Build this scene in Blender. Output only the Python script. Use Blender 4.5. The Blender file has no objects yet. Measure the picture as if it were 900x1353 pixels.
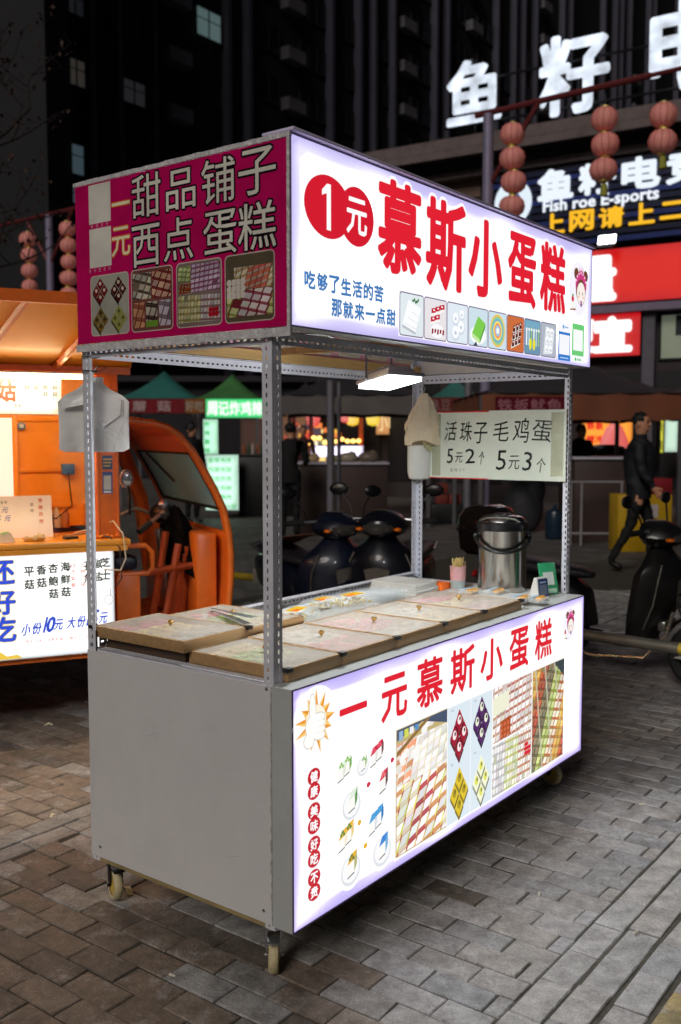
import bpy, bmesh, math, random
from mathutils import Vector, Matrix
R = math.radians
random.seed(7)
sc = bpy.context.scene
col = sc.collection

# ------------------------------------------------------------------ camera, sky, sun, exposure
H = 1.5
FPX, PITCH = 1280.5, 0.0781
cd = bpy.data.cameras.new('camera'); cam = bpy.data.objects.new('camera', cd); col.objects.link(cam)
cd.sensor_fit = 'VERTICAL'; cd.sensor_height = 36; cd.sensor_width = 24
cd.lens = 36 * FPX / 1353; cd.clip_end = 600; cd.clip_start = 0.05
cam.location = (0, 0, H); cam.rotation_euler = (math.pi/2 - PITCH, 0, 0)
cd.dof.use_dof = True; cd.dof.focus_distance = 3.1; cd.dof.aperture_fstop = 3.2
sc.camera = cam

w = bpy.data.worlds.new('World'); sc.world = w; w.use_nodes = True
nt = w.node_tree; bg = nt.nodes['Background']
sky = nt.nodes.new('ShaderNodeTexSky'); sky.sky_type = 'NISHITA'; sky.sun_disc = False
SUN_EL, SUN_AZ = R(34), R(205)
sky.sun_elevation = R(-6); sky.sun_rotation = SUN_AZ
mixs = nt.nodes.new('ShaderNodeMix'); mixs.data_type = 'RGBA'
mixs.inputs[0].default_value = 0.9
nt.links.new(sky.outputs[0], mixs.inputs[6]); mixs.inputs[7].default_value = (0.045, 0.052, 0.085, 1)
nt.links.new(mixs.outputs[2], bg.inputs[0]); bg.inputs[1].default_value = 0.12

sl = bpy.data.lights.new('street_glow', 'SUN'); so = bpy.data.objects.new('street_glow', sl); col.objects.link(so)
sl.energy = 1.25; sl.angle = R(22); sl.color = (1.0, 0.93, 0.86)
sd = Vector((math.sin(SUN_AZ)*math.cos(SUN_EL), math.cos(SUN_AZ)*math.cos(SUN_EL), math.sin(SUN_EL)))
so.rotation_euler = sd.to_track_quat('Z', 'Y').to_euler()

sc.view_settings.view_transform = 'Standard'; sc.view_settings.look = 'None'
sc.view_settings.exposure = 0; sc.view_settings.gamma = 1
sc.render.engine = 'CYCLES'
try:
    sc.cycles.use_denoising = True
    sc.cycles.max_bounces = 6; sc.cycles.sample_clamp_indirect = 4; sc.cycles.sample_clamp_direct = 8
except Exception: pass

# ------------------------------------------------------------------ helpers: rays through photo pixels (900x1353)
def W(x, y, Y):
    u = (x-450)/FPX; v = -(y-676.5)/FPX
    cp, sp = math.cos(PITCH), math.sin(PITCH)
    r = Vector((u, cp+v*sp, -sp+v*cp)); k = Y/r.y
    return Vector((r.x*k, Y, H+r.z*k))
def GP(x, y, z=0.0):
    u = (x-450)/FPX; v = -(y-676.5)/FPX
    cp, sp = math.cos(PITCH), math.sin(PITCH)
    r = Vector((u, cp+v*sp, -sp+v*cp)); k = (z-H)/r.z
    return Vector((r.x*k, r.y*k, z))
def lin(c):
    def f(x): x /= 255.0; return x/12.92 if x <= .04045 else ((x+.055)/1.055)**2.4
    return tuple(f(x) for x in c)

# ------------------------------------------------------------------ materials
MATS = {}
def pm(name, c, rough=.6, metal=0, var=.12, scale=6, bump=0, bscale=60, coat=0, alpha=1, emit=None, es=0, srgb=True, stretch=None, trans=0, stain=0, sheen=0):
    if name in MATS: return MATS[name]
    m = bpy.data.materials.new(name); m.use_nodes = True; n = m.node_tree; b = n.nodes['Principled BSDF']; L = n.links
    c = lin(c) if srgb else c
    tc = n.nodes.new('ShaderNodeTexCoord'); mp = n.nodes.new('ShaderNodeMapping'); L.new(tc.outputs['Object'], mp.inputs[0])
    if stretch: mp.inputs['Scale'].default_value = stretch
    nz = n.nodes.new('ShaderNodeTexNoise'); nz.inputs['Scale'].default_value = scale; nz.inputs['Detail'].default_value = 6; nz.inputs['Roughness'].default_value = .65
    L.new(mp.outputs[0], nz.inputs['Vector'])
    cr = n.nodes.new('ShaderNodeValToRGB'); cr.color_ramp.elements[0].position = .3; cr.color_ramp.elements[1].position = .7
    cr.color_ramp.elements[0].color = (*[max(0, x*(1-var)) for x in c], 1); cr.color_ramp.elements[1].color = (*[min(1, x*(1+var)) for x in c], 1)
    L.new(nz.outputs[0], cr.inputs[0]); out = cr.outputs[0]
    if stain:
        n2 = n.nodes.new('ShaderNodeTexNoise'); n2.inputs['Scale'].default_value = scale*.35; n2.inputs['Detail'].default_value = 8; n2.inputs['Roughness'].default_value = .75
        L.new(mp.outputs[0], n2.inputs['Vector'])
        r2 = n.nodes.new('ShaderNodeValToRGB'); r2.color_ramp.elements[0].position = .5; r2.color_ramp.elements[1].position = .68
        r2.color_ramp.elements[0].color = (1, 1, 1, 1); r2.color_ramp.elements[1].color = (1-stain, 1-stain*1.05, 1-stain*1.15, 1)
        L.new(n2.outputs[0], r2.inputs[0])
        mx = n.nodes.new('ShaderNodeMix'); mx.data_type = 'RGBA'; mx.blend_type = 'MULTIPLY'; mx.inputs[0].default_value = 1
        L.new(out, mx.inputs[6]); L.new(r2.outputs[0], mx.inputs[7]); out = mx.outputs[2]
    L.new(out, b.inputs['Base Color'])
    mr = n.nodes.new('ShaderNodeMapRange'); mr.inputs[3].default_value = max(.02, rough-.08); mr.inputs[4].default_value = min(1, rough+.1)
    L.new(nz.outputs[0], mr.inputs[0]); L.new(mr.outputs[0], b.inputs['Roughness'])
    b.inputs['Metallic'].default_value = metal
    if coat: b.inputs['Coat Weight'].default_value = coat; b.inputs['Coat Roughness'].default_value = .08
    if alpha < 1: b.inputs['Alpha'].default_value = alpha
    if trans: b.inputs['Transmission Weight'].default_value = trans; b.inputs['IOR'].default_value = 1.2
    if bump:
        nb = n.nodes.new('ShaderNodeTexNoise'); nb.inputs['Scale'].default_value = bscale; nb.inputs['Detail'].default_value = 8
        L.new(mp.outputs[0], nb.inputs['Vector'])
        bp = n.nodes.new('ShaderNodeBump'); bp.inputs['Strength'].default_value = bump; bp.inputs['Distance'].default_value = .01
        L.new(nb.outputs[0], bp.inputs['Height']); L.new(bp.outputs[0], b.inputs['Normal'])
    if emit: b.inputs['Emission Color'].default_value = (*lin(emit), 1); b.inputs['Emission Strength'].default_value = es
    MATS[name] = m; return m
def em(name, c, s, sample=True):
    if name in MATS: return MATS[name]
    m = bpy.data.materials.new(name); m.use_nodes = True; n = m.node_tree; b = n.nodes['Principled BSDF']
    b.inputs['Base Color'].default_value = (.6, .6, .6, 1); b.inputs['Roughness'].default_value = .4
    b.inputs['Emission Color'].default_value = (*lin(c), 1); b.inputs['Emission Strength'].default_value = s
    if not sample:
        m.cycles.emission_sampling = 'NONE'
    MATS[name] = m; return m
def printmat(name, strength, rough=.3, base=0.0, sample=True, uneven=.0, alpha=1):
    """colour comes from the printed ink (attribute Col); strength > 0: lit from behind"""
    if name in MATS: return MATS[name]
    m = bpy.data.materials.new(name); m.use_nodes = True; n = m.node_tree; b = n.nodes['Principled BSDF']; L = n.links
    a = n.nodes.new('ShaderNodeAttribute'); a.attribute_name = 'Col'; out = a.outputs['Color']
    if strength > 0:
        if uneven:
            tc = n.nodes.new('ShaderNodeTexCoord'); nz = n.nodes.new('ShaderNodeTexNoise'); nz.inputs['Scale'].default_value = 2.2; nz.inputs['Detail'].default_value = 3
            L.new(tc.outputs['Object'], nz.inputs['Vector'])
            mr = n.nodes.new('ShaderNodeMapRange'); mr.inputs[1].default_value = .3; mr.inputs[2].default_value = .7; mr.inputs[3].default_value = strength*(1-uneven); mr.inputs[4].default_value = strength
            L.new(nz.outputs[0], mr.inputs[0]); L.new(mr.outputs[0], b.inputs['Emission Strength'])
        else: b.inputs['Emission Strength'].default_value = strength
        L.new(out, b.inputs['Emission Color']); b.inputs['Base Color'].default_value = (.05, .05, .05, 1)
        if not sample: m.cycles.emission_sampling = 'NONE'
    else:
        tc = n.nodes.new('ShaderNodeTexCoord'); nz = n.nodes.new('ShaderNodeTexNoise'); nz.inputs['Scale'].default_value = 9; nz.inputs['Detail'].default_value = 6
        L.new(tc.outputs['Object'], nz.inputs['Vector'])
        mr = n.nodes.new('ShaderNodeMapRange'); mr.inputs[1].default_value = .3; mr.inputs[2].default_value = .7; mr.inputs[3].default_value = .8; mr.inputs[4].default_value = 1.1; L.new(nz.outputs[0], mr.inputs[0])
        mx = n.nodes.new('ShaderNodeVectorMath'); mx.operation = 'SCALE'; L.new(out, mx.inputs[0]); L.new(mr.outputs[0], mx.inputs['Scale'])
        L.new(mx.outputs[0], b.inputs['Base Color'])
        nb = n.nodes.new('ShaderNodeTexNoise'); nb.inputs['Scale'].default_value = 14; nb.inputs['Detail'].default_value = 3; L.new(tc.outputs['Object'], nb.inputs['Vector'])
        bp = n.nodes.new('ShaderNodeBump'); bp.inputs['Strength'].default_value = .25; bp.inputs['Distance'].default_value = .004; L.new(nb.outputs[0], bp.inputs['Height']); L.new(bp.outputs[0], b.inputs['Normal'])
    b.inputs['Roughness'].default_value = rough
    if alpha < 1: b.inputs['Alpha'].default_value = alpha
    MATS[name] = m; return m

STEEL = pm('painted_steel', (216, 217, 226), .45, .1, var=.1, scale=12, bump=.1, stain=.15)
GALV = pm('bare_metal', (180, 182, 186), .3, .9, scale=14)
DARKM = pm('dark_metal', (40, 40, 44), .4, .6)
BLACKP = pm('black_plastic', (14, 14, 16), .35)
RUB = pm('black_rubber', (18, 18, 19), .8, bump=.2)
WHITEP = pm('white_plastic', (232, 232, 226), .4, var=.04)
WOODL = pm('bamboo_wood', (166, 132, 90), .5, var=.22, scale=9, stretch=(.6, 6, 9), bump=.1, stain=.2)
ORANGE = pm('orange_paint', (244, 160, 48), .33, var=.10, scale=3, coat=.4, stain=.2)
ORANGED = pm('worn_orange_paint', (222, 108, 32), .4, var=.15, scale=5, coat=.3, stain=.35)
BACKLIT = printmat('backlit_print', 6.0, .25, sample=True)
BACKINK = printmat('backlit_ink', 6.0, .25, sample=False)
VINYL = printmat('vinyl_print', 0, .28)
LS = 6.0

# ------------------------------------------------------------------ mesh helpers
class MB:
    def __init__(s): s.v = []; s.f = []; s.c = []; s.mi = []; s.sm = []
    def add(s, vs, fs, color=None, mi=0, M=None, smooth=False):
        o = len(s.v)
        s.v += [tuple(M @ Vector(v)) if M else tuple(v) for v in vs]
        s.f += [tuple(i+o for i in f) for f in fs]; s.c += [color]*len(fs); s.mi += [mi]*len(fs); s.sm += [smooth]*len(fs); return s
    def box(s, a, b, M=None, color=None, mi=0, bev=0):
        x0, y0, z0 = a; x1, y1, z1 = b
        if x0 > x1: x0, x1 = x1, x0
        if y0 > y1: y0, y1 = y1, y0
        if z0 > z1: z0, z1 = z1, z0
        if not bev:
            return s.add([(x0,y0,z0),(x1,y0,z0),(x1,y1,z0),(x0,y1,z0),(x0,y0,z1),(x1,y0,z1),(x1,y1,z1),(x0,y1,z1)],
                [(0,3,2,1),(4,5,6,7),(0,1,5,4),(1,2,6,5),(2,3,7,6),(3,0,4,7)], color, mi, M)
        e = min(bev, (x1-x0)*.45, (y1-y0)*.45, (z1-z0)*.45)
        bm = bmesh.new(); r = bmesh.ops.create_cube(bm, size=1)
        for v in bm.verts: v.co = Vector(((x0+x1)/2+v.co.x*(x1-x0), (y0+y1)/2+v.co.y*(y1-y0), (z0+z1)/2+v.co.z*(z1-z0)))
        bmesh.ops.bevel(bm, geom=bm.edges[:], offset=e, segments=2, affect='EDGES', profile=.5)
        bm.verts.index_update()
        s.add([v.co[:] for v in bm.verts], [tuple(v.index for v in f.verts) for f in bm.faces], color, mi, M, True); bm.free(); return s
    def tube(s, pts, r, n=10, caps=True, M=None, color=None, mi=0):
        pts = [Vector(p) for p in pts]; rr = r if isinstance(r, (list, tuple)) else [r]*len(pts)
        vs = []; fs = []; prev = None
        for i, p in enumerate(pts):
            t = (pts[min(i+1, len(pts)-1)] - pts[max(i-1, 0)]).normalized()
            if prev is None:
                a = Vector((0, 0, 1)) if abs(t.z) < .9 else Vector((1, 0, 0)); u = t.cross(a).normalized()
            else: u = (prev - t*prev.dot(t)).normalized()
            prev = u; q = t.cross(u)
            for k in range(n):
                an = 2*math.pi*k/n; vs.append(p + (u*math.cos(an)+q*math.sin(an))*rr[i])
        for i in range(len(pts)-1):
            for k in range(n): fs.append((i*n+k, i*n+(k+1) % n, (i+1)*n+(k+1) % n, (i+1)*n+k))
        if caps: fs.append(tuple(reversed(range(n)))); fs.append(tuple((len(pts)-1)*n+k for k in range(n)))
        return s.add(vs, fs, color, mi, M, True)
    def lathe(s, prof, n=24, M=None, color=None, mi=0, cap=True, sq=None):
        vs = []; fs = []
        for r, z in prof:
            for k in range(n):
                an = 2*math.pi*k/n; q = 1 if not sq else sq(an); vs.append((r*q*math.cos(an), r*q*math.sin(an), z))
        for i in range(len(prof)-1):
            for k in range(n): fs.append((i*n+k, i*n+(k+1) % n, (i+1)*n+(k+1) % n, (i+1)*n+k))
        if cap: fs.append(tuple(reversed(range(n)))); fs.append(tuple((len(prof)-1)*n+k for k in range(n)))
        return s.add(vs, fs, color, mi, M, True)
    def prism(s, poly, z0, z1, M=None, color=None, mi=0, smooth=False):
        n = len(poly); vs = [(x, y, z0) for x, y in poly]+[(x, y, z1) for x, y in poly]
        fs = [tuple(reversed(range(n))), tuple(range(n, 2*n))]+[(i, (i+1) % n, n+(i+1) % n, n+i) for i in range(n)]
        return s.add(vs, fs, color, mi, M, smooth)
    def loft(s, rings, M=None, color=None, mi=0, caps=True):
        n = len(rings[0]); vs = [p for r in rings for p in r]; fs = []
        for i in range(len(rings)-1):
            for k in range(n): fs.append((i*n+k, i*n+(k+1) % n, (i+1)*n+(k+1) % n, (i+1)*n+k))
        if caps: fs.append(tuple(reversed(range(n)))); fs.append(tuple((len(rings)-1)*n+k for k in range(n)))
        return s.add(vs, fs, color, mi, M, True)
    def ell(s, c, r, M=None, color=None, mi=0, n=16, m=10):
        rings = []
        for i in range(m+1):
            a = -math.pi/2+math.pi*i/m; q = max(.02, math.cos(a))
            rings.append([(c[0]+r[0]*q*math.cos(2*math.pi*k/n), c[1]+r[1]*q*math.sin(2*math.pi*k/n), c[2]+r[2]*math.sin(a)) for k in range(n)])
        return s.loft(rings, M, color, mi)
    def quad(s, p, color=None, mi=0, M=None): return s.add(p, [tuple(range(len(p)))], color, mi, M)
    def build(s, name, mat, parent=None, M=None, kind=None, fixn=True, autosm=True):
        me = bpy.data.meshes.new(name); me.from_pydata(s.v, [], s.f)
        for m in (mat if isinstance(mat, (list, tuple)) else [mat]): me.materials.append(m)
        if any(c is not None for c in s.c):
            at = me.color_attributes.new('Col', 'FLOAT_COLOR', 'CORNER'); d = []
            for p in me.polygons:
                c = s.c[p.index] or (.5, .5, .5)
                for j in range(p.loop_total):
                    cc = c[j] if isinstance(c[0], (tuple, list)) else c
                    d += [cc[0], cc[1], cc[2], 1.0]
            at.data.foreach_set('color', d)
        me.polygons.foreach_set('material_index', s.mi)
        me.polygons.foreach_set('use_smooth', s.sm)
        if fixn:
            bm = bmesh.new(); bm.from_mesh(me); bmesh.ops.recalc_face_normals(bm, faces=bm.faces[:]); bm.to_mesh(me); bm.free()
        if any(s.sm):
            try: me.set_sharp_from_angle(angle=R(38))
            except Exception: pass
        o = bpy.data.objects.new(name, me); col.objects.link(o)
        if parent: o.parent = parent
        if M is not None: o.matrix_local = M
        if kind: o['kind'] = kind
        return o
def tag(o, label, cat, group=None):
    o['label'] = label; o['category'] = cat
    if group: o['group'] = group
    return o
def empty(name, loc, rz=0, label=None, cat=None, group=None):
    o = bpy.data.objects.new(name, None); col.objects.link(o); o.location = loc; o.rotation_euler = (0, 0, rz); o.empty_display_size = .1
    if label: tag(o, label, cat, group)
    return o
def copy_tree(o, parent=None):
    c = o.copy(); col.objects.link(c)
    c.parent = parent
    for ch in [x for x in bpy.data.objects if x.parent == o]: copy_tree(ch, c)
    return c
def T(x, y, z): return Matrix.Translation((x, y, z))
def RZ(a): return Matrix.Rotation(a, 4, 'Z')
def RX(a): return Matrix.Rotation(a, 4, 'X')
def RY(a): return Matrix.Rotation(a, 4, 'Y')

# glyphs -------------------------------------------------------------
_g = {}
def glyph(ch, off=0.0, res=2):
    k = (ch, round(off, 4))
    if k in _g: return _g[k]
    c = bpy.data.curves.new('t', 'FONT'); c.body = ch; c.size = 1; c.offset = off; c.resolution_u = res
    o = bpy.data.objects.new('t', c); col.objects.link(o)
    dg = bpy.context.evaluated_depsgraph_get(); dg.update()
    me = bpy.data.meshes.new_from_object(o.evaluated_get(dg))
    vs = [(v.co.x, v.co.y) for v in me.vertices]; fs = [tuple(p.vertices) for p in me.polygons]
    bpy.data.objects.remove(o); bpy.data.curves.remove(c); bpy.data.meshes.remove(me)
    _g[k] = (vs, fs); return _g[k]
def bbox(vs): 
    xs = [v[0] for v in vs]; ys = [v[1] for v in vs]; return min(xs), max(xs), min(ys), max(ys)

class Print:
    """flat ink on a plane: u to the right, v up, n out of the surface"""
    def __init__(s, o, u, n, v=(0, 0, 1), k=1.0, gap=.0006, back=True):
        s.o, s.u, s.v, s.n = Vector(o), Vector(u).normalized(), Vector(v).normalized(), Vector(n).normalized(); s.m = MB(); s.k = k; s.gap = gap
    def C(s, c): l = lin(c); return tuple(x/s.k for x in l)
    def poly(s, pts, c, layer=0):
        n = s.n*(s.gap*(layer+1)); vs = [s.o+s.u*p[0]+s.v*p[1]+n for p in pts]
        cc = [s.C(x) for x in c] if isinstance(c[0], (tuple, list)) else s.C(c)
        s.m.add(vs, [tuple(range(len(vs)))], cc)
    def rect(s, u0, v0, u1, v1, c, layer=0): s.poly([(u0, v0), (u1, v0), (u1, v1), (u0, v1)], c, layer)
    def ell(s, cu, cv, ru, rv, c, layer=0, n=28, rot=0):
        s.poly([(cu+ru*math.cos(a)*math.cos(rot)-rv*math.sin(a)*math.sin(rot), cv+ru*math.cos(a)*math.sin(rot)+rv*math.sin(a)*math.cos(rot)) for a in [2*math.pi*i/n for i in range(n)]], c, layer)
    def rrect(s, u0, v0, u1, v1, r, c, layer=0):
        p = []
        for cx, cy, a0 in ((u1-r, v1-r, 0), (u0+r, v1-r, 90), (u0+r, v0+r, 180), (u1-r, v0+r, 270)):
            for i in range(6): a = R(a0+18*i); p.append((cx+r*math.cos(a), cy+r*math.sin(a)))
        s.poly(p, c, layer)
    def ch(s, chr_, u0, v0, u1, v1, c, layer=1, off=0.0, skew=0, rot=0):
        vs0, _ = glyph(chr_, 0.0); 
        if not vs0: return
        x0, x1, y0, y1 = bbox(vs0); vs, fs = glyph(chr_, min(off, 0))
        if chr_ in '一二-—': cy = (y0+y1)/2; h = .86; y0, y1 = cy-h/2, cy+h/2
        if chr_ in '1I|丨·!.:': cx = (x0+x1)/2; x0, x1 = cx-.22, cx+.22
        sx = (u1-u0)/(x1-x0); sy = (v1-v0)/(y1-y0)
        cu, cv = (u0+u1)/2, (v0+v1)/2; cr, sr = math.cos(rot), math.sin(rot)
        sh = [(0, 0)]
        if off > 0:   # a bolder weight: the outline spread by a round nib
            q = 8 if off < .03 else 12
            sh += [(off*math.cos(2*math.pi*i/q+.2), off*math.sin(2*math.pi*i/q+.2)) for i in range(q)]
            if off > .05: sh += [(off*.5*math.cos(2*math.pi*i/6), off*.5*math.sin(2*math.pi*i/6)) for i in range(6)]
        mi = min(abs(sx), abs(sy)) if max(abs(sx), abs(sy)) < 2.5*min(abs(sx), abs(sy)) else max(abs(sx), abs(sy))*.5
        for k, (dx, dy) in enumerate(sh):
            n = s.n*(s.gap*(layer+1)+s.gap*.7*k/len(sh)); o = []
            for x, y in vs:
                a = u0+(x-x0)*sx+dx*mi; b = v0+(y-y0)*sy+dy*mi; a += (b-v0)*skew
                a, b = cu+(a-cu)*cr-(b-cv)*sr, cv+(a-cu)*sr+(b-cv)*cr
                o.append(s.o+s.u*a+s.v*b+n)
            s.m.add(o, fs, s.C(c))
    def line(s, txt, u0, v0, h, c, layer=1, off=0.0, adv=1.08, wf=1.0, skew=0, jit=0, vert=False, step=None):
        u, v = u0, v0
        for ch_ in txt:
            if ch_ == ' ':
                if vert: v -= h*.5
                else: u += h*.45*wf
                continue
            lat = ord(ch_) < 0x2000
            vs0, _ = glyph(ch_, 0.0); x0, x1, y0, y1 = bbox(vs0)
            wd = h*wf*((x1-x0)/.72 if lat else 1); hh = h
            if lat and ch_ not in 'ABCDEFGHIJKLMNOPQRSTUVWXYZ0123456789bdfhklt': hh = h*(y1-y0)/.72
            r = random.uniform(-jit, jit)
            s.ch(ch_, u, v, u+wd, v+hh, c, layer, off, skew, r)
            if vert: v -= (step or h*adv)
            else: u += (step or (wd+h*(adv-1)))
        return u
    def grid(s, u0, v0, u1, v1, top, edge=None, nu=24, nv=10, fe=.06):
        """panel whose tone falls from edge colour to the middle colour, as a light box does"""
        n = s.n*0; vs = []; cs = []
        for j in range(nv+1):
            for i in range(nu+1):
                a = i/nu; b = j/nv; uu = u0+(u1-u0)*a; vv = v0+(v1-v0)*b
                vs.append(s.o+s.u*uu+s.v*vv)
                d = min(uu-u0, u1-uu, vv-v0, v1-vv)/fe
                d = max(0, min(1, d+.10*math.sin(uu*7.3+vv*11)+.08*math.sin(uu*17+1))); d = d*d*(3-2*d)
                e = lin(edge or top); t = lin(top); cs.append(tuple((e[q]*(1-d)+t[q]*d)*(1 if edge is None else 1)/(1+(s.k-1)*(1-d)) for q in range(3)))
        for j in range(nv):
            for i in range(nu):
                q = (j*(nu+1)+i, j*(nu+1)+i+1, (j+1)*(nu+1)+i+1, (j+1)*(nu+1)+i)
                s.m.add([vs[x] for x in q], [(0, 1, 2, 3)], [cs[x] for x in q])
    def photo(s, u0, v0, u1, v1, bgc, pals, nu, nv, layer=1, skew=.25, asp=.55, frame=None, wobble=.1):
        """a printed photograph of rows of little cakes: each a top, a front and a side face"""
        if frame: s.rrect(u0-.004, v0-.004, u1+.004, v1+.004, .012, frame, layer); s.rrect(u0, v0, u1, v1, .010, bgc, layer+.3)
        else: s.rect(u0, v0, u1, v1, bgc, layer)
        R_ = (u0+.0008, v0+.0008, u1-.0008, v1-.0008)
        cw = (u1-u0)/nu; chh = (v1-v0)/nv
        rnd = random.Random(int(u0*977)+int(v0*331)+nu)
        ax, ay = cw*.95, cw*.30*skew*(1 if (nu+nv) % 2 else -1); bx, by = chh*.55*skew, chh*.92
        cells = []
        for j in range(-nv-3, 2*nv+4):
            for i in range(-2*nu-2, 2*nu+3):
                u = u0+(u1-u0)*.3+i*ax+j*bx; v = v0+(v1-v0)*.3+i*ay+j*by
                if u0-cw*1.2 < u < u1+.2*cw and v0-chh*1.2 < v < v1+.2*chh: cells.append((-v, u, v, i, j))
        cells.sort(); N = len(cells)
        for q, (_, u, v, i, j) in enumerate(cells):
            if rnd.random() < .03: continue
            pal = pals[((i+60)//max(2, nu//len(pals)+1)) % len(pals)]
            k = rnd.uniform(.86, 1.08); K = lambda c: tuple(max(0, min(255, x*k+rnd.uniform(-6, 6))) for x in c)
            ly = layer+.3+.6*q/N; A = (u+rnd.uniform(-1, 1)*cw*.04*wobble*5, v+rnd.uniform(-1, 1)*chh*.04*wobble*5)
            e1 = (ax*.80, ay*.80); e2 = (bx*.62+cw*.13, by*.64); hh = chh*.30
            t = [(A[0], A[1]+hh), (A[0]+e1[0], A[1]+e1[1]+hh), (A[0]+e1[0]+e2[0], A[1]+e1[1]+e2[1]+hh), (A[0]+e2[0], A[1]+e2[1]+hh)]
            s.cpoly(t, K(pal[0]), ly, R_); s.cpoly([(A[0], A[1]), (A[0]+e1[0], A[1]+e1[1]), t[1], t[0]], K(pal[1]), ly, R_)
            s.cpoly([(A[0]+e1[0], A[1]+e1[1]), (A[0]+e1[0]+e2[0], A[1]+e1[1]+e2[1]), t[2], t[1]], K(pal[2]), ly, R_)
            s.cpoly([(A[0], A[1]+hh*.42), (A[0]+e1[0], A[1]+e1[1]+hh*.42), (A[0]+e1[0], A[1]+e1[1]+hh*.62), (A[0], A[1]+hh*.62)], tuple(.75*x+45 for x in pal[1]), ly+.3/N, R_)
            if len(pal) > 3: s.ell(A[0]+e1[0]*.5+e2[0]*.5, A[1]+hh+(e1[1]+e2[1])*.5, cw*.1, chh*.06, pal[3], ly+.01, 8)
    def cpoly(s, p, c, layer, R_):
        for ax_, lim, sg in ((0, R_[0], 1), (0, R_[2], -1), (1, R_[1], 1), (1, R_[3], -1)):
            o = []
            for i in range(len(p)):
                a, b = p[i-1], p[i]; ia = (a[ax_]-lim)*sg >= 0; ib = (b[ax_]-lim)*sg >= 0
                if ia != ib:
                    t = (lim-a[ax_])/(b[ax_]-a[ax_]); o.append((a[0]+(b[0]-a[0])*t, a[1]+(b[1]-a[1])*t))
                if ib: o.append(b)
            p = o
            if len(p) < 3: return
        s.poly(p, c, layer)
    def text(s, txt, u0, v0, cap, c, layer=1, off=0.0, wf=1.0):
        """a whole Latin line with its own spacing; cap = cap height"""
        vs, fs = glyph(txt, 0.0); k = cap/.70; ring = [(0, 0)]+[(off*math.cos(a), off*math.sin(a)) for a in [math.pi*i/5 for i in range(10)]] if off else [(0, 0)]
        for q, (dx, dy) in enumerate(ring):
            n = s.n*(s.gap*(layer+1)+s.gap*.7*q/len(ring)); s.m.add([s.o+s.u*(u0+(x*wf+dx)*k)+s.v*(v0+(y+dy)*k)+n for x, y in vs], fs, s.C(c))
    def build(s, name, mat, parent): return s.m.build(name, mat, parent, fixn=False)

# slotted angle iron flange in its own xy: long along L, w wide
def flange(mb, O, L, Wd, N, length, width, pitch=.0245, slot=(.0125, .0062), th=.0022, margin=None):
    """O corner, L unit along length, Wd unit across, N normal"""
    O, L, Wd, N = Vector(O), Vector(L), Vector(Wd), Vector(N)
    def bx(l0, l1, w0, w1):
        if l1-l0 < 1e-5: return
        vs = []
        for n in (0, th):
            for l, w_ in ((l0, w0), (l1, w0), (l1, w1), (l0, w1)): vs.append(O+L*l+Wd*w_+N*n)
        mb.add(vs, [(0, 3, 2, 1), (4, 5, 6, 7), (0, 1, 5, 4), (1, 2, 6, 5), (2, 3, 7, 6), (3, 0, 4, 7)])
    c = width*.58; w0, w1 = c-slot[1]/2, c+slot[1]/2
    bx(0, length, 0, w0); bx(0, length, w1, width)
    n = int(length/pitch); l = 0
    for i in range(n):
        a = (i+.5)*pitch-slot[0]/2; bx(l, a, w0, w1); l = a+slot[0]
    bx(l, length, w0, w1)

# ================================================================== SETTING: ground and pavers
YAW = 0.9262
CO = Vector((-0.1266, 2.5, 0)); CM = Matrix.Translation(CO) @ RZ(YAW)
def cw(s, t, z=0): return CM @ Vector((s, t, z))

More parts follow.
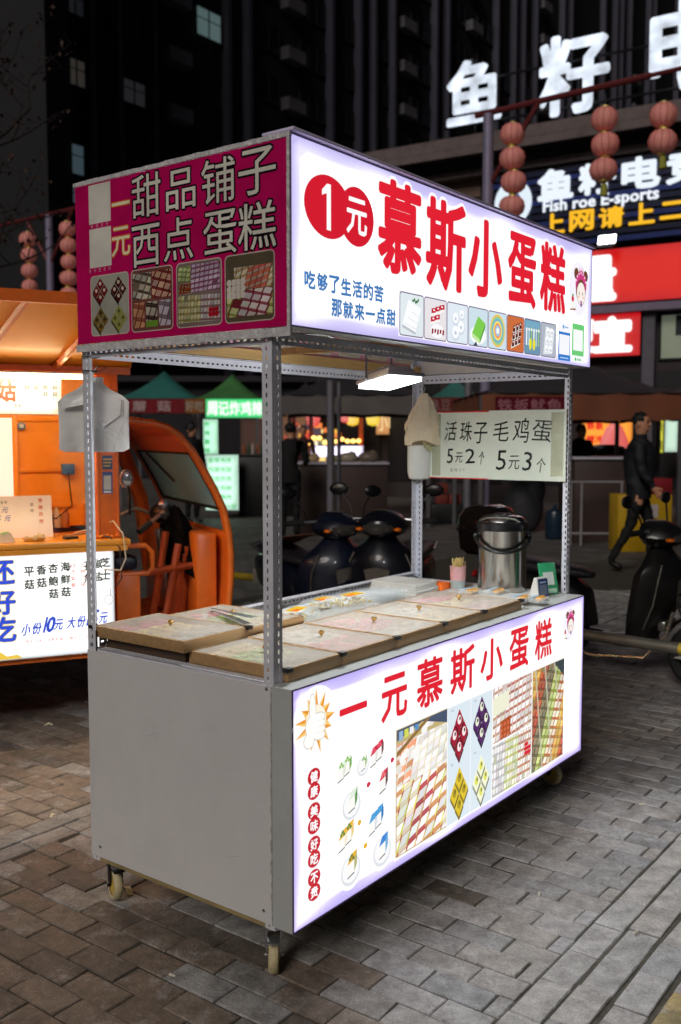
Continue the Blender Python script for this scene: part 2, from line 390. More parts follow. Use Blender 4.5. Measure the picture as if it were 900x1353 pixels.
def paver_mat(name, base, var):
    m = bpy.data.materials.new(name); m.use_nodes = True; n = m.node_tree; b = n.nodes['Principled BSDF']; L = n.links
    geo = n.nodes.new('ShaderNodeNewGeometry'); oi = n.nodes.new('ShaderNodeObjectInfo')
    ad = n.nodes.new('ShaderNodeMath'); ad.operation = 'ADD'; L.new(geo.outputs['Random Per Island'], ad.inputs[0]); L.new(oi.outputs['Random'], ad.inputs[1])
    fr = n.nodes.new('ShaderNodeMath'); fr.operation = 'FRACT'; L.new(ad.outputs[0], fr.inputs[0])
    cr = n.nodes.new('ShaderNodeValToRGB'); e = cr.color_ramp.elements
    e[0].position = 0; e[1].position = 1; e[0].color = (*[x*(1-var) for x in base], 1); e[1].color = (*[x*(1+var) for x in base], 1)
    e2 = e.new(.55); e2.color = (base[0]*1.05, base[1]*.98, base[2]*.9, 1)
    L.new(fr.outputs[0], cr.inputs[0])
    nz = n.nodes.new('ShaderNodeTexNoise'); nz.inputs['Scale'].default_value = 14; nz.inputs['Detail'].default_value = 9; nz.inputs['Roughness'].default_value = .72
    L.new(geo.outputs['Position'], nz.inputs['Vector'])
    r1 = n.nodes.new('ShaderNodeValToRGB'); r1.color_ramp.elements[0].position = .35; r1.color_ramp.elements[1].position = .7
    r1.color_ramp.elements[0].color = (.50, .49, .47, 1); r1.color_ramp.elements[1].color = (1.3, 1.3, 1.3, 1); L.new(nz.outputs[0], r1.inputs[0])
    nf = n.nodes.new('ShaderNodeTexNoise'); nf.inputs['Scale'].default_value = 160; nf.inputs['Detail'].default_value = 5; nf.inputs['Roughness'].default_value = .8; L.new(geo.outputs['Position'], nf.inputs['Vector'])
    rf = n.nodes.new('ShaderNodeMapRange'); rf.inputs[1].default_value = .3; rf.inputs[2].default_value = .7; rf.inputs[3].default_value = .62; rf.inputs[4].default_value = 1.38; L.new(nf.outputs[0], rf.inputs[0])
    mx = n.nodes.new('ShaderNodeMix'); mx.data_type = 'RGBA'; mx.blend_type = 'MULTIPLY'; mx.inputs[0].default_value = 1
    vf = n.nodes.new('ShaderNodeVectorMath'); vf.operation = 'SCALE'; L.new(r1.outputs[0], vf.inputs[0]); L.new(rf.outputs[0], vf.inputs['Scale'])
    L.new(cr.outputs[0], mx.inputs[6]); L.new(vf.outputs[0], mx.inputs[7])
    # whitish lime bloom and worn patches
    n2 = n.nodes.new('ShaderNodeTexNoise'); n2.inputs['Scale'].default_value = 7.5; n2.inputs['Detail'].default_value = 12; n2.inputs['Roughness'].default_value = .8
    L.new(geo.outputs['Position'], n2.inputs['Vector'])
    r2 = n.nodes.new('ShaderNodeValToRGB'); r2.color_ramp.elements[0].position = .53; r2.color_ramp.elements[1].position = .66
    r2.color_ramp.elements[0].color = (0, 0, 0, 1); r2.color_ramp.elements[1].color = (.55, .55, .55, 1); L.new(n2.outputs[0], r2.inputs[0])
    m2 = n.nodes.new('ShaderNodeMix'); m2.data_type = 'RGBA'; L.new(r2.outputs[0], m2.inputs[0]); L.new(mx.outputs[2], m2.inputs[6]); m2.inputs[7].default_value = (.60, .60, .61, 1)
    L.new(m2.outputs[2], b.inputs['Base Color'])
    mr = n.nodes.new('ShaderNodeMapRange'); mr.inputs[3].default_value = .42; mr.inputs[4].default_value = .8; L.new(nz.outputs[0], mr.inputs[0]); L.new(mr.outputs[0], b.inputs['Roughness'])
    nb = n.nodes.new('ShaderNodeTexNoise'); nb.inputs['Scale'].default_value = 90; nb.inputs['Detail'].default_value = 8; nb.inputs['Roughness'].default_value = .7
    L.new(geo.outputs['Position'], nb.inputs['Vector'])
    ad2 = n.nodes.new('ShaderNodeMath'); ad2.operation = 'MULTIPLY_ADD'; ad2.inputs[1].default_value = 1.6; L.new(nz.outputs[0], ad2.inputs[0]); L.new(nb.outputs[0], ad2.inputs[2])
    bp = n.nodes.new('ShaderNodeBump'); bp.inputs['Strength'].default_value = .8; bp.inputs['Distance'].default_value = .007; L.new(ad2.outputs[0], bp.inputs['Height']); L.new(bp.outputs[0], b.inputs['Normal'])
    MATS[name] = m; return m
PAV = paver_mat('paver_concrete', (.34, .342, .352), .24)
PAVB = paver_mat('paver_warm_light_brown', (.225, .188, .158), .30)  # brown partly stands in for the warm light on the left
PAVG = paver_mat('paver_grey_concrete', (.42, .428, .44), .14)
PAVY = paver_mat('paver_yellow_concrete', (.40, .33, .16), .25)

def ground_mat():
    m = bpy.data.materials.new('ground_sand_and_paving'); m.use_nodes = True; n = m.node_tree; b = n.nodes['Principled BSDF']; L = n.links
    geo = n.nodes.new('ShaderNodeNewGeometry'); mp = n.nodes.new('ShaderNodeMapping'); mp.inputs['Rotation'].default_value = (0, 0, -YAW+math.pi/2)
    L.new(geo.outputs['Position'], mp.inputs[0])
    br = n.nodes.new('ShaderNodeTexBrick'); br.inputs['Scale'].default_value = 1; br.inputs['Brick Width'].default_value = .2; br.inputs['Row Height'].default_value = .1
    br.inputs['Mortar Size'].default_value = .006; br.inputs['Color1'].default_value = (.10, .095, .09, 1); br.inputs['Color2'].default_value = (.16, .15, .14, 1); br.inputs['Mortar'].default_value = (.03, .028, .025, 1)
    L.new(mp.outputs[0], br.inputs['Vector'])
    nz = n.nodes.new('ShaderNodeTexNoise'); nz.inputs['Scale'].default_value = 3; nz.inputs['Detail'].default_value = 9; L.new(geo.outputs['Position'], nz.inputs['Vector'])
    r1 = n.nodes.new('ShaderNodeValToRGB'); r1.color_ramp.elements[0].position = .3; r1.color_ramp.elements[1].position = .75; r1.color_ramp.elements[0].color = (.6, .6, .6, 1); r1.color_ramp.elements[1].color = (1.3, 1.3, 1.3, 1); L.new(nz.outputs[0], r1.inputs[0])
    mx = n.nodes.new('ShaderNodeMix'); mx.data_type = 'RGBA'; mx.blend_type = 'MULTIPLY'; mx.inputs[0].default_value = 1; L.new(br.outputs['Color'], mx.inputs[6]); L.new(r1.outputs[0], mx.inputs[7])
    L.new(mx.outputs[2], b.inputs['Base Color']); b.inputs['Roughness'].default_value = .75
    bp = n.nodes.new('ShaderNodeBump'); bp.inputs['Strength'].default_value = .5; bp.inputs['Distance'].default_value = .01; bp.invert = True
    L.new(br.outputs['Fac'], bp.inputs['Height']); L.new(bp.outputs[0], b.inputs['Normal'])
    return m
GM = ground_mat()
g = MB(); g.quad([(-250, -60, -.012), (250, -60, -.012), (250, 400, -.012), (-250, 400, -.012)])
ground = g.build('ground', GM, fixn=False, kind='structure')
pavement = MB()
# a thin bed of dark sand under the pavers
pavement.box((-2.6, -3.4, -.0105), (9.0, 4.5, -.0052), M=CM)
SAND = pm('joint_sand', (70, 66, 58), .95, var=.4, scale=40, bump=.5, bscale=300)
pavement = pavement.build('pavement', SAND, kind='structure')

bricks = []   # (s0,t0,ds,dt,mat)
BP, BT = .098, .196
def zone_main(s_lo, s_hi, t_lo, t_hi):
    k0 = int(math.floor((s_lo+.055)/BP)); k1 = int((s_hi+.055)/BP)
    for k in range(k0, k1):
        s0 = -.055+k*BP; off = 0 if k % 2 == 0 else BT/2
        j0 = int(math.floor((t_lo-1.03-off)/BT))-1
        for j in range(j0, int((t_hi-1.03)/BT)+2):
            a = 1.03+off+j*BT; b = a+BT
            a2, b2 = max(a, t_lo), min(b, t_hi)
            if b2-a2 < .04: continue
            bricks.append((s0, a2, BP, b2-a2, 'b' if random.random() < 1/(1+math.exp((s0-.02-.9*max(0, a2-.8))*5)) else 'm'))  # browner to the left, greyer to the right: warm and cool light in the colour
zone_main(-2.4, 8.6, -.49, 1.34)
for k in range(-26, 90):      # a course laid the other way, far side of the cart
    bricks.append((-2.4+(k+26)*.196, 1.345, .196, .098, 'm')) if k < 32 else None
for k in range(-26, 32):
    bricks.append((-2.32+(k+26)*.196, 1.445, .196, .098, 'm'))
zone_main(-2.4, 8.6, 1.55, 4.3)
for r_, (t0, dt, ph) in enumerate(((-.588, .096, 0), (-.690, .098, .03), (-.797, .098, .0))):
    for k in range(57): bricks.append((-2.4+ph+k*.192, t0, .192, dt, 'g'))
for k in range(112):
    for j in range(13):
        a = -.81-(j+1)*.196+(.098 if k % 2 else 0)
        top = min(a+.196, -.81)
        if top-a < .04: continue
        bricks.append((-2.4+k*.098, a, .098, top-a, 'y' if j == 0 and k % 3 != 1 else 'g'))
def px_of(p):
    cp, sp = math.cos(PITCH), math.sin(PITCH); z = p.z-H
    d = p.y*cp-z*sp
    if d < .3: return None
    return 450+FPX*p.x/d, 676.5-FPX*(p.y*sp+z*cp)/d, d
def inpoly(x, y, P):
    c = False; j = len(P)-1
    for i in range(len(P)):
        if (P[i][1] > y) != (P[j][1] > y) and x < (P[j][0]-P[i][0])*(y-P[i][1])/(P[j][1]-P[i][1])+P[i][0]: c = not c
        j = i
    return c
HID = [(122, 1115), (120, 860), (770, 790), (768, 978), (388, 1220), (362, 1205)]
def brick_geo(mb, ds, dt, M, seed):
    rnd = random.Random(seed); g_ = .0026; e = .0032; x0, x1, y0, y1 = g_, ds-g_, g_, dt-g_
    j = lambda: rnd.uniform(-.0012, .0012)
    zt = 0.0
    low = [(x0+j(), y0+j(), -.011), (x1+j(), y0+j(), -.011), (x1+j(), y1+j(), -.011), (x0+j(), y1+j(), -.011)]
    mid = [(p[0], p[1], -.0032) for p in low]
    tx = [(x0+e, y0+e), (x1-e, y0+e), (x1-e, y1-e), (x0+e, y1-e)]
    top = [(p[0], p[1], zt+rnd.uniform(-.0012, .001)) for p in tx]
    vs = low+mid+top; fs = [(8, 9, 10, 11)]
    for a in (0, 4):
        for i in range(4): fs.append((a+i, a+(i+1) % 4, a+4+(i+1) % 4, a+4+i))
    mb.add(vs, fs, M=M)
vis = []; rest = []
for i, (s0, t0, ds, dt, k) in enumerate(bricks):
    p = cw(s0+ds/2, t0+dt/2, 0); q = px_of(p)
    if not q: continue
    x, y, d = q
    if x < -60 or x > 960 or y > 1430:
        continue
    # inside the truck's footprint or far away is still laid, as long as it is near the view
    (vis if not inpoly(x, y, HID) and -15 < x < 915 and y < 1375 else rest).append((d, i))
vis.sort(); near = vis[:300]; rest += vis[300:]
cache = {}
for d, i in near:
    s0, t0, ds, dt, k = bricks[i]; v_ = i % 4; key = (round(ds, 3), round(dt, 3), v_, k)
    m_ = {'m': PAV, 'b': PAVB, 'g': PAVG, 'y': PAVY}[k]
    if key not in cache:
        mb = MB(); brick_geo(mb, ds, dt, None, hash((key[0], key[1], v_)) % 1000); o = mb.build('paver', m_, pavement); cache[key] = o.data
    else:
        o = bpy.data.objects.new('paver', cache[key]); col.objects.link(o); o.parent = pavement
    rr = random.Random(i)
    o.matrix_local = CM @ T(s0+rr.uniform(-.002, .002), t0+rr.uniform(-.002, .002), rr.uniform(-.002, .002)) @ RZ(rr.uniform(-.008, .008)) @ RX(rr.uniform(-.012, .012)) @ RY(rr.uniform(-.018, .018))
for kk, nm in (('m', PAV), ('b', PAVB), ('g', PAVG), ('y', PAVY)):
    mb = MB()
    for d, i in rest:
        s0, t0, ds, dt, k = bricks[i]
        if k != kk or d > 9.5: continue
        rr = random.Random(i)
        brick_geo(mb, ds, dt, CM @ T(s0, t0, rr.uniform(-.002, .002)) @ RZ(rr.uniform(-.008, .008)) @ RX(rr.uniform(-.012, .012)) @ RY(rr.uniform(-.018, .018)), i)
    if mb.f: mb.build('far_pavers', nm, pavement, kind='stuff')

# ================================================================== THE CAKE CART (local axes: x = along the front, y = to the back, z up)
cart = empty('food_cart', CO, YAW, 'white and magenta light box cake cart on casters, 慕斯小蛋糕 in red on its front', 'food cart')
L_, D_ = 1.92, .845
ZP0, ZP1, ZS0, ZS1 = .168, .834, 1.78, 2.262
# posts
def post(s, t, ss, tt, z0=.15, z1=2.2):
    m = MB()
    flange(m, (s, t, z0), (0, 0, 1), (ss, 0, 0), (0, tt, 0), z1-z0, .036)
    flange(m, (s, t, z0), (0, 0, 1), (0, tt, 0), (ss, 0, 0), z1-z0, .036)
    return m.build('post', STEEL, cart)
post(.010, .072, 1, 1); post(.010, D_, 1, -1); post(1.925, .072, -1, 1); post(1.925, D_, -1, -1)
# rails: long back rail, short side rails, front rail, deck rails
def rail(a, b, across, nrm, w_=.036):
    a, b = Vector(a), Vector(b); m = MB(); Lv = (b-a); ln = Lv.length
    flange(m, a, Lv/ln, across, nrm, ln, w_)
    flange(m, a, Lv/ln, nrm, across, ln, w_)
    return m.build('rail', STEEL, cart)
rail((.048, D_-.004, 1.776), (1.887, D_-.004, 1.776), (0, 0, -1), (0, -1, 0))
rail((.013, .11, 1.776), (.013, D_-.04, 1.776), (0, 0, -1), (1, 0, 0))
rail((1.922, .11, 1.776), (1.922, D_-.04, 1.776), (0, 0, -1), (-1, 0, 0))
rail((.048, .076, 1.776), (1.887, .076, 1.776), (0, 0, -1), (0, 1, 0))
rail((.05, D_-.004, .868), (1.887, D_-.004, .868), (0, 0, -1), (0, -1, 0))
rail((.013, .11, .836), (.013, D_-.04, .836), (0, 0, -1), (1, 0, 0))
rail((1.922, .11, .836), (1.922, D_-.04, .836), (0, 0, -1), (-1, 0, 0))
PANEL = pm('grey_painted_board', (212, 210, 210), .42, var=.05, scale=2.2, bump=.08, bscale=50, stain=.10)
m = MB(); m.box((.006, .080, .166), (.0095, D_-.001, .829)); m.build('side_panel', PANEL, cart)
m = MB(); m.box((1.9265, .080, .166), (1.930, D_-.001, .829)); m.build('side_panel', PANEL, cart)
m = MB(); m.box((.012, D_+.001, .166), (1.922, D_+.005, .829)); m.build('back_panel', PANEL, cart)
m = MB(); m.box((.012, .077, .150), (1.922, D_-.003, .1655)); m.build('floor_board', pm('yellowed_wood', (150, 132, 88), .7, var=.3), cart)
m = MB(); m.box((.046, .078, .812), (1.888, D_-.042, .8335)); m.build('deck', pm('deck_board', (205, 205, 200), .5, var=.08), cart)
# tape seams with little wrinkles along the near corner
tape = MB(); rnd = random.Random(4)
for i in range(34):
    z = .18+i*.019; tape.box((.004, .0755, z), (.0058+rnd.uniform(0, .0015), .0815+rnd.uniform(-.002, .002), z+.0165))
tape.build('sealing_tape', pm('clear_tape', (170, 168, 160), .2, var=.3, scale=80, coat=.5, bump=.6), cart)
for (s_, t_, z_) in ((.008, .095, 1.755), (.008, .095, .822), (.008, .825, 1.755), (.008, .825, .85), (.008, .11, .20), (.008, .80, .20)):
    m = MB(); m.lathe([(.0055, 0), (.0055, .003), (.002, .0045)], 6, T(s_, t_, z_) @ RY(-math.pi/2)); m.build('bolt', GALV, cart)
for z_ in (1.742, 1.700):
    m = MB(); m.lathe([(.024, -.002), (.0255, 0), (.024, .002)], 14, T(.026, D_-.016, z_), cap=False); m.tube([(.048, D_-.03, z_), (.062, D_-.05, z_+.012)], .0012, 5); m.build('cable_tie', BLACKP, cart)
for k, (t0_, z0_) in enumerate(((.20, .33), (.52, .62))):
    m = MB(); m.tube([(.0058, t0_, z0_), (.0058, t0_+.03, z0_-.010), (.0058, t0_+.05, z0_-.018)], .0003, 4); m.build('scratch', pm('scratch_dark', (110, 108, 106), .6), cart)
m = MB(); m.tube([(.03, .10, 1.772), (.3, .12, 1.79), (.6, .25, 1.785), (.86, .27, 1.80)], .003, 6); m.tube([(.86, .27, 1.80), (1.2, .5, 1.775), (1.88, .80, 1.77)], .003, 6); m.build('cable', BLACKP, cart)
# ---- lower light box
lb = MB(); lb.box((.0, .002, ZP0), (1.91, .0715, ZP1)); lower = lb.build('lower_light_box', pm('light_box_metal', (196, 200, 198), .4, .2, var=.06, stain=.12), cart)
fr = MB()
for a, b in (((-.001, -.001, ZP0-.001), (1.911, .0018, ZP0+.0045)), ((-.001, -.001, ZP1-.0035), (1.911, .0018, ZP1+.0008)), ((-.001, -.001, ZP0+.0045), (.003, .0018, ZP1-.0035)), ((1.907, -.001, ZP0+.0045), (1.911, .0018, ZP1-.0035))): fr.box(a, b)
fr.build('frame', pm('purple_edge', (92, 62, 110), .4), lower)
P0 = Print((0, 0, 0), (1, 0, 0), (0, -1, 0), k=LS)
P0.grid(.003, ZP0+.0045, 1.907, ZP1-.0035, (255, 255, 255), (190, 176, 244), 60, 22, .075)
P0.build('panel', BACKLIT, lower)
P = Print((0, -.0005, 0), (1, 0, 0), (0, -1, 0), k=LS, gap=.0004)
RED = (226, 28, 48)
def redchar(p, c, u0, v0, u1, v1, off=.022, glow=.075):
    p.ch(c, u0, v0, u1, v1, (255, 255, 255), 1, glow); p.ch(c, u0, v0, u1, v1, RED, 2, off)
redchar(P, '一', .208, .665, .333, .785, .03); redchar(P, '元', .414, .648, .549, .779)
redchar(P, '慕', .61, .642, .76, .792); redchar(P, '斯', .816, .643, .972, .790)
redchar(P, '小', 1.02, .645, 1.18, .784); redchar(P, '蛋', 1.238, .640, 1.389, .788); redchar(P, '糕', 1.449, .642, 1.595, .788)
P.build('red_lettering', BACKINK, lower)
# thumbs-up with a gold burst
P = Print((0, -.0005, 0), (1, 0, 0), (0, -1, 0), k=LS, gap=.0004)
cu, cv = .098, .727; star = []
for i in range(26):
    a = 2*math.pi*i/26+.1; r = (1.0 if i % 2 == 0 else .55); rr = .085*r*(1+.12*math.sin(i*2.3)); star.append((cu+rr*math.cos(a), cv+rr*math.sin(a)*.98))
for i in range(0, 26, 2):
    P.poly([star[i-1], star[i], (cu, cv)], (236, 150, 40), 1); q = star[(i+1) % 26]; P.poly([star[i], q, (cu, cv)], (250, 205, 120), 1)
P.ell(cu, cv, .100, .100, (255, 255, 255), .2); P.ell(cu, cv, .045, .047, (255, 246, 226), 2)
def hand(p, ou, ov, s, c, o=0, L=3):
    e = lambda x, y, rx, ry, rot=0, c=c, l=L: p.ell(ou+x*s, ov+y*s, (rx+o)*s, (ry+o)*s, c, l, 20, rot)
    e(-.010, .048, .014, .046, .04); e(-.005, -.005, .038, .036); e(-.028, -.045, .024, .022, -.4)
    for k in range(4): e(.022, .018-.019*k, .027, .0125, -.08)
hand(P, .092, .722, .9, (206, 200, 192), .0028, 3); hand(P, .092, .722, .9, (255, 254, 250), 0, 4)
for k in range(3): P.poly([(.098, .7295-.017*k), (.136, .7285-.017*k), (.136, .7277-.017*k), (.098, .7287-.017*k)], (190, 182, 174), 5)
P.build('thumbs_up_picture', BACKINK, lower)
P = Print((0, -.0005, 0), (1, 0, 0), (0, -1, 0), k=LS, gap=.0004)
for (a, b), cv in zip(('健康', '美味', '好吃', '不贵'), (.557, .461, .367, .273)):
    for q, c in ((.0205, a), (-.0205, b)):
        P.ell(.089, cv+q, .033, .030, (255, 255, 255), .3); P.ell(.089, cv+q, .0275, .0235, (200, 16, 40), 1+.2*(q > 0)); P.ch(c, .0735, cv+q-.0145, .1045, cv+q+.0145, (255, 255, 255), 2, .03)
P.build('slogan_badges', BACKINK, lower)
def cakes(P, u, v, n, tops, side, s=1.0, plate=None, deco=None):
    P.ell(u, v, .050*s, .052*s, (255, 255, 255), .3)
    if plate: P.ell(u, v-.008*s, .036*s, .034*s, (222, 226, 230), 1); P.ell(u, v-.006*s, .031*s, .029*s, (250, 250, 252), 1.3)
    for i in range(n):
        a = u-.028*s+i*.027*s if n > 1 else u-.013*s; b = v-.012*s+i*.010*s
        P.poly([(a, b+.018*s), (a+.026*s, b+.026*s), (a+.036*s, b+.046*s), (a+.012*s, b+.040*s)], tops, 2)
        P.poly([(a, b+.018*s), (a, b-.010*s), (a+.026*s, b-.003*s), (a+.026*s, b+.026*s)], (252, 250, 246), 2)
        P.poly([(a, b-.010*s), (a, b-.0128*s), (a+.026*s, b-.006*s), (a+.026*s, b-.003*s)], (40, 40, 46), 2.2)
        P.poly([(a+.026*s, b+.026*s), (a+.026*s, b-.003*s), (a+.036*s, b+.014*s), (a+.036*s, b+.046*s)], side, 2)
        if deco:
            for q in range(3): P.ell(a+(.010+.006*q)*s, b+(.030+.007*(q % 2))*s, .005*s, .0045*s, deco, 3, 8)
P = Print((0, -.0005, 0), (1, 0, 0), (0, -1, 0), k=LS, gap=.0004)
cakes(P, .225, .552, 2, (240, 250, 236), (120, 176, 84), 1.05, None, (140, 190, 90)); cakes(P, .318, .548, 1, (244, 248, 236), (150, 190, 110), .8, (1,), (120, 180, 90))
cakes(P, .385, .553, 2, (206, 40, 70), (120, 70, 76), 1.1, None, (236, 90, 110)); cakes(P, .418, .463, 1, (214, 44, 70), (110, 70, 70), 1.25, None, (240, 120, 130))
cakes(P, .262, .452, 1, (226, 240, 222), (96, 150, 80), 1.2, (1,)); cakes(P, .232, .350, 2, (238, 178, 40), (236, 200, 120), 1.15, None, (90, 140, 60))
cakes(P, .382, .350, 2, (70, 160, 220), (40, 120, 190), 1.2); cakes(P, .418, .262, 1, (54, 134, 214), (110, 170, 220), 1.3, (1,)); cakes(P, .258, .262, 1, (236, 180, 40), (176, 176, 110), 1.3, (1,), (120, 120, 40))
for u, v in ((.345, .48), (.30, .38), (.47, .52), (.33, .30)): P.ell(u, v, .012, .010, (236, 176, 50) if v < .4 else (206, 60, 80), 2, 10)
P.build('printed_cakes', BACKINK, lower)
P = Print((0, -.0005, 0), (1, 0, 0), (0, -1, 0), k=LS, gap=.0004)
def skewtop(u0, u1, v0, vl, vr):  # photographs share one level top edge
    return v0
P.rect(.483, .195, 1.728, .613, (255, 255, 255), .1)
# photo 1
P.rect(.491, .203, .795, .606, (196, 176, 120), 1)
P.photo(.494, .206, .793, .430, (186, 96, 80), [((253, 251, 248), (190, 70, 76), (226, 190, 120)), ((253, 252, 248), (214, 150, 90), (226, 222, 110)), ((255, 253, 250), (236, 226, 190), (220, 210, 90))], 5, 4, 1.5, .7)
P.photo(.494, .425, .793, .560, (230, 222, 206), [((255, 255, 254), (240, 234, 222), (232, 226, 170)), ((244, 170, 130), (252, 244, 236), (240, 130, 90)), ((255, 255, 252), (246, 240, 226), (236, 230, 190))], 7, 4, 2.5, .5)
for k in range(10): P.ell(.505+.021*k, .48+.011*k+.02*math.sin(k), .018, .015, (250, 248, 244) if k % 3 else (232, 226, 218), 3.7, 14)
P.poly([(.494, .57), (.494, .604), (.793, .604), (.793, .56), (.64, .60)], (70, 84, 110), 4); P.poly([(.494, .52), (.494, .536), (.66, .602), (.69, .602)], (146, 110, 60), 4.3)
for k in range(4): P.rect(.505+.03*k, .568+.004*k, .528+.03*k, .598, ((150, 180, 214), (214, 220, 90), (240, 240, 244), (90, 150, 200))[k], 4.6)
# photo 2 : four quarters of red, purple, yellow, green cakes on pale blue
for u0, u1 in ((.800, .952), (.955, 1.108)):
    P.poly([(u0, .203), (u1, .203), (u1, .603), (u0, .603)], (222, 234, 242), 1)
def quad4(cu, cv, c, dots, s=.075):
    for a, b in ((-1, 0), (0, 1), (1, 0), (0, -1)):
        x, y = cu+a*s*.42, cv+b*s*.62
        P.poly([(x-s*.38, y-.004), (x, y-s*.56), (x+s*.38, y-.004), (x, y+s*.52)], c, 2)
        P.poly([(x-s*.38, y-.004), (x-s*.38, y-.018), (x, y-s*.56-.014), (x, y-s*.56)], tuple(k*.6 for k in c), 2.2)
        P.poly([(x+s*.38, y-.004), (x+s*.38, y-.018), (x, y-s*.56-.014), (x, y-s*.56)], tuple(k*.45 for k in c), 2.3)
        P.ell(x, y+.002, s*.17, s*.22, dots, 2.6, 12); P.ell(x+.003, y+.006, s*.07, s*.1, tuple(k*.5 for k in c), 3, 8)
quad4(.875, .500, (164, 20, 50), (252, 236, 236)); quad4(1.03, .510, (86, 40, 104), (236, 240, 214)); quad4(.878, .300, (226, 196, 30), (170, 150, 20)); quad4(1.03, .300, (244, 248, 214), (226, 226, 90))
for u in (.82, .975): 
    for v in (.40, .585): P.line('慕斯', u, v, .008, (120, 150, 180), 2, 0, 1.2)
# photo 3
P.photo(1.113, .400, 1.425, .602, (214, 196, 190), [((252, 250, 246), (190, 110, 90), (214, 150, 130)), ((250, 246, 240), (196, 150, 120), (190, 100, 100))], 9, 6, 1.5, .2)
P.poly([(1.113, .50), (1.235, .51), (1.235, .575), (1.113, .566)], (240, 240, 214), 3.2); P.poly([(1.17, .402), (1.25, .41), (1.25, .478), (1.17, .47)], (176, 80, 40), 3.2)
for k in range(9): P.ell(1.18+.025*(k % 3), .415+.02*(k//3), .009, .007, (214, 110, 70), 3.6, 8)
P.photo(1.113, .203, 1.425, .395, (190, 196, 170), [((252, 250, 230), (206, 206, 110), (170, 190, 90)), ((250, 240, 236), (200, 120, 90), (180, 90, 90)), ((252, 250, 250), (200, 190, 200), (170, 160, 180))], 14, 6, 1.5, .1)
for k in range(10): P.ell(1.375+.013*(k % 4), .30+.017*(k//4), .010, .009, (214, 30, 50), 3.4, 8)
P.poly([(1.113, .392), (1.425, .398), (1.425, .403), (1.113, .397)], (252, 252, 252), 4)
# photo 4
P.photo(1.432, .203, 1.720, .603, (150, 130, 90), [((214, 226, 150), (150, 170, 70), (120, 140, 60)), ((252, 240, 214), (200, 110, 60), (176, 90, 50)), ((240, 200, 110), (214, 150, 60), (190, 120, 40)), ((206, 110, 80), (150, 60, 40), (120, 40, 30)), ((150, 140, 110), (96, 90, 70), (76, 70, 60))], 9, 11, 1.5, .8)
P.poly([(1.62, .602), (1.720, .602), (1.720, .53)], (60, 70, 76), 4)
for k in range(3): P.poly([(1.45+.085*k, .602), (1.46+.085*k, .602), (1.53+.085*k, .203) if k < 2 else (1.70, .32), (1.52+.085*k, .203) if k < 2 else (1.695, .32)], (196, 190, 170), 4.2)
P.build('printed_photos', BACKINK, lower)
def girl(P, u, v, s):
    P.ell(u-.012*s, v-.005*s, .056*s, .062*s, (248, 244, 255), .3)
    for a in (-1, 1): P.ell(u+a*.026*s, v+.028*s, .013*s, .013*s, (110, 66, 40), 2)
    P.ell(u, v, .029*s, .038*s, (120, 70, 44), 2.3); P.ell(u, v+.006*s, .031*s, .030*s, (206, 60, 130), 2.6)
    P.ell(u, v-.010*s, .025*s, .028*s, (110, 64, 40), 2.9); P.ell(u+.001*s, v-.014*s, .0245*s, .0265*s, (150, 110, 90), 3.1); P.ell(u+.001*s, v-.014*s, .023*s, .025*s, (250, 240, 232), 3.25); P.ell(u-.012*s, v-.022*s, .005*s, .003*s, (244, 190, 190), 3.4, 8); P.ell(u+.014*s, v-.022*s, .005*s, .003*s, (244, 190, 190), 3.4, 8)
    for k in range(7): a = R(20+24*k); P.ell(u+.028*s*math.cos(a), v+.006*s+.026*s*math.sin(a), .003*s, .003*s, (250, 214, 234), 3, 8)
    for a in (-1, 1): P.ell(u+a*.009*s, v-.014*s, .0018*s, .004*s, (50, 36, 30), 3.6, 10)
    for a in (-1, 0, 1): P.poly([(u+(a*.008-.003)*s, v+.034*s), (u+(a*.008+.003)*s, v+.034*s), (u+a*.010*s, v+.048*s)], (214, 120, 160), 3)
    P.rect(u-.002*s, v-.044*s, u+.006*s, v-.030*s, (130, 60, 150), 3.6)
    c0 = u-.062*s; d0 = v-.058*s
    P.poly([(c0, d0), (c0+.034*s, d0+.004*s), (c0+.034*s, d0+.024*s), (c0, d0+.020*s)], (248, 248, 244), 3); P.poly([(c0, d0), (c0+.034*s, d0+.004*s), (c0+.034*s, d0+.008*s), (c0, d0+.004*s)], (150, 90, 60), 3.3)
    P.ell(c0+.017*s, d0+.028*s, .007*s, .007*s, (206, 50, 70), 3.6, 10); P.ell(c0+.017*s, d0+.036*s, .005*s, .003*s, (90, 160, 70), 3.9, 8)
P = Print((0, -.0005, 0), (1, 0, 0), (0, -1, 0), k=LS, gap=.0004)
girl(P, 1.775, .742, 1.15); P.build('cartoon_girl_picture', BACKINK, lower)
P = Print((0, -.0005, 0), (1, 0, 0), (0, -1, 0), k=LS, gap=.0004)
P.line('吃够了生活的苦', 1.795, .565, .018, (150, 120, 130), 1, 0, vert=True, step=.030); P.line('那就来一点甜', 1.848, .405, .018, (150, 120, 140), 1, 0, vert=True, step=.030)
P.build('small_lettering', BACKINK, lower)
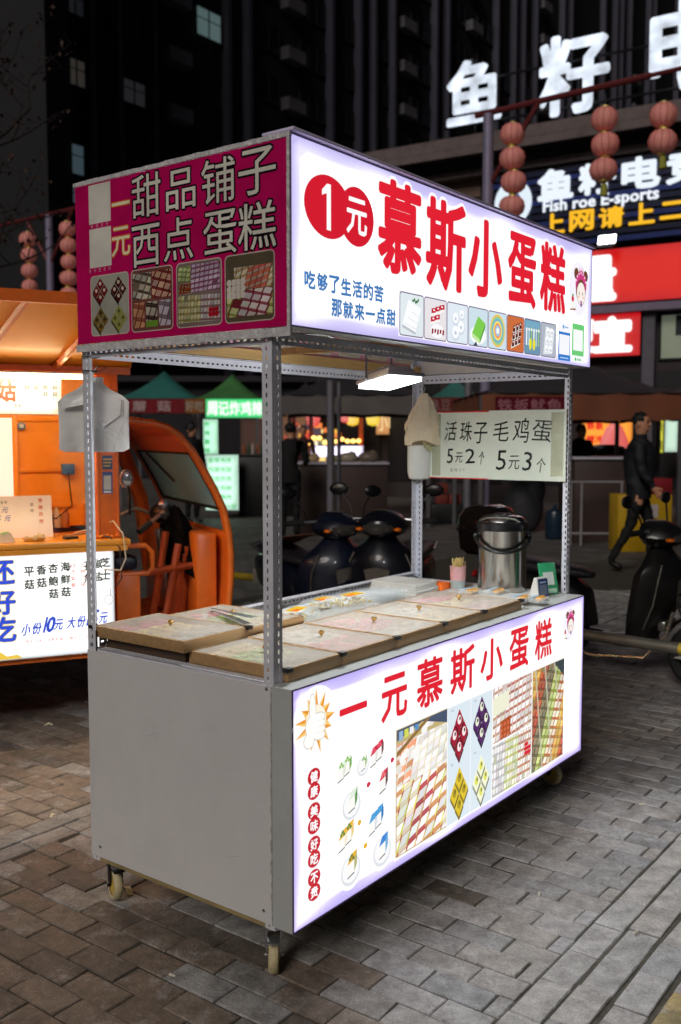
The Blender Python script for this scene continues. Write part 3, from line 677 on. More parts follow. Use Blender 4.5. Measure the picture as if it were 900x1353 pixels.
# ---- upper sign light box
ub = MB(); ub.box((0, .002, ZS0), (1.925, .070, ZS1)); upper = ub.build('upper_light_box', MATS['light_box_metal'], cart)
fr = MB()
for a, b in (((-.001, -.001, ZS0-.001), (1.926, .0018, ZS0+.004)), ((-.001, -.001, ZS1-.004), (1.926, .0018, ZS1+.001)), ((-.001, -.001, ZS0+.004), (.0035, .0018, ZS1-.004)), ((1.9225, -.001, ZS0+.004), (1.926, .0018, ZS1-.004))): fr.box(a, b)
fr.build('frame', pm('lilac_edge', (150, 140, 176), .35, .2), upper)
P0 = Print((0, 0, 0), (1, 0, 0), (0, -1, 0), k=LS)
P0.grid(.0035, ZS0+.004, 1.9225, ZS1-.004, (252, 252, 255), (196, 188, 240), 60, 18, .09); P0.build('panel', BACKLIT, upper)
P = Print((0, -.0005, 0), (1, 0, 0), (0, -1, 0), k=LS, gap=.0004)
P.ell(.155, 2.105, .106, .086, (255, 255, 255), .3, 40); P.ell(.283, 2.102, .086, .084, (255, 255, 255), .35, 40); P.ell(.155, 2.105, .102, .082, (212, 22, 44), 1, 40); P.ell(.283, 2.102, .082, .080, (212, 22, 44), 1.2, 40)
P.poly([(.150, 2.165), (.166, 2.165), (.166, 2.045), (.148, 2.045), (.148, 2.140), (.128, 2.132), (.128, 2.146)], (255, 255, 255), 2); P.ch('元', .238, 2.055, .330, 2.150, (255, 255, 255), 2, .02)
P.build('price_badge', BACKINK, upper)
P = Print((0, -.0005, 0), (1, 0, 0), (0, -1, 0), k=LS, gap=.0004)
redchar(P, '慕', .392, 1.980, .610, 2.232, .034); redchar(P, '斯', .650, 1.965, .878, 2.230, .034); redchar(P, '小', .912, 1.972, 1.134, 2.215, .034)
redchar(P, '蛋', 1.19, 1.972, 1.400, 2.212, .034); redchar(P, '糕', 1.447, 1.978, 1.660, 2.218, .034)
P.build('red_lettering', BACKINK, upper)
P = Print((0, -.0005, 0), (1, 0, 0), (0, -1, 0), k=LS, gap=.0004)
P.line('吃够了生活的苦', .055, 1.884, .044, (252, 252, 255), .4, .10, step=.0525); P.line('那就来一点甜', .170, 1.823, .044, (252, 252, 255), .4, .10, step=.0525); P.line('吃够了生活的苦', .055, 1.884, .044, (56, 120, 186), 1, .030, step=.0525, jit=.04); P.line('那就来一点甜', .170, 1.823, .044, (56, 120, 186), 1, .030, step=.0525, jit=.04)
P.build('blue_lettering', BACKINK, upper)
P = Print((0, -.0005, 0), (1, 0, 0), (0, -1, 0), k=LS, gap=.0004)
F = (96, 70, 110); x0 = .502; pw = .128; gp = .0085
cols8 = [((226, 236, 240), [((252, 253, 255), (226, 228, 232), (206, 210, 216))], 1, 2), ((232, 228, 232), [((206, 40, 66), (250, 244, 244), (150, 24, 44))], 2, 3), ((226, 236, 246), [((250, 252, 255), (206, 220, 236), (190, 206, 224))], 2, 3),
         ((206, 226, 236), [((126, 196, 70), (90, 160, 50), (70, 130, 40))], 1, 1), ((206, 226, 236), None, 0, 0), ((206, 110, 60), [((236, 226, 220), (120, 50, 40), (90, 30, 30))], 3, 5), ((110, 150, 176), [((236, 226, 90), (214, 226, 230), (176, 196, 206))], 4, 3), ((176, 184, 196), [((252, 252, 254), (226, 230, 236), (206, 212, 220))], 2, 3)]
for k, (bgc, pal, nu, nv) in enumerate(cols8):
    a = x0+k*(pw+gp); b0, b1 = 1.8015, 1.924
    P.rect(a-.008, b0-.006, a+pw+.008, b1+.008, (246, 246, 255), .2); P.rrect(a-.003, b0-.003, a+pw+.003, b1+.003, .010, F, 1); P.rrect(a, b0, a+pw, b1, .008, bgc, 1.4)
    c_, d_ = a+pw/2, (b0+b1)/2
    if k == 0:
        P.poly([(a+.012, b0+.03), (a+.085, b0+.012), (a+.116, b0+.085), (a+.045, b0+.105)], (252, 253, 255), 1.8); P.poly([(a+.012, b0+.03), (a+.085, b0+.012), (a+.085, b0+.004), (a+.012, b0+.021)], (190, 196, 204), 1.8)
        for q in range(3): P.poly([(a+.022+.02*q, b0+.034+.018*q), (a+.09+.008*q, b0+.020+.018*q), (a+.09+.008*q, b0+.0215+.018*q), (a+.022+.02*q, b0+.0355+.018*q)], (206, 210, 216), 2.1)
        for q in range(5): P.ell(a+.07+.007*q, b1-.018+.004*math.sin(q*2), .006, .004, (60, 120, 60), 2.4, 8, q)
    elif k in (1, 5):
        cc = (196, 34, 60) if k == 1 else (120, 44, 36); dk_ = tuple(x*.6 for x in cc)
        if k == 5: P.poly([(a+.03, b0+.008), (a+.10, b0+.03), (a+.112, b0+.10), (a+.045, b0+.085)], (244, 240, 236), 1.8)
        for i in range(3):
            for j in range(3 if k == 5 else 2):
                x = a+.035+.024*i+.004*j; y = b0+.022+.026*j+.007*i+(.03 if k == 1 else 0); w1 = .019 if k == 5 else .030
                if k == 1 and i == 2 and j == 0: continue
                P.poly([(x, y), (x+w1, y+.005), (x+w1, y+.020), (x, y+.015)], cc, 2.1); P.poly([(x, y), (x+w1, y+.005), (x+w1, y-.003), (x, y-.008)], (250, 244, 240) if k == 1 else dk_, 2.1); P.ell(x+w1*.5, y+.011, w1*.2, .003, (250, 240, 236), 2.4, 8)
        if k == 1:
            P.ell(c_+.01, b0+.026, .040, .022, (250, 250, 252), 1.7)
            for q in range(5): P.poly([(a+.04+.016*q, b0+.016+.004*(q % 2)), (a+.05+.016*q, b0+.016+.004*(q % 2)), (a+.052+.016*q, b0+.032), (a+.042+.016*q, b0+.032)], (150, 20, 44), 2.2)
    elif k == 2:
        for q, (x, y, r) in enumerate(((.05, .03, .026), (.085, .05, .024), (.05, .075, .022), (.09, .09, .018))): P.ell(a+x, b0+y, r, r*.95, (206, 216, 228), 1.8, 20); P.ell(a+x, b0+y+.003, r*.85, r*.8, (252, 253, 255), 2.1, 20); P.ell(a+x, b0+y, r*.3, r*.25, (196, 206, 226), 2.4, 10)
    elif k == 3:
        P.ell(c_, b0+.035, .055, .030, (250, 252, 252), 1.8); P.poly([(a+.022, b0+.040), (a+.075, b0+.022), (a+.112, b0+.078), (a+.062, b0+.098)], (126, 206, 80), 2.1); P.poly([(a+.022, b0+.040), (a+.075, b0+.022), (a+.075, b0+.008), (a+.022, b0+.026)], (196, 232, 160), 2.1); P.poly([(a+.075, b0+.022), (a+.112, b0+.078), (a+.112, b0+.064), (a+.075, b0+.008)], (90, 160, 60), 2.1); P.poly([(a+.03, b0), (a+.06, b0), (a+.05, b0+.014)], (70, 76, 96), 2.2)
    elif k == 6:
        P.rect(a+.004, b0+.08, a+pw-.004, b1-.004, (120, 170, 196), 1.8)
        for q in range(6): P.rect(a+.010+.020*q, b0+.030, a+.020+.020*q, b0+.085+.006*(q % 3), ((246, 248, 250), (190, 214, 220), (150, 190, 120))[q % 3], 2.1); P.ell(a+.015+.020*q, b0+.088, .007, .005, (246, 246, 236), 2.4, 10)
    elif k == 7:
        P.poly([(a+.02, b0+.006), (a+.10, b0+.012), (a+.116, b1-.02), (a+.04, b1-.010)], (226, 230, 236), 1.8)
        for q in range(6): P.ell(a+.048+.034*(q % 2)+.005*(q//2), b0+.028+.033*(q//2), .015, .014, (255, 255, 255), 2.2, 16); P.ell(a+.050+.034*(q % 2)+.005*(q//2), b0+.024+.033*(q//2), .012, .006, (214, 220, 228), 2.4, 12)
    if k == 4:
        for q, c in enumerate(((236, 196, 90), (150, 206, 150), (110, 176, 214), (240, 226, 110), (236, 150, 110), (150, 200, 230), (252, 250, 240))): P.ell(c_, d_, .055-.0075*q, .056-.0075*q, c, 1.8+.3*q, 24)
    if k == 6:
        for q in (0, 1): P.ell(a+.045+.03*q, b0+.035, .010, .022, (240, 230, 20), 4, 10)
P.build('printed_photos', BACKINK, upper)
P = Print((0, -.0005, 0), (1, 0, 0), (0, -1, 0), k=LS, gap=.0004)
girl(P, 1.815, 2.095, 1.75); P.build('cartoon_girl_picture', BACKINK, upper)
P = Print((0, -.0005, 0), (1, 0, 0), (0, -1, 0), k=LS, gap=.0004)
P.rect(1.606, 1.795, 1.728, 1.945, (250, 250, 255), 1); P.rect(1.610, 1.795, 1.724, 1.905, (40, 120, 206), 1.4); P.rect(1.618, 1.818, 1.716, 1.895, (246, 248, 252), 1.8); P.ell(1.655, 1.925, .008, .008, (90, 160, 220), 1.8); P.rect(1.668, 1.922, 1.70, 1.928, (150, 180, 214), 1.8)
P.rect(1.734, 1.795, 1.860, 1.950, (250, 252, 255), 1); P.rrect(1.737, 1.822, 1.857, 1.948, .006, (110, 206, 120), 1.4); P.rect(1.750, 1.842, 1.844, 1.925, (248, 252, 250), 1.8); P.ell(1.775, 1.807, .009, .007, (90, 190, 110), 1.8); P.rect(1.79, 1.803, 1.83, 1.811, (150, 206, 160), 1.8)
for a in (1.63, 1.65, 1.67, 1.69): P.rect(a, 1.803, a+.014, 1.808, (200, 224, 250), 2)
P.build('payment_cards_print', BACKINK, upper)
# ---- roof, banners, wood
m = MB(); m.box((-.002, .072, ZS1-.006), (1.928, D_+.008, ZS1-.003)); m.build('roof_sheet', pm('roof_sheet', (196, 192, 204), .35, .3, var=.1, bump=.2), cart)
m = MB(); m.box((-.006, -.016, ZS1+.0015), (1.935, .09, ZS1+.011), bev=.003); m.build('roof_lip', pm('lilac_board', (214, 204, 236), .5, var=.08, scale=6, stain=.1), cart)
SILV = pm('silver_tape', (214, 212, 214), .25, .12, var=.2, scale=40, bump=.7, bscale=70, coat=.4)
m = MB(); rnd = random.Random(9)
for (z0, z1) in ((ZS1-.010, ZS1+.002), (ZS0-.024, ZS0-.001)):
    for i in range(30):
        a = -.002+i*.0285; m.box((-.0045-rnd.uniform(0, .001), a, z0+rnd.uniform(-.001, .001)), (.004, a+.0283, z1+rnd.uniform(-.001, .001)))
for i in range(16): m.box((-.0042, .0, ZS0+i*.0295), (.003, .0085+rnd.uniform(0, .001), ZS0+i*.0295+.0293))
m.build('edge_tape', SILV, cart)
m = MB(); m.box((-.003, .0100, ZS0+.001), (-.0005, D_+.002, ZS1-.012)); sb = m.build('side_banner', pm('banner_cloth_magenta', (200, 12, 96), .3, var=.05, coat=.3), cart)
P = Print((-.003, 0, 0), (0, -1, 0), (-1, 0, 0), gap=.0003)
P.rect(-(D_+.001), ZS0+.002, -.011, ZS1-.013, (196, 8, 94), 0)
CREAM = (226, 222, 210)
for c, a, b, z0, z1 in (('甜', .589, .471, 2.123, 2.241), ('品', .448, .333, 2.125, 2.232), ('铺', .309, .187, 2.122, 2.238), ('子', .173, .045, 2.125, 2.240), ('西', .592, .477, 1.985, 2.100), ('点', .460, .344, 1.988, 2.103), ('蛋', .304, .182, 1.985, 2.100), ('糕', .176, .045, 1.985, 2.104)):
    P.ch(c, -a, z0, -b, z1, (20, 12, 18), 1, .046); P.ch(c, -a, z0, -b, z1, CREAM, 2, .003)
for c, a, b, z0, z1 in (('一', .678, .601, 2.135, 2.215), ('元', .680, .602, 2.026, 2.108)):
    P.ch(c, -a, z0, -b, z1, (226, 110, 20), 1, .05); P.ch(c, -a, z0, -b, z1, (250, 240, 200), 2, .008)
P.build('lettering', VINYL, sb)
P = Print((-.003, 0, 0), (0, -1, 0), (-1, 0, 0), gap=.0003)
for z0, z1 in ((2.132, 2.246), (2.003, 2.117)): P.rect(-.783, z0, -.684, z1, (222, 218, 208), 1)
P.line('微信支付', -.775, 2.120, .0105, (226, 170, 190), 1, .008, step=.023); P.line('支付宝支付', -.787, 1.990, .0105, (226, 170, 190), 1, .008, step=.022)
P.build('payment_cards_print', VINYL, sb)
P = Print((-.003, 0, 0), (0, -1, 0), (-1, 0, 0), gap=.0003)
FRM = (206, 190, 176)
def bframe(a, b, z0=1.803, z1=1.976): P.rrect(-a-.003, z0-.003, -b+.003, z1+.003, .014, FRM, 1); return (-a, z0, -b, z1)
u0, v0, u1, v1 = bframe(.779, .613); P.rrect(u0, v0, u1, v1, .012, (168, 166, 154), 1.3)
def q4(cu, cv, c, d, s=.040):
    for a, b in ((-1, 0), (0, 1), (1, 0), (0, -1)):
        x, y = cu+a*s*.45, cv+b*s*.5; P.poly([(x-s*.42, y), (x, y-s*.46), (x+s*.42, y), (x, y+s*.46)], c, 2); P.ell(x, y+.002, s*.15, s*.15, d, 2.5, 8)
    P.poly([(cu-s*.87, cv-.001), (cu-s*.87, cv-.010), (cu, cv-s-.008), (cu, cv-s+.002)], tuple(k*.5 for k in c), 1.8)
q4(u0+.042, 1.932, (110, 24, 24), (214, 190, 180)); q4(u0+.124, 1.930, (70, 24, 24), (206, 190, 170)); q4(u0+.042, 1.846, (120, 96, 40), (60, 50, 30)); q4(u0+.124, 1.846, (150, 150, 76), (96, 96, 50))
u0, v0, u1, v1 = bframe(.597, .429); P.rrect(u0, v0, u1, v1, .012, (120, 70, 66), 1.3); um = (u0+u1)/2
P.photo(u0+.004, 1.892, um-.002, 1.968, (120, 100, 84), [((196, 190, 170), (70, 56, 44), (90, 76, 60))], 3, 3, 1.6, .8); P.photo(um+.002, 1.892, u1-.004, 1.968, (120, 36, 30), [((206, 160, 140), (110, 30, 30), (80, 24, 24))], 3, 3, 1.6, .8)
for k in range(3): P.photo(u0+.005+.054*k, 1.812, u0+.054+.054*k, 1.885, ((120, 50, 40), (60, 50, 46), (110, 90, 100))[k], [(((206, 150, 110), (150, 80, 60), (120, 60, 40)), ((190, 180, 170), (60, 40, 30), (50, 36, 30)), ((200, 190, 200), (120, 100, 110), (100, 80, 90)))[k]], 2, 2, 1.6, .6)
P.rect(um-.025, 1.812, um+.025, 1.83, (110, 150, 50), 3)
u0, v0, u1, v1 = bframe(.409, .240); P.rrect(u0, v0, u1, v1, .012, (130, 110, 110), 1.3)
P.photo(u0+.055, 1.895, u1-.004, 1.970, (120, 76, 96), [((206, 180, 206), (130, 70, 96), (110, 60, 80))], 6, 5, 1.6, .2); P.photo(u0+.004, 1.925, u0+.055, 1.968, (120, 130, 80), [((190, 200, 140), (120, 140, 70), (96, 110, 60))], 3, 3, 1.6, .4); P.photo(u0+.006, 1.892, u0+.056, 1.921, (196, 190, 150), [((150, 60, 30), (110, 36, 20), (90, 30, 20))], 4, 2, 1.6, .4)
P.photo(u0+.004, 1.812, u1-.004, 1.888, (130, 120, 100), [((206, 200, 150), (150, 140, 80), (120, 110, 60)), ((200, 190, 190), (130, 90, 90), (110, 80, 80))], 12, 4, 1.6, .1)
for k in range(6): P.ell(u1-.04+.012*(k % 3), 1.83+.013*(k//3), .008, .007, (176, 24, 40), 3, 8)
u0, v0, u1, v1 = bframe(.223, .053); P.rrect(u0, v0, u1, v1, .012, (96, 84, 66), 1.3)
P.photo(u0+.004, 1.815, u1-.004, 1.885, (120, 40, 50), [((222, 210, 206), (150, 60, 76), (130, 50, 60)), ((214, 214, 150), (150, 150, 70), (120, 120, 60))], 5, 3, 1.6, .7); P.photo(u0+.03, 1.885, u1-.004, 1.945, (110, 96, 70), [((226, 214, 190), (190, 160, 110), (150, 120, 80)), ((206, 110, 90), (190, 160, 140), (150, 60, 50))], 6, 3, 1.6, .6)
for k in range(12): P.ell(u0+.014+.016*(k % 4), 1.872+.017*(k//4), .010, .009, (226, 216, 206), 3.2, 12)
P.build('printed_photos', VINYL, sb)
# back banner, seen from inside through the cloth, and the right one
m = MB(); m.box((.002, D_+.006, ZS0+.012), (1.92, D_+.008, ZS1-.008)); bb = m.build('back_banner', pm('banner_cloth_back', (232, 168, 186), .5, var=.08, bump=.15, bscale=8), cart)
P = Print((0, D_+.006, 0), (1, 0, 0), (0, -1, 0), gap=.0006)
for k in range(9):
    a = .10+k*.205; P.rrect(a, 1.83, a+.15, 2.00, .014, (240, 232, 206), 1); P.rrect(a+.006, 1.836, a+.144, 1.994, .012, (222, 212, 186), 1.5)
    P.photo(a+.012, 1.842, a+.138, 1.988, (222, 212, 188), [((236, 226, 206), (206, 190, 168), (196, 180, 160))], 6, 6, 2, .1)
P.build('printed_photos', VINYL, bb)
m = MB(); m.box((1.923, .073, ZS0+.002), (1.927, D_+.004, ZS1-.008)); rb = m.build('side_banner', pm('banner_cloth_right', (214, 206, 196), .5, var=.1, bump=.15, bscale=8), cart)
m = MB(); m.box((.05, D_-.046, 1.778), (1.89, D_-.010, 1.815)); m.build('wooden_bar', pm('raw_wood', (176, 140, 84), .7, var=.3, scale=5, stretch=(.5, 6, 6), bump=.2), cart)
m = MB(); m.box((.86-.012, .074, 1.800), (.86+.012, D_-.05, 1.826)); m.build('wooden_bar', MATS['raw_wood'], cart)
m = MB()
for x in (.03, 1.905):
    pass
m.box((.014, .10, 1.70), (.024, .13, 1.745)); 
# ---- casters
def caster(s, t, ang, brake):
    e = MB(); M = T(s, t, 0) @ RZ(ang)
    e.box((-.032, -.028, .146), (.032, .028, .1495), M); 
    e.box((-.010, -.022, .060), (.014, -.018, .135), M); e.box((-.010, .018, .060), (.014, .022, .135), M)
    e.box((-.014, -.022, .132), (.024, .022, .138), M); e.tube([(.0, 0, .137), (.0, 0, .147)], .020, 14, M=M)
    e.tube([(.004, -.026, .052), (.004, .026, .052)], .006, 10, M=M)
    if brake: e.box((-.052, -.018, .108), (-.010, .018, .113), M @ T(0, 0, 0), bev=.002); e.box((.0, -.02, .100), (.035, .02, .105), M, bev=.002)
    c = e.build('caster', DARKM if brake != 2 else GALV, cart)
    Mw = M @ T(.004, 0, .052) @ RX(math.pi/2)
    t_ = MB(); t_.lathe([(.034, -.013), (.046, -.0135), (.0505, -.009), (.052, 0), (.0505, .009), (.046, .0135), (.034, .013)], 32, Mw, cap=False); t_.build('tyre', pm('cream_rubber', (206, 192, 150), .6, var=.15, scale=30, bump=.2, stain=.4), c)
    h = MB(); h.lathe([(.008, -.015), (.034, -.011), (.035, 0), (.034, .011), (.008, .015)], 24, Mw); h.build('rim', pm('yellow_hub', (206, 176, 80), .5, var=.1), c)
caster(.069, .806, R(66), 1); caster(.050, .112, R(38), 2); caster(1.885, .116, R(75), 0); caster(1.88, .80, R(60), 0)

# ================================================================== THINGS ON AND IN THE CART
LID = bpy.data.materials.new('foggy_acrylic'); LID.use_nodes = True
_n = LID.node_tree; _b = _n.nodes['Principled BSDF']; _b.inputs['Roughness'].default_value = .16; _b.inputs['Base Color'].default_value = (.60, .55, .48, 1)
_tc = _n.nodes.new('ShaderNodeTexCoord'); _nz = _n.nodes.new('ShaderNodeTexNoise'); _nz.inputs['Scale'].default_value = 3.5; _nz.inputs['Detail'].default_value = 5; _n.links.new(_tc.outputs['Object'], _nz.inputs['Vector'])
_mr = _n.nodes.new('ShaderNodeMapRange'); _mr.inputs[1].default_value = .35; _mr.inputs[2].default_value = .65; _mr.inputs[3].default_value = .30; _mr.inputs[4].default_value = .58; _n.links.new(_nz.outputs[0], _mr.inputs[0]); _n.links.new(_mr.outputs[0], _b.inputs['Alpha'])
_m2 = _n.nodes.new('ShaderNodeMapRange'); _m2.inputs[3].default_value = .05; _m2.inputs[4].default_value = .28; _n.links.new(_nz.outputs[0], _m2.inputs[0]); _n.links.new(_m2.outputs[0], _b.inputs['Roughness'])
KNOB = pm('brass_knob', (190, 150, 80), .3, .8); BLK = pm('black_clasp', (22, 20, 20), .4)
CAKEM = printmat('cake_icing', 0, .6)
def cake_box(s0, s1, t0, t1, z0, z1, label, pal, clasp, knob=True, rz=0):
    o = empty('cake_box', cw((s0+s1)/2, (t0+t1)/2, z0), YAW+rz, label, 'cake box', 'lidded bamboo cake boxes on the cart')
    a, b, h = (s1-s0)/2-.0015, (t1-t0)/2-.0015, z1-z0; m = MB(); th = .009
    m.box((-a, -b, 0), (a, -b+th, h-.003), bev=.001); m.box((-a, b-th, 0), (a, b, h-.003), bev=.001); m.box((-a, -b+th, 0), (-a+th, b-th, h-.003), bev=.001); m.box((a-th, -b+th, 0), (a, b-th, h-.003), bev=.001)
    m.build('frame', WOODL, o)
    m = MB(); m.box((-a+th, -b+th, .001), (a-th, b-th, .004)); m.build('tray', WHITEP, o)
    l = MB(); l.box((-a+.0092, -b+.0092, h-.0060), (a-.0092, b-.0092, h-.0028)); l.build('lid', LID, o)
    if knob: k = MB(); k.lathe([(.004, 0), (.004, .005), (.009, .009), (.010, .013), (.007, .017), (.001, .018)], 16, T(0, 0, h)); k.build('knob', KNOB, o)
    for x, y in clasp:
        c = MB(); c.box((a*x-.012, b*y-.010 if y else -.010, h-.011), (a*x+.012, b*y+.010 if y else .010, h+.0008), bev=.001); c.build('clasp', BLK, o)
    # the cakes inside
    rnd = random.Random(int(s0*100)+int(t0*10)); ck = MB(); nu = max(2, int((2*a-.03)/.042)); nv = max(2, int((2*b-.03)/.042))
    for i in range(nu):
        for j in range(nv):
            if rnd.random() < .12: continue
            x = -a+.018+(2*a-.036)*(i+.5)/nu; y = -b+.018+(2*b-.036)*(j+.5)/nv; r = .0165; p = pal[(j*len(pal)//nv) % len(pal)]
            hh = h-.012-rnd.uniform(0, .005); M = T(x, y, 0) @ RZ(rnd.uniform(-.12, .12))
            ck.box((-r, -r, .004), (r, r, hh*.6), M, color=lin(tuple(k*.8 for k in p))); ck.box((-r, -r, hh*.6), (r, r, hh), M, color=lin(p), bev=.003)
    ck.build('cakes', CAKEM, o, kind='stuff')
    return o
PK, CR, GRN, WHT, MAU = (240, 120, 150), (250, 226, 160), (176, 206, 90), (250, 246, 238), (196, 100, 130)
js = (.052, .300, .585, .875, 1.150, 1.450)
front = [('lidded bamboo cake box behind the near front post', [WHT, GRN, CR]), ('second bamboo cake box from the near post, pinkish cakes under foggy lid', [PK, WHT]), ('middle bamboo cake box of the front row, mauve cakes under foggy lid', [WHT, MAU, PK]),
         ('fourth front bamboo cake box from the near post, cream cakes inside', [CR, WHT]), ('bamboo cake box nearest the steel insulated pot, clear shiny lid', [MAU, CR, PK])]
for i, (lb_, pal) in enumerate(front):
    cake_box(js[i], js[i+1], .058, .440, .8355, .8745, lb_, pal, [(-1, -1), (1, -1)] if i in (0, 4) else [(1, -1)] if i < 4 else [])
cake_box(.020, .300, .425, .835, .8705, .9080, 'raised bamboo cake box at the back left corner of the cart', [WHT, CR, PK], [(-1, 1), (1, -1)])
m_box = cake_box(.305, .600, .446, .832, .8705, .8960, 'bamboo cake box at the back with steel tongs lying on its lid', [CR, GRN, PK], [])
bx_ = MB(); bx_.box((.05, .45, .834), (.60, .80, .8703), M=CM); tag(bx_.build('riser_board', pm('dark_wood', (70, 52, 38), .6, var=.3)), 'dark low board under the two back cake boxes', 'board')
# tongs
tg = empty('tongs', cw(.40, .60, .8975), YAW+R(-112), 'silver perforated serving tongs lying on a back cake box lid', 'tongs')
for sgn in (-1, 1):
    m = MB(); pts = [(-.16, 0, .004+.005*sgn), (-.08, .006*sgn, .006+.008*sgn*.5+.003), (.06, .010*sgn, .008+.006*(sgn+1)), (.15, .012*sgn, .006+.010*(sgn+1))]
    for a, b in zip(pts, pts[1:]):
        wa = .006 if a[0] < 0 else .016; wb = .006 if b[0] < 0 else .017
        m.add([(a[0], a[1]-wa, a[2]), (b[0], b[1]-wb, b[2]), (b[0], b[1]+wb, b[2]), (a[0], a[1]+wa, a[2]), (a[0], a[1]-wa, a[2]+.001), (b[0], b[1]-wb, b[2]+.001), (b[0], b[1]+wb, b[2]+.001), (a[0], a[1]+wa, a[2]+.001)], [(0, 3, 2, 1), (4, 5, 6, 7), (0, 1, 5, 4), (1, 2, 6, 5), (2, 3, 7, 6), (3, 0, 4, 7)])
    m.build('arm', GALV, tg)
# clear takeaway trays with a yellow and orange label
CLEAR = pm('clear_plastic', (226, 232, 232), .08, alpha=.28, var=.02); NOOD = pm('pale_crisps', (226, 206, 140), .5, var=.15)
for i, (s, t, z, rz, lb_) in enumerate(((.98, .66, .8345, .1, 'clear takeaway tray furthest back beside the white box stack, yellow label'), (.74, .60, .8345, .25, 'clear takeaway tray nearest the tongs, orange label and pale crisps'), (.93, .49, .8745, -.05, 'clear takeaway tray overlapping the middle cake boxes, yellow label'))):
    o = empty('takeaway_tray', cw(s, t, z), YAW+rz, lb_, 'food tray', 'clear trays with labels')
    m = MB(); ring = lambda a, b, z_: [(-a, -b, z_), (a, -b, z_), (a, b, z_), (-a, b, z_)]
    m.loft([ring(.075, .045, 0), ring(.088, .058, .026), ring(.094, .064, .027), ring(.088, .058, .029), ring(.076, .046, .044)]); t_ = m.build('tray', CLEAR, o)
    m = MB(); m.box((-.045, -.025, .0445), (.050, .022, .0452)); m.build('label', pm('label_yellow', (240, 190, 40), .4), o)
    m = MB(); m.box((-.045, -.025, .0453), (.0, -.002, .0457)); m.build('label_stripe', pm('label_orange', (236, 110, 30), .4), o)
    m = MB(); rnd = random.Random(i)
    for k in range(26):
        x = rnd.uniform(-.07, .07); y = rnd.uniform(-.04, .04); m.tube([(x-.006, y, .006+rnd.uniform(0, .02)), (x+.004, y+.008, .010+rnd.uniform(0, .02)), (x+.012, y, .008+rnd.uniform(0, .02))], .0035, 6)
    m.build('crisps', NOOD, o, kind='stuff')
for i, (a, b, lb_) in enumerate((((1.455, .545, .8345), (1.635, .780, .858), 'lower layer of white cardboard boxes stacked behind the cake boxes'), ((1.460, .550, .8585), (1.630, .775, .884), 'top layer of white cardboard boxes stacked behind the cake boxes'))):
    o = empty('carton_stack', cw(0, 0), YAW, lb_, 'box stack', 'white cardboard boxes in a stack'); o['group'] = 'white cardboard boxes in a stack'
    for k in range(2):
        z0 = a[2]+k*(b[2]-a[2])/2; z1 = z0+(b[2]-a[2])/2-.0008; m = MB(); q = .002*k; m.box((a[0]+q, a[1]-q, z0), (b[0]+q, b[1]-q, z1), bev=.001); m.build('carton', pm('white_card', (236, 236, 230), .6, var=.04), o)
m = MB(); m.box((1.655, .54, .8345), (1.735, .65, .862), bev=.001, M=CM); tag(m.build('paper_box', pm('orange_card', (240, 110, 20), .5)), 'small orange paper box between white box stack and toothpick cup', 'box')
o = empty('lid_stack', cw(1.31, .62, .8345), YAW, 'stack of clear plastic lids left of the white box stack', 'lid stack')
for k in range(5):
    m = MB(); m.loft([[(-.085, -.075, .009*k), (.085, -.075, .009*k), (.085, .075, .009*k), (-.085, .075, .009*k)], [(-.078, -.068, .009*k+.007), (.078, -.068, .009*k+.007), (.078, .068, .009*k+.007), (-.078, .068, .009*k+.007)]]); m.build('lid', CLEAR, o)
# toothpick cup
o = empty('toothpick_cup', cw(1.735, .505, .8345), YAW, 'pink paper cup full of bamboo picks beside the steel pot', 'cup')
m = MB(); m.lathe([(.030, 0), (.036, .100), (.0375, .102), (.0345, .100), (.030, .012), (.002, .010)], 24); m.build('cup', pm('pink_paper', (226, 170, 170), .6, var=.2, scale=14), o)
m = MB(); m.lathe([(.0308, .004), (.0328, .040), (.0322, .041)], 24, cap=False); m.build('band', pm('grey_band', (150, 160, 156), .6, var=.2), o)
m = MB(); rnd = random.Random(3)
for k in range(46):
    a = rnd.uniform(0, 6.28); r = rnd.uniform(0, .024); h = rnd.uniform(.122, .140); m.tube([(r*.6*math.cos(a), r*.6*math.sin(a), .02), (r*1.35*math.cos(a), r*1.35*math.sin(a), h)], .0014, 5)
m.build('picks', pm('bamboo_picks', (226, 200, 130), .6), o, kind='stuff')
# insulated pot
o = empty('insulated_pot', cw(1.835, .345, .8345), YAW, 'stainless steel insulated drinks pot with black lid and handle', 'insulated pot')
SS = pm('brushed_steel', (196, 192, 186), .17, 1.0, var=.06, scale=4, stretch=(1, 1, 30)); 
m = MB(); m.lathe([(.100, 0), (.104, .004), (.1045, .262), (.106, .264), (.106, .272)], 48); m.build('body', SS, o)
m = MB(); m.lathe([(.1065, .262), (.110, .266), (.1105, .292), (.104, .300), (.085, .303)], 40); m.build('collar', BLACKP, o)
m = MB(); m.lathe([(.100, .301), (.096, .312), (.080, .322), (.04, .328), (.002, .329)], 40); l_ = m.build('lid', SS, o)
m = MB(); m.box((-.03, -.03, .326), (.03, .03, .334), bev=.004); m.build('latch', BLACKP, l_)
m = MB(); pts = []
vdir = math.atan2(-(2.5+1.5), -.5)-YAW
for k in range(15):
    a = math.pi*k/14; x = .117*math.cos(a); d = .117*math.sin(a)+.004; z = .235-.060*math.sin(a)
    A = vdir+math.pi/2; pts.append((x*math.cos(A)+d*math.cos(vdir), x*math.sin(A)+d*math.sin(vdir), z))
m.tube(pts, .0065, 10); m.build('handle', BLACKP, o)
m = MB()
for k in (0, -1): p = Vector(pts[k]); m.ell((p.x*.97, p.y*.97, p.z), (.013, .013, .016))
m.build('handle_pivot', BLACKP, o)
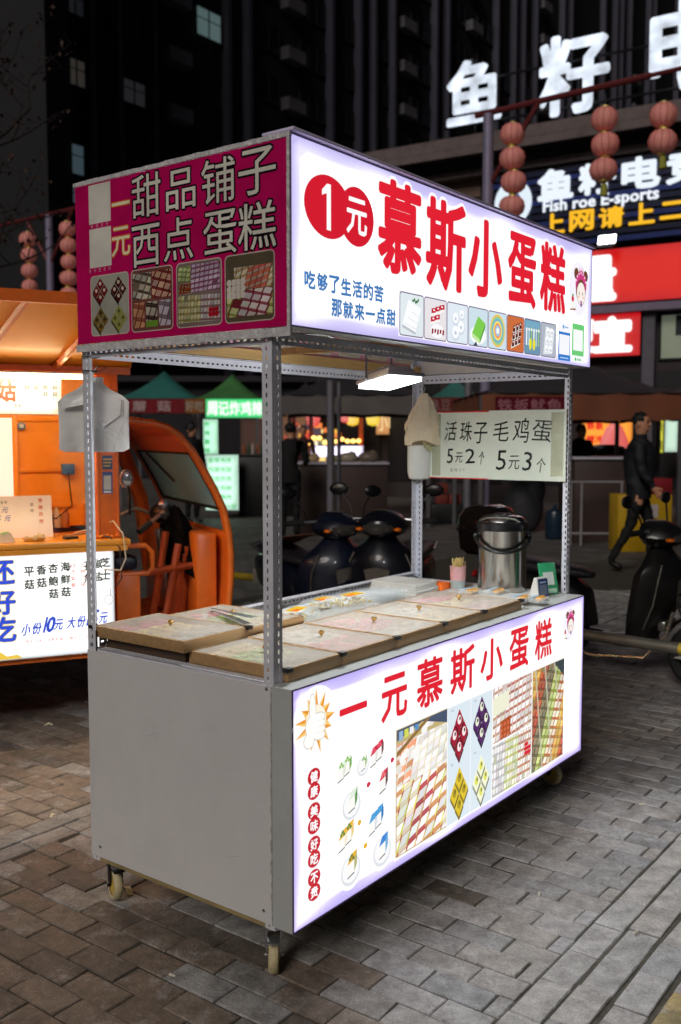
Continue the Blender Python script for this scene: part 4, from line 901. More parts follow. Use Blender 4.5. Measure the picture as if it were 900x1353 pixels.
# cards
o = empty('payment_stand', cw(1.735, .118, .836), YAW+R(-12), 'white and blue payment card stand at the right end of the counter', 'card stand')
m = MB(); m.prism([(-.022, 0), (.030, 0), (.004, .085), (-.010, .085)], -.035, .035, M=Matrix(((0, 0, 1, 0), (1, 0, 0, 0), (0, 1, 0, 0), (0, 0, 0, 1)))); m.build('stand', WHITEP, o)
P = Print((0, -.0225, 0), (1, 0, 0), (0, -.99, .14), v=(0, .14, .99)); P.rect(-.031, .006, .031, .080, (40, 66, 120), 1); P.rect(-.024, .014, .024, .056, (120, 130, 150), 2); P.rect(-.02, .063, .02, .069, (200, 214, 236), 2); P.build('card', VINYL, o)
o = empty('payment_card', cw(1.835, .115, .836), YAW+R(-25), 'green leaning payment card by the right front post', 'card')
m = MB(); M = RX(R(-14)); m.box((-.045, 0, 0), (.045, .003, .135), M, bev=.001); m.build('board', pm('green_card', (50, 150, 100), .35, var=.05), o)
P = Print((0, -.0004, 0), (1, 0, 0), (0, -1, 0)); P.rect(-.028, .040, .028, .095, (206, 214, 208), 1); P.rect(-.035, .006, .035, .026, (180, 214, 190), 1); c_ = P.build('print', VINYL, o); c_.matrix_local = M
# small packs of quail eggs beside the last cake box
riser = MB(); riser.box((1.455, .10, .8345), (1.70, .40, .850), M=CM); tag(riser.build('white_tray', WHITEP), 'low white tray under the snack packs beside the last cake box', 'tray')
for i, (px, py, lb_) in enumerate(((622, 781, 'small white and blue snack pack nearest the orange paper box'), (657, 781, 'small white and blue snack pack in front of the steel pot'), (690, 790, 'small snack pack between last cake box and payment stand'), (712, 791, 'small snack pack right beside the white payment stand'))):
    q_ = CM.inverted() @ GP(px, py, .862); s, t = q_.x, q_.y
    o = empty('snack_pack', cw(s, t, .8505), YAW+R(4*i-6), lb_, 'snack pack', 'small snack packs beside the last cake box')
    m = MB(); m.box((-.042, -.036, 0), (.042, .036, .018), bev=.004); m.build('tray', CLEAR, o)
    m = MB()
    for a in (-.022, 0, .022): m.ell((a, -.008, .013), (.012, .016, .010), n=10, m=6)
    m.build('snacks', pm('golden_snack', (206, 150, 60), .4, var=.3, scale=60), o, kind='stuff')
    m = MB(); m.box((-.040, .012, .0185), (.040, .034, .0198)); m.build('label', pm('white_blue_label', (190, 214, 232), .4, var=.2, scale=20), o)
# LED flood lamp hanging under the roof
a_, b_, c_, d_ = W(464, 511, 3.47), W(518, 512, 3.47), W(568, 498, 3.12), W(511, 495, 3.12)
ctr = (a_+b_+c_+d_)/4
xa = ((c_-b_)+(d_-a_)).normalized(); ya = ((a_-b_)+(d_-c_)); ya = (ya-xa*ya.dot(xa)).normalized(); za = xa.cross(ya).normalized()
if za.z < 0: ya = -ya; za = -za
Ml = Matrix.Translation(ctr) @ Matrix((xa, ya, za)).transposed().to_4x4()
lamp = empty('flood_lamp', (0, 0, 0)); lamp.matrix_world = Ml; tag(lamp, 'lit flat white flood lamp hanging under the cart roof', 'lamp')
m = MB(); m.box((-.168, -.064, .0015), (.168, .064, .016), bev=.004); m.box((-.12, -.045, .016), (.12, .045, .034), bev=.004)
for k in range(7): m.box((-.11+.034*k, -.042, .034), (-.105+.034*k, .042, .042))
m.build('housing', pm('lamp_grey', (190, 192, 196), .4, .3), lamp)
m = MB(); m.box((-.158, -.056, -.011), (.158, .056, .0012)); m.build('diffuser', em('led_white', (246, 252, 255), 210), lamp)
m = MB(); inv = Ml.inverted()
pt = [inv @ W(x, y, Y) for x, y, Y in ((484, 504, 3.30), (484, 462, 3.34), (489, 458, 3.35), (540, 458, 3.38), (545, 462, 3.38), (545, 494, 3.40))]
m.tube(pt, .0045, 8); m.build('bracket', pm('lamp_bracket', (150, 150, 156), .4, .6), lamp)
m = MB(); m.tube([inv @ W(517, 459, 3.36), inv @ W(516, 452, 3.36), inv @ W(520, 446, 3.36), inv @ W(517, 430, 3.4)], .0016, 6); m.build('hanging_wire', DARKM, lamp)
# hand-written sign on the right end
hs = empty('price_sign', cw(1.9035, 0, 0), YAW, 'handwritten white price sign hung across the right end of the cart', 'sign')
PAPER = pm('white_paper_board', (214, 222, 206), .5, var=.05, scale=4, bump=.12, bscale=7, stain=.12)
m = MB(); m.box((.0, .445, 1.311), (.004, .795, 1.608)); m.build('sheet', PAPER, hs)
m = MB(); m.box((-.0025, .088, 1.309), (.0015, .452, 1.612)); m.build('sheet', PAPER, hs)
m = MB(); m.box((-.0006, .452, 1.606), (.0046, .795, 1.611)); m.box((-.0006, .44, 1.308), (.0046, .795, 1.3125)); m.build('red_edge', pm('red_edge', (200, 30, 36), .4), hs)
TPM = pm('yellowed_tape', (206, 208, 178), .15, alpha=.45, var=.2, bump=.6, bscale=30)
m = MB(); m.box((-.0045, .10, 1.33), (-.0028, .155, 1.60)); m.build('tape', TPM, hs)
m = MB(); m.box((-.0008, .70, 1.32), (-.0002, .745, 1.6)); m.build('tape', TPM, hs)
P = Print((-.003, 0, 0), (0, -1, 0), (-1, 0, 0), gap=.0006)
INK = (34, 38, 34)
for c, px0, px1, y0, y1 in (('活', 587, 602.5, 557, 582), ('珠', 607, 623, 557, 583), ('子', 625, 643, 558, 586), ('毛', 651, 672, 556, 583), ('鸡', 677, 698, 552, 585), ('蛋', 702, 729, 555, 584),
        ('5', 590, 598, 593, 612), ('元', 601, 611, 598, 611), ('2', 614, 627, 593, 612), ('个', 632, 639, 596, 614), ('5', 655, 668, 595, 621), ('元', 671, 686, 602, 620), ('3', 690, 702, 597, 622), ('个', 708, 720, 605, 624), ('5', 595, 598, 619, 623), ('元', 600, 604, 619, 623), ('1', 607, 609, 619, 623), ('个', 611, 614, 619, 623)):
    def q_(px, py):
        d = W(px, py, 1)-Vector((0, 0, H)); o_ = CM.inverted() @ Vector((0, 0, H)); dd = CM.inverted().to_3x3() @ d; k_ = (1.9-o_.x)/dd.x; r = o_+dd*k_; return r.y, r.z
    ta, za_ = q_(px0, y1); tb_, zb_ = q_(px1, y0)
    P.ch(c, -ta, za_, -tb_, zb_, INK, 1, 0 if y1-y0 > 6 else -.01, .10, random.uniform(-.06, .06))
P.build('handwriting', VINYL, hs)
# bag bundle on the rear left post, glove and bag on the rear right post
BAG = pm('thin_white_plastic', (246, 245, 242), .30, var=.04, scale=6, alpha=.95, bump=.8, bscale=18)
def bags(name, o, wd, ht, layers, label, seed):
    rnd = random.Random(seed)
    for k in range(layers):
        m = MB(); n, q = 12, 12; vs = []
        dx = rnd.uniform(-.010, .012); y = .003*k; ht = ht+rnd.uniform(-.003, .004)
        for j in range(q+1):
            b = j/q; zz = -ht*b
            ww = wd*(.20+.80*min(1, max(0, (b-.14)/.17))**.7) if b < .31 else wd*(1-.03*math.sin((b-.31)*3))
            for i in range(n+1):
                a = i/n-.5; rr = .0
                cor = .0
                if b > .95 and abs(a) > .45: cor = .008
                vs.append((a*ww+dx, y+.012*math.sin(a*7+b*3)*b+.006*math.sin(b*6+a*4)+.0015*math.sin(k+a*15)*b, zz+cor+rnd.uniform(-.001, .001)))
        fs = [(j*(n+1)+i, j*(n+1)+i+1, (j+1)*(n+1)+i+1, (j+1)*(n+1)+i) for j in range(q) for i in range(n)]
        m.add(vs, fs, smooth=True); m.build('bag', BAG, o, fixn=False)
o = empty('bag_bundle', cw(.035, .885, 1.685)+Vector((.036, 0, 0)), R(10), 'bundle of white plastic carrier bags hanging on the rear left post', 'bag bundle')
bags('bag', o, .200, .232, 12, '', 1)
m = MB(); m.add([(.0, -.004, -.012), (.035, -.010, -.050), (.088, -.013, -.064), (.084, -.016, -.120), (.030, -.018, -.158), (.006, -.012, -.11)], [(0, 1, 5), (1, 4, 5), (1, 2, 3, 4)]); m.add([(-.01, -.004, -.012), (-.03, -.012, -.055), (-.09, -.010, -.07), (-.095, -.012, -.10), (-.02, -.018, -.085)], [(0, 1, 4), (1, 2, 3, 4)]); m.build('folded_flap', BAG, o, fixn=False)
m = MB(); m.tube([(0, .004, -.004), (.004, .010, .02), (.012, .03, .034)], .0018, 6); m.build('hook', STEEL, o)
o = empty('hanging_glove_bag', cw(1.90, .79, 1.70), YAW, 'crumpled cream cloth bag with scissors hanging on the rear right post', 'bag')
m = MB(); rings = []
for j in range(12):
    b = j/11; w_ = .012+.075*min(1, b*1.5)**.8; rings.append([(w_*math.cos(2*math.pi*k/22)*(1+.12*math.sin(k*2.1+j*.8)), .035*math.sin(2*math.pi*k/22)*(1+.2*math.sin(k*1.7+j)) * (.3+b), -.005-.225*b+.012*math.sin(k*.9)*b) for k in range(22)])
m.loft(rings, M=RZ(R(-50)) @ T(0, -.03, 0)); m.build('cloth', pm('cream_cloth', (226, 208, 176), .7, var=.08, scale=14, bump=.6, bscale=40), o)
m = MB(); m.loft([[(.055*math.cos(2*math.pi*k/20)*q, .030*math.sin(2*math.pi*k/20)*q, z) for k in range(20)] for q, z in ((1, -.20), (1.02, -.30), (.98, -.37), (.85, -.395), (.5, -.402))], M=RZ(R(-50)) @ T(-.02, -.01, 0)); m.build('pouch', pm('white_pouch', (214, 214, 206), .5, var=.08, bump=.3), o)
m = MB(); 
for k in range(5): m.tube([(-.05+.012*k, -.03, -.20), (-.07+.022*k, -.05, -.255-.006*k)], .003, 6)
m.build('skewers', pm('greenish_sticks', (180, 176, 120), .6), o)
m = MB(); m.tube([(0, 0, 0), (-.02, -.02, .02), (-.06, -.03, .035), (-.10, -.04, .06)], .0016, 6); m.build('string', WHITEP, o)
# a brown cardboard flap on the blue scooter's seat
m = MB(); m.add([(-.16, -.12, .0), (.14, -.13, .05), (.16, .12, .06), (-.15, .13, .01), (-.16, -.12, .006), (.14, -.13, .056), (.16, .12, .066), (-.15, .13, .016)], [(0, 3, 2, 1), (4, 5, 6, 7), (0, 1, 5, 4), (1, 2, 6, 5), (2, 3, 7, 6), (3, 0, 4, 7)]); cb_ = m.build('cardboard', pm('brown_cardboard', (120, 78, 56), .8, var=.15)); cb_.location = (-.36, 6.84, .735); cb_.rotation_euler = (0, R(-8), R(-60)); tag(cb_, 'piece of brown cardboard lying on the seat of the blue scooter', 'cardboard')
for i, (x, y, lb_) in enumerate(((845, 1062, 'white cigarette end on the pavers near the right edge'), (712, 1183, 'cigarette end on the lit pavers in front of the right caster'), (232, 1290, 'cigarette end between the brown pavers left of the near caster'), (843, 1230, 'cigarette end on the grey pavers at lower right'))):
    p = GP(x, y, .004); m = MB(); m.tube([(0, 0, 0), (.014, 0, 0)], .0032, 8); m.tube([(.0141, 0, 0), (.022, 0, 0)], .0033, 8, color=None); b_ = m.build('cigarette_end', pm('cigarette_paper', (214, 206, 190), .7)); b_.location = p; b_.rotation_euler = (0, 0, i*1.3); tag(b_, lb_, 'litter')
# litter
for i, (x, y, a, lb_) in enumerate(((170, 1178, 2.0, 'crumpled white and yellow wrapper on the pavers by the rear left caster'), (70, 1079, 1.2, 'tiny white paper scrap on the pavers left of the cart'), (64, 959, .2, 'pale wrapper scrap on the pavers under the orange truck panel'))):
    p = GP(x, y); m = MB(); s_ = (.030, .014, .022)[i]
    m.add([(-s_, -s_*.35, .002), (0, -s_*.3, .010), (s_, -s_*.4, .003), (s_, s_*.35, .006), (0, s_*.4, .016), (-s_, s_*.3, .004)], [(0, 1, 4, 5), (1, 2, 3, 4)]); o = m.build('litter', pm('wrapper', (226, 220, 190), .5, var=.3, scale=60), fixn=False); o.location = p; o.rotation_euler = (0, 0, a); tag(o, lb_, 'litter')

# ================================================================== ORANGE FOOD TRICYCLE (local: x forward along its side, y away, z up)
TA = math.atan2(.42, .907); TO = Vector((-1.13, 4.8, 0)); TM = Matrix.Translation(TO) @ RZ(TA)
def tw(a, b, z=0): return TM @ Vector((a, b, z))
trk = empty('food_tricycle', TO, TA, 'orange food tricycle with raised awning and lit white mushroom menu panels', 'food truck')
WARML = printmat('warm_backlit_print', 1.6, .3, sample=True)
m = MB(); m.box((-2.3, .012, .40), (-.001, 1.35, .960)); body = m.build('body', ORANGED, trk)
m = MB(); m.box((-2.3, -.048, .962), (.075, .40, .992), bev=.006); m.box((-2.3, -.046, .935), (.06, .008, .961)); m.build('counter', ORANGE, trk)
m = MB(); m.box((-2.3, .795, .993), (.03, .83, 1.83)); bw = m.build('rear_wall', ORANGE, trk)
m = MB()
for z in (1.10, 1.30, 1.58, 1.70): m.box((-2.3, .780, z), (-.06, .794, z+.022), bev=.004)
m.box((-.385, .772, .995), (-.355, .779, 1.80), bev=.003); m.build('pressed_rib', ORANGE, bw, kind='stuff')
m = MB(); m.box((-1.2, .770, 1.16), (-.385, .7715, 1.60)); m.build('lit_rear_window', em('rear_window_glow', (255, 240, 220), .75), trk)
for k in range(5):
    m = MB(); m.lathe([(.022, 0), (.024, .07), (.012, .095), (.012, .11)], 12, T(-.30+.045*k, .70+.02*(k % 2), .993)); m.build('seasoning_jar', pm('jar_%d' % k, ((120, 50, 30), (180, 150, 110), (90, 40, 30), (200, 190, 170), (150, 90, 40))[k], .3), trk)
m = MB(); m.box((-.010, .052, .993), (.034, .79, 1.12)); m.build('end_wall', ORANGE, trk)
m = MB(); m.box((-.078, .02, .993), (.040, .050, 1.83), bev=.006); m.box((-.073, .012, 1.0), (-.066, .0195, 1.82)); m.box((.022, .012, 1.0), (.030, .0195, 1.82)); cp = m.build('corner_post', ORANGED, trk)
P = Print((0, .0195, 0), (1, 0, 0), (0, -1, 0)); 
P.rect(-.046, 1.335, .005, 1.405, (36, 60, 110), 1)
for k in range(3): P.rect(-.040, 1.35+.016*k, -.005+.004*k, 1.357+.016*k, (206, 170, 70), 2)
P.rect(-.046, 1.215, .004, 1.325, (50, 76, 140), 1); P.rect(-.040, 1.235, -.003, 1.305, (190, 190, 184), 2); P.rect(-.040, 1.220, -.003, 1.229, (214, 214, 214), 2); P.build('stickers', VINYL, cp)
m = MB(); m.box((-2.3, -.02, 1.832), (.10, 1.38, 1.862), bev=.008); m.build('roof', ORANGED, trk)
# awning hinged on the roof edge
AWN = pm('awning_orange', (246, 164, 44), .3, var=.06, scale=2, coat=.08, stain=.1)
zo, bo = 2.075, -.66
m = MB(); m.add([(-2.3, -.01, 1.835), (.09, -.01, 1.835), (.09, bo, zo), (-2.3, bo, zo), (-2.3, -.01, 1.845), (.09, -.01, 1.845), (.09, bo, zo+.012), (-2.3, bo, zo+.012)], [(0, 3, 2, 1), (4, 5, 6, 7), (0, 1, 5, 4), (1, 2, 6, 5), (2, 3, 7, 6), (3, 0, 4, 7)])
aw = m.build('awning', AWN, trk)
m = MB()
for a in (-1.95, -1.45, -.95, -.62, -.27):
    m.tube([(a, -.02, 1.826), (a+.16, bo+.01, zo-.012)], .017, 6)
m.box((-2.3, bo-.012, zo-.03), (.09, bo+.012, zo+.02)); m.box((-2.3, -.035, 1.80), (.09, -.012, 1.835)); m.build('awning_frame', ORANGED, aw)
m = MB(); m.tube([(-.02, bo+.02, zo-.02), (.02, .01, 1.45)], .010, 8); m.build('awning_strut', ORANGED, trk) if False else None
TUBE = em('tube_warm', (255, 224, 166), 85)
for a0, a1 in ((-1.30, -.72), (-.70, -.13)):
    m = MB(); m.tube([(a0, -.055, 1.783), (a1, -.055, 1.783)], .011, 10); t_ = m.build('light_tube', TUBE, trk)
    m = MB(); m.box((a0-.01, -.068, 1.795), (a1+.01, -.040, 1.803)); m.tube([(a0-.012, -.055, 1.783), (a0+.004, -.055, 1.783)], .012, 8); m.tube([(a1-.004, -.055, 1.783), (a1+.012, -.055, 1.783)], .012, 8); m.build('fitting', WHITEP, t_)
m = MB(); m.tube([(-1.6, .22, 1.80), (-.06, .22, 1.80)], .011, 10); t_ = m.build('light_tube', TUBE, trk); m = MB(); m.box((-1.62, .205, 1.812), (-.18, .235, 1.82)); m.build('fitting', WHITEP, t_)
# header sign
m = MB(); m.box((-2.2, .025, 1.602), (-.232, .07, 1.802)); hd = m.build('header_sign', ORANGED, trk)
P = Print((0, .024, 0), (1, 0, 0), (0, -1, 0), k=1.6); P.grid(-2.2, 1.605, -.234, 1.80, (255, 246, 226), (255, 230, 190), 40, 6, .03); P.build('panel', WARML, hd)
WINK = printmat('warm_ink', 1.6, .3, sample=False)
P = Print((0, .0235, 0), (1, 0, 0), (0, -1, 0), k=1.6, gap=.0008)
P.ch('菇', -.535, 1.665, -.445, 1.785, (240, 96, 40), 1, .03); P.ch('蘑', -.66, 1.665, -.565, 1.785, (240, 96, 40), 1, .03); P.ch('炸', -.78, 1.665, -.685, 1.785, (240, 96, 40), 1, .03)
P.line('平香杏海', -.405, 1.755, .024, (60, 70, 50), 1, .015, step=.043) 
P.line('菇菇鲍鲜', -.405, 1.722, .024, (60, 70, 50), 1, .015, step=.043); P.line('菇菇', -.319, 1.690, .024, (60, 70, 50), 1, .015, step=.043); P.line('杏彩', -.455, 1.635, .018, (70, 90, 60), 1, .01, step=.020)
P.build('lettering', WINK, hd)
# lower light box
m = MB(); m.box((-2.3, -.018, .43), (-.004, .0115, .958)); lp = m.build('lower_light_box', pm('white_frame', (214, 210, 200), .4), trk)
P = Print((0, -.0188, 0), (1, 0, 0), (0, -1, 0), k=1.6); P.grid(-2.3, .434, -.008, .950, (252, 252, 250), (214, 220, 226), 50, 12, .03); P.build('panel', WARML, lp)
P = Print((0, -.0194, 0), (1, 0, 0), (0, -1, 0), k=1.6, gap=.0008)
for c, z in (('还', .800), ('好', .655), ('吃', .525)): P.ch(c, -.595, z, -.478, z+.115, (226, 200, 60), 1, .06); P.ch(c, -.595, z, -.478, z+.115, (20, 70, 214), 2, .03)
for c, a, z in (('平菇', -.432, .83), ('香菇', -.375, .835), ('杏鲍菇', -.320, .84), ('海鲜菇', -.262, .845), ('椒盐', -.108, .85), ('芝士', -.070, .855), ('孜然', -.150, .845)): P.line(c, a, z, .045, (34, 50, 34), 1, .035, vert=True, step=.062, jit=.05)
P.line('自选套餐', -.215, .86, .022, (206, 60, 40), 1, .01, vert=True, step=.032); P.line('五种口味', -.168, .86, .022, (206, 60, 40), 1, .01, vert=True, step=.032)
P.ch('小', -.455, .545, -.415, .600, (20, 70, 200), 1, .045, .2); P.ch('份', -.405, .548, -.365, .603, (20, 70, 200), 1, .045, .2); P.ch('1', -.362, .552, -.335, .625, (20, 70, 200), 1, .045, .25); P.ch('0', -.340, .552, -.305, .625, (20, 70, 200), 1, .045, .25); P.ch('元', -.300, .560, -.262, .610, (20, 70, 200), 1, .045, .2)
P.ch('大', -.240, .562, -.203, .618, (20, 70, 200), 1, .045, .2); P.ch('份', -.193, .565, -.155, .620, (20, 70, 200), 1, .045, .2); P.ch('1', -.155, .570, -.128, .642, (20, 70, 200), 1, .045, .25); P.ch('5', -.130, .570, -.098, .642, (20, 70, 200), 1, .045, .25); P.ch('元', -.085, .575, -.048, .628, (20, 70, 200), 1, .045, .2)
P.line('(限定口味)洋葱乳酪 红糖芝士15元一份', -.455, .505, .017, (206, 70, 40), 1, .008, step=.020)
for k in range(5): P.ell(-.035, .69, .024-.001*k, .026, (120, 130, 120), 1, 18) if k == 0 else None
P.ell(-.035, .69, .022, .024, (250, 250, 250), 2, 18); P.rect(-.026, .70, -.023, .745, (140, 150, 140), 1); P.poly([(-.60, .436), (-.45, .436), (-.47, .455), (-.52, .450), (-.55, .475), (-.60, .46)], (240, 200, 60), 1)
P.build('lettering', WINK, lp)
m = MB()
for a in (-1.75, -1.02):
    c = MB(); c.lathe([(.12, -.05), (.20, -.055), (.225, -.03), (.225, .03), (.20, .055), (.12, .05)], 28, T(a, .16, .225) @ RX(math.pi/2)); wh = c.build('wheel', RUB, trk); c = MB(); c.lathe([(.02, -.03), (.12, -.035), (.125, 0), (.12, .035), (.02, .03)], 20, T(a, .16, .225) @ RX(math.pi/2)); c.build('rim', DARKM, wh)
c = MB(); c.lathe([(.12, -.045), (.19, -.05), (.215, -.025), (.215, .025), (.19, .05), (.12, .045)], 28, T(.36, .5, .215) @ RX(math.pi/2)); c.build('wheel', RUB, trk)
# cab
sil = [(.0, 1.585), (.10, 1.582), (.236, 1.567), (.31, 1.545), (.367, 1.505), (.44, 1.42), (.50, 1.32), (.56, 1.21), (.606, 1.11), (.632, .99), (.643, .868), (.640, .72), (.628, .597), (.60, .46)]
B0, B1 = .10, 1.40
def strip(mb, pts, b0, b1, th=.012):
    for (a0, z0), (a1, z1) in zip(pts, pts[1:]):
        nx, nz = (z1-z0), -(a1-a0); q = math.hypot(nx, nz); nx, nz = nx/q*th, nz/q*th
        mb.add([(a0, b0, z0), (a1, b0, z1), (a1, b1, z1), (a0, b1, z0), (a0+nx, b0, z0+nz), (a1+nx, b0, z1+nz), (a1+nx, b1, z1+nz), (a0+nx, b1, z0+nz)], [(0, 3, 2, 1), (4, 5, 6, 7), (0, 1, 5, 4), (1, 2, 6, 5), (2, 3, 7, 6), (3, 0, 4, 7)])
m = MB(); strip(m, sil[:6], B0, B1); strip(m, sil[9:], B0, B1); strip(m, sil[5:10], B0, B0+.05); strip(m, sil[5:10], B1-.06, B1); cab = m.build('cab_shell', ORANGED, trk)
m = MB()
for b in (B0, B1): m = MB(); m.tube([(a, b, z) for a, z in sil]+[(.45, b, .42), (.0, b, .40)], .019, 10); m.build('door_frame', ORANGED, cab)
m = MB(); m.tube([(.30, B1-.03, 1.54), (.46, B1-.03, 1.1), (.52, B1-.03, .6)], .05, 8); m.build('side_pillar', ORANGED, cab)
GL = pm('cab_glass', (140, 214, 246), .14, .12, alpha=.95, var=.12, scale=3)
m = MB(); strip(m, sil[5:9], B0+.052, B1-.062, .005); ws = m.build('windscreen', GL, cab)
m = MB(); strip(m, sil[5:9], B0+.050, B0+.062, .014); strip(m, sil[5:9], B1-.072, B1-.058, .014); strip(m, [sil[5], (.447, 1.409)], B0+.05, B1-.06, .014); strip(m, [(.60, 1.122), sil[8]], B0+.05, B1-.06, .014); m.build('seal', RUB, ws)
m = MB(); m.tube([(.438, 1.10, 1.395), (.525, .80, 1.235)], .006, 6); m.build('wiper', BLACKP, ws)
m = MB(); m.box((.02, .13, .40), (.58, 1.38, .44)); m.build('cab_floor', ORANGED, trk)
m = MB(); m.box((.035, .12, .44), (.16, .85, .785), bev=.01); m.build('seat_box', ORANGED, trk)
m = MB(); m.tube([(.045, .13, .79), (.20, .13, .79), (.225, .13, .82), (.225, .13, .90), (.19, .13, .935), (.045, .13, .935)], .014, 8); m.build('arm_rail', ORANGED, trk)
m = MB(); m.box((.06, .30, .786), (.19, .80, .86), bev=.02); m.box((.045, .30, .86), (.085, .80, 1.14), bev=.02); m.build('seat', pm('blue_black_vinyl', (22, 34, 52), .4, bump=.2), trk)
m = MB(); m.box((.48, .2, .44), (.60, 1.35, .98), bev=.02); m.build('front_apron', ORANGED, cab)
m = MB(); m.tube([(.42, .52, .50), (.36, .52, .98)], .022, 10); m.tube([(.20, .20, 1.02), (.30, .26, 1.08), (.37, .40, 1.05), (.38, .52, 1.03), (.37, .64, 1.05), (.30, .80, 1.08), (.22, .84, 1.04)], .012, 8); hb = m.build('handlebar', GALV, trk)
m = MB(); m.tube([(.17, .185, 1.0), (.24, .22, 1.045)], .018, 8); m.build('grip', RUB, hb); m = MB(); m.ell((.38, .50, 1.07), (.07, .13, .06)); m.build('meter', BLACKP, hb); m = MB(); m.ell((.36, .42, 1.12), (.03, .04, .035)); m.build('lamp', pm('chrome_lamp', (190, 190, 200), .15, .9), hb)
m = MB(); 
for p, q in (((.30, .24, .44), (.40, .26, .92)), ((.36, .30, .44), (.45, .30, .90)), ((.22, .22, .78), (.50, .28, .80)), ((.42, .36, .44), (.50, .38, .88)), ((.27, .34, .50), (.36, .36, .98))): m.tube([p, q], .020, 6)
m.build('folding_frame', pm('rusty_orange', (170, 70, 26), .5, var=.3, stain=.4), trk)
# dark jacket draped over the handlebar
m = MB(); rings = []
for j in range(12):
    b = j/11; rings.append([(.42+.06*b+(.03+.05*math.sin(b*2.6))*math.cos(2*math.pi*k/20)*(1+.25*math.sin(k*2.3+j*.5)), .46+(.12+.10*b)*math.sin(2*math.pi*k/20)*(1+.15*math.sin(k*1.7+j*.6)), 1.10-.36*b+.015*math.sin(k*1.1)) for k in range(20)])
m.loft(rings); MATS.pop('black_cloth', None); BC_ = pm('black_cloth', (6, 6, 8), .95, bump=.5, bscale=30); BC_.node_tree.nodes['Principled BSDF'].inputs['Specular IOR Level'].default_value = .1
tag(m.build('draped_jacket', BC_, M=TM), 'dark jacket draped over the handlebar in the orange tricycle cab', 'jacket')
m = MB(); m.tube([tw(.08, .04, 1.10), tw(.12, .0, 1.16), tw(.14, -.03, 1.24)], .006, 8); m.build
mr_ = MB(); mr_.tube([(.11, .12, 1.10), (.10, .07, 1.20), (.088, .05, 1.25)], .006, 8); mi_ = mr_.build('mirror_arm', DARKM, trk)
mr_ = MB(); mr_.ell((.082, .06, 1.285), (.034, .012, .048)); mr_.build('mirror', pm('mirror_face', (200, 200, 206), .1, .8), mi_)
for a, z in ((-.335, 1.555), (-.338, 1.735)):
    m = MB(); m.box((-.020, .758, -.018), (.020, .780, .018), M=T(a, 0, z), bev=.005); s_ = m.build('switch_box', pm('blue_grey_switch', (60, 96, 126), .4), trk)
    m = MB(); m.box((-.010, .754, -.009), (.010, .757, .009), M=T(a, 0, z)); m.build('switch', pm('pale_switch', (190, 206, 214), .4), s_)
m = MB(); m.box((-.125, .752, 1.285), (-.055, .794, 1.345), bev=.004); m.build('socket_box', pm('blue_socket', (40, 90, 140), .4), trk)
m = MB()
m.tube([(-.14, .30, 1.0), (-.05, .10, 1.04), (.0, .0, 1.08), (.035, -.06, 1.02), (.045, -.07, .90), (.02, -.06, .84), (-.06, -.045, .845)], .0035, 6); m.build('cable', pm('cream_cable', (206, 190, 160), .5), trk)
m = MB(); m.tube([(-.22, .15, 1.0), (-.10, .05, 1.02), (-.02, -.02, 1.0), (.02, -.055, .95), (.025, -.06, .80), (.0, -.05, .76)], .0035, 6); m.build('cable', BLACKP, trk)
m = MB(); m.tube([(-.09, .76, 1.30), (-.10, .60, 1.12), (-.20, .5, 1.06), (-.28, .45, 1.08)], .0035, 6); m.build('cable', BLACKP, trk)
# things on its counter
o = empty('menu_board', tw(-.44, .20, .993), TA, 'white handwritten menu board leaning on the orange truck counter', 'menu board')
m = MB(); BM = RX(R(-14)); m.box((-.30, 0, 0), (.18, .010, .215), BM, bev=.003); m.build('board', pm('white_board', (250, 244, 226), .35, var=.04), o)
P = Print((0, -.0006, 0), (1, 0, 0), (0, -1, 0)); P.line('小份10元', -.20, .130, .028, (40, 50, 150), 1, 0, skew=.3, step=.034); P.line('大份15元', -.19, .088, .028, (40, 50, 150), 1, 0, skew=.3, step=.034); P.line('现炸蘑菇外酥里嫩', -.18, .178, .012, (70, 60, 50), 1, 0, step=.019); P.line('香辣孜然', .115, .180, .020, (226, 110, 30), 1, .01, vert=True, step=.036); P.line('原味', .075, .160, .016, (90, 80, 70), 1, 0, vert=True, step=.03)
x = P.build('handwriting', VINYL, o); x.matrix_local = BM
o = empty('tissue_box', tw(-.505, .03, .993), TA+.1, 'small green and cream card box on the orange counter', 'box')
m = MB(); m.prism([(-.035, 0), (.035, 0), (.012, .048), (-.035, .040)], -.035, .035, M=Matrix(((1, 0, 0, 0), (0, 0, 1, 0), (0, 1, 0, 0), (0, 0, 0, 1)))); m.build('box', pm('cream_card', (230, 214, 180), .5), o)
m = MB(); m.add([(-.030, -.0355, .041), (.013, -.0355, .0485), (.013, .0355, .0485), (-.030, .0355, .041), ], [(0, 1, 2, 3)]); m.add([(.0365, -.034, .001), (.0365, .034, .001), (.0137, .034, .0475), (.0137, -.034, .0475)], [(0, 1, 2, 3)]); m.build('green_cover', pm('green_card_dark', (50, 120, 40), .4), o, fixn=False)
o = empty('mushroom_tray', tw(-.375, .04, .993), TA, 'small tray of pale mushrooms on the orange counter', 'food tray')
m = MB(); m.loft([[(.055*math.cos(a)*q, .04*math.sin(a)*q, z) for a in [2*math.pi*k/20 for k in range(20)]] for q, z in ((.8, 0), (1, .012), (1.05, .016), (.95, .014))]); m.build('tray', pm('gold_tray', (200, 160, 70), .4, .3), o)
rnd = random.Random(5)
for k in range(7):
    m = MB(); m.lathe([(.004, 0), (.006, .016), (.013, .018), (.012, .027), (.002, .031)], 12); m.build('mushroom', pm('mushroom_skin', (206, 180, 130), .6, var=.2), o, M=T(-.036+.012*k, rnd.uniform(-.018, .018), .016) @ RX(R(rnd.uniform(60, 110))) @ RZ(k))
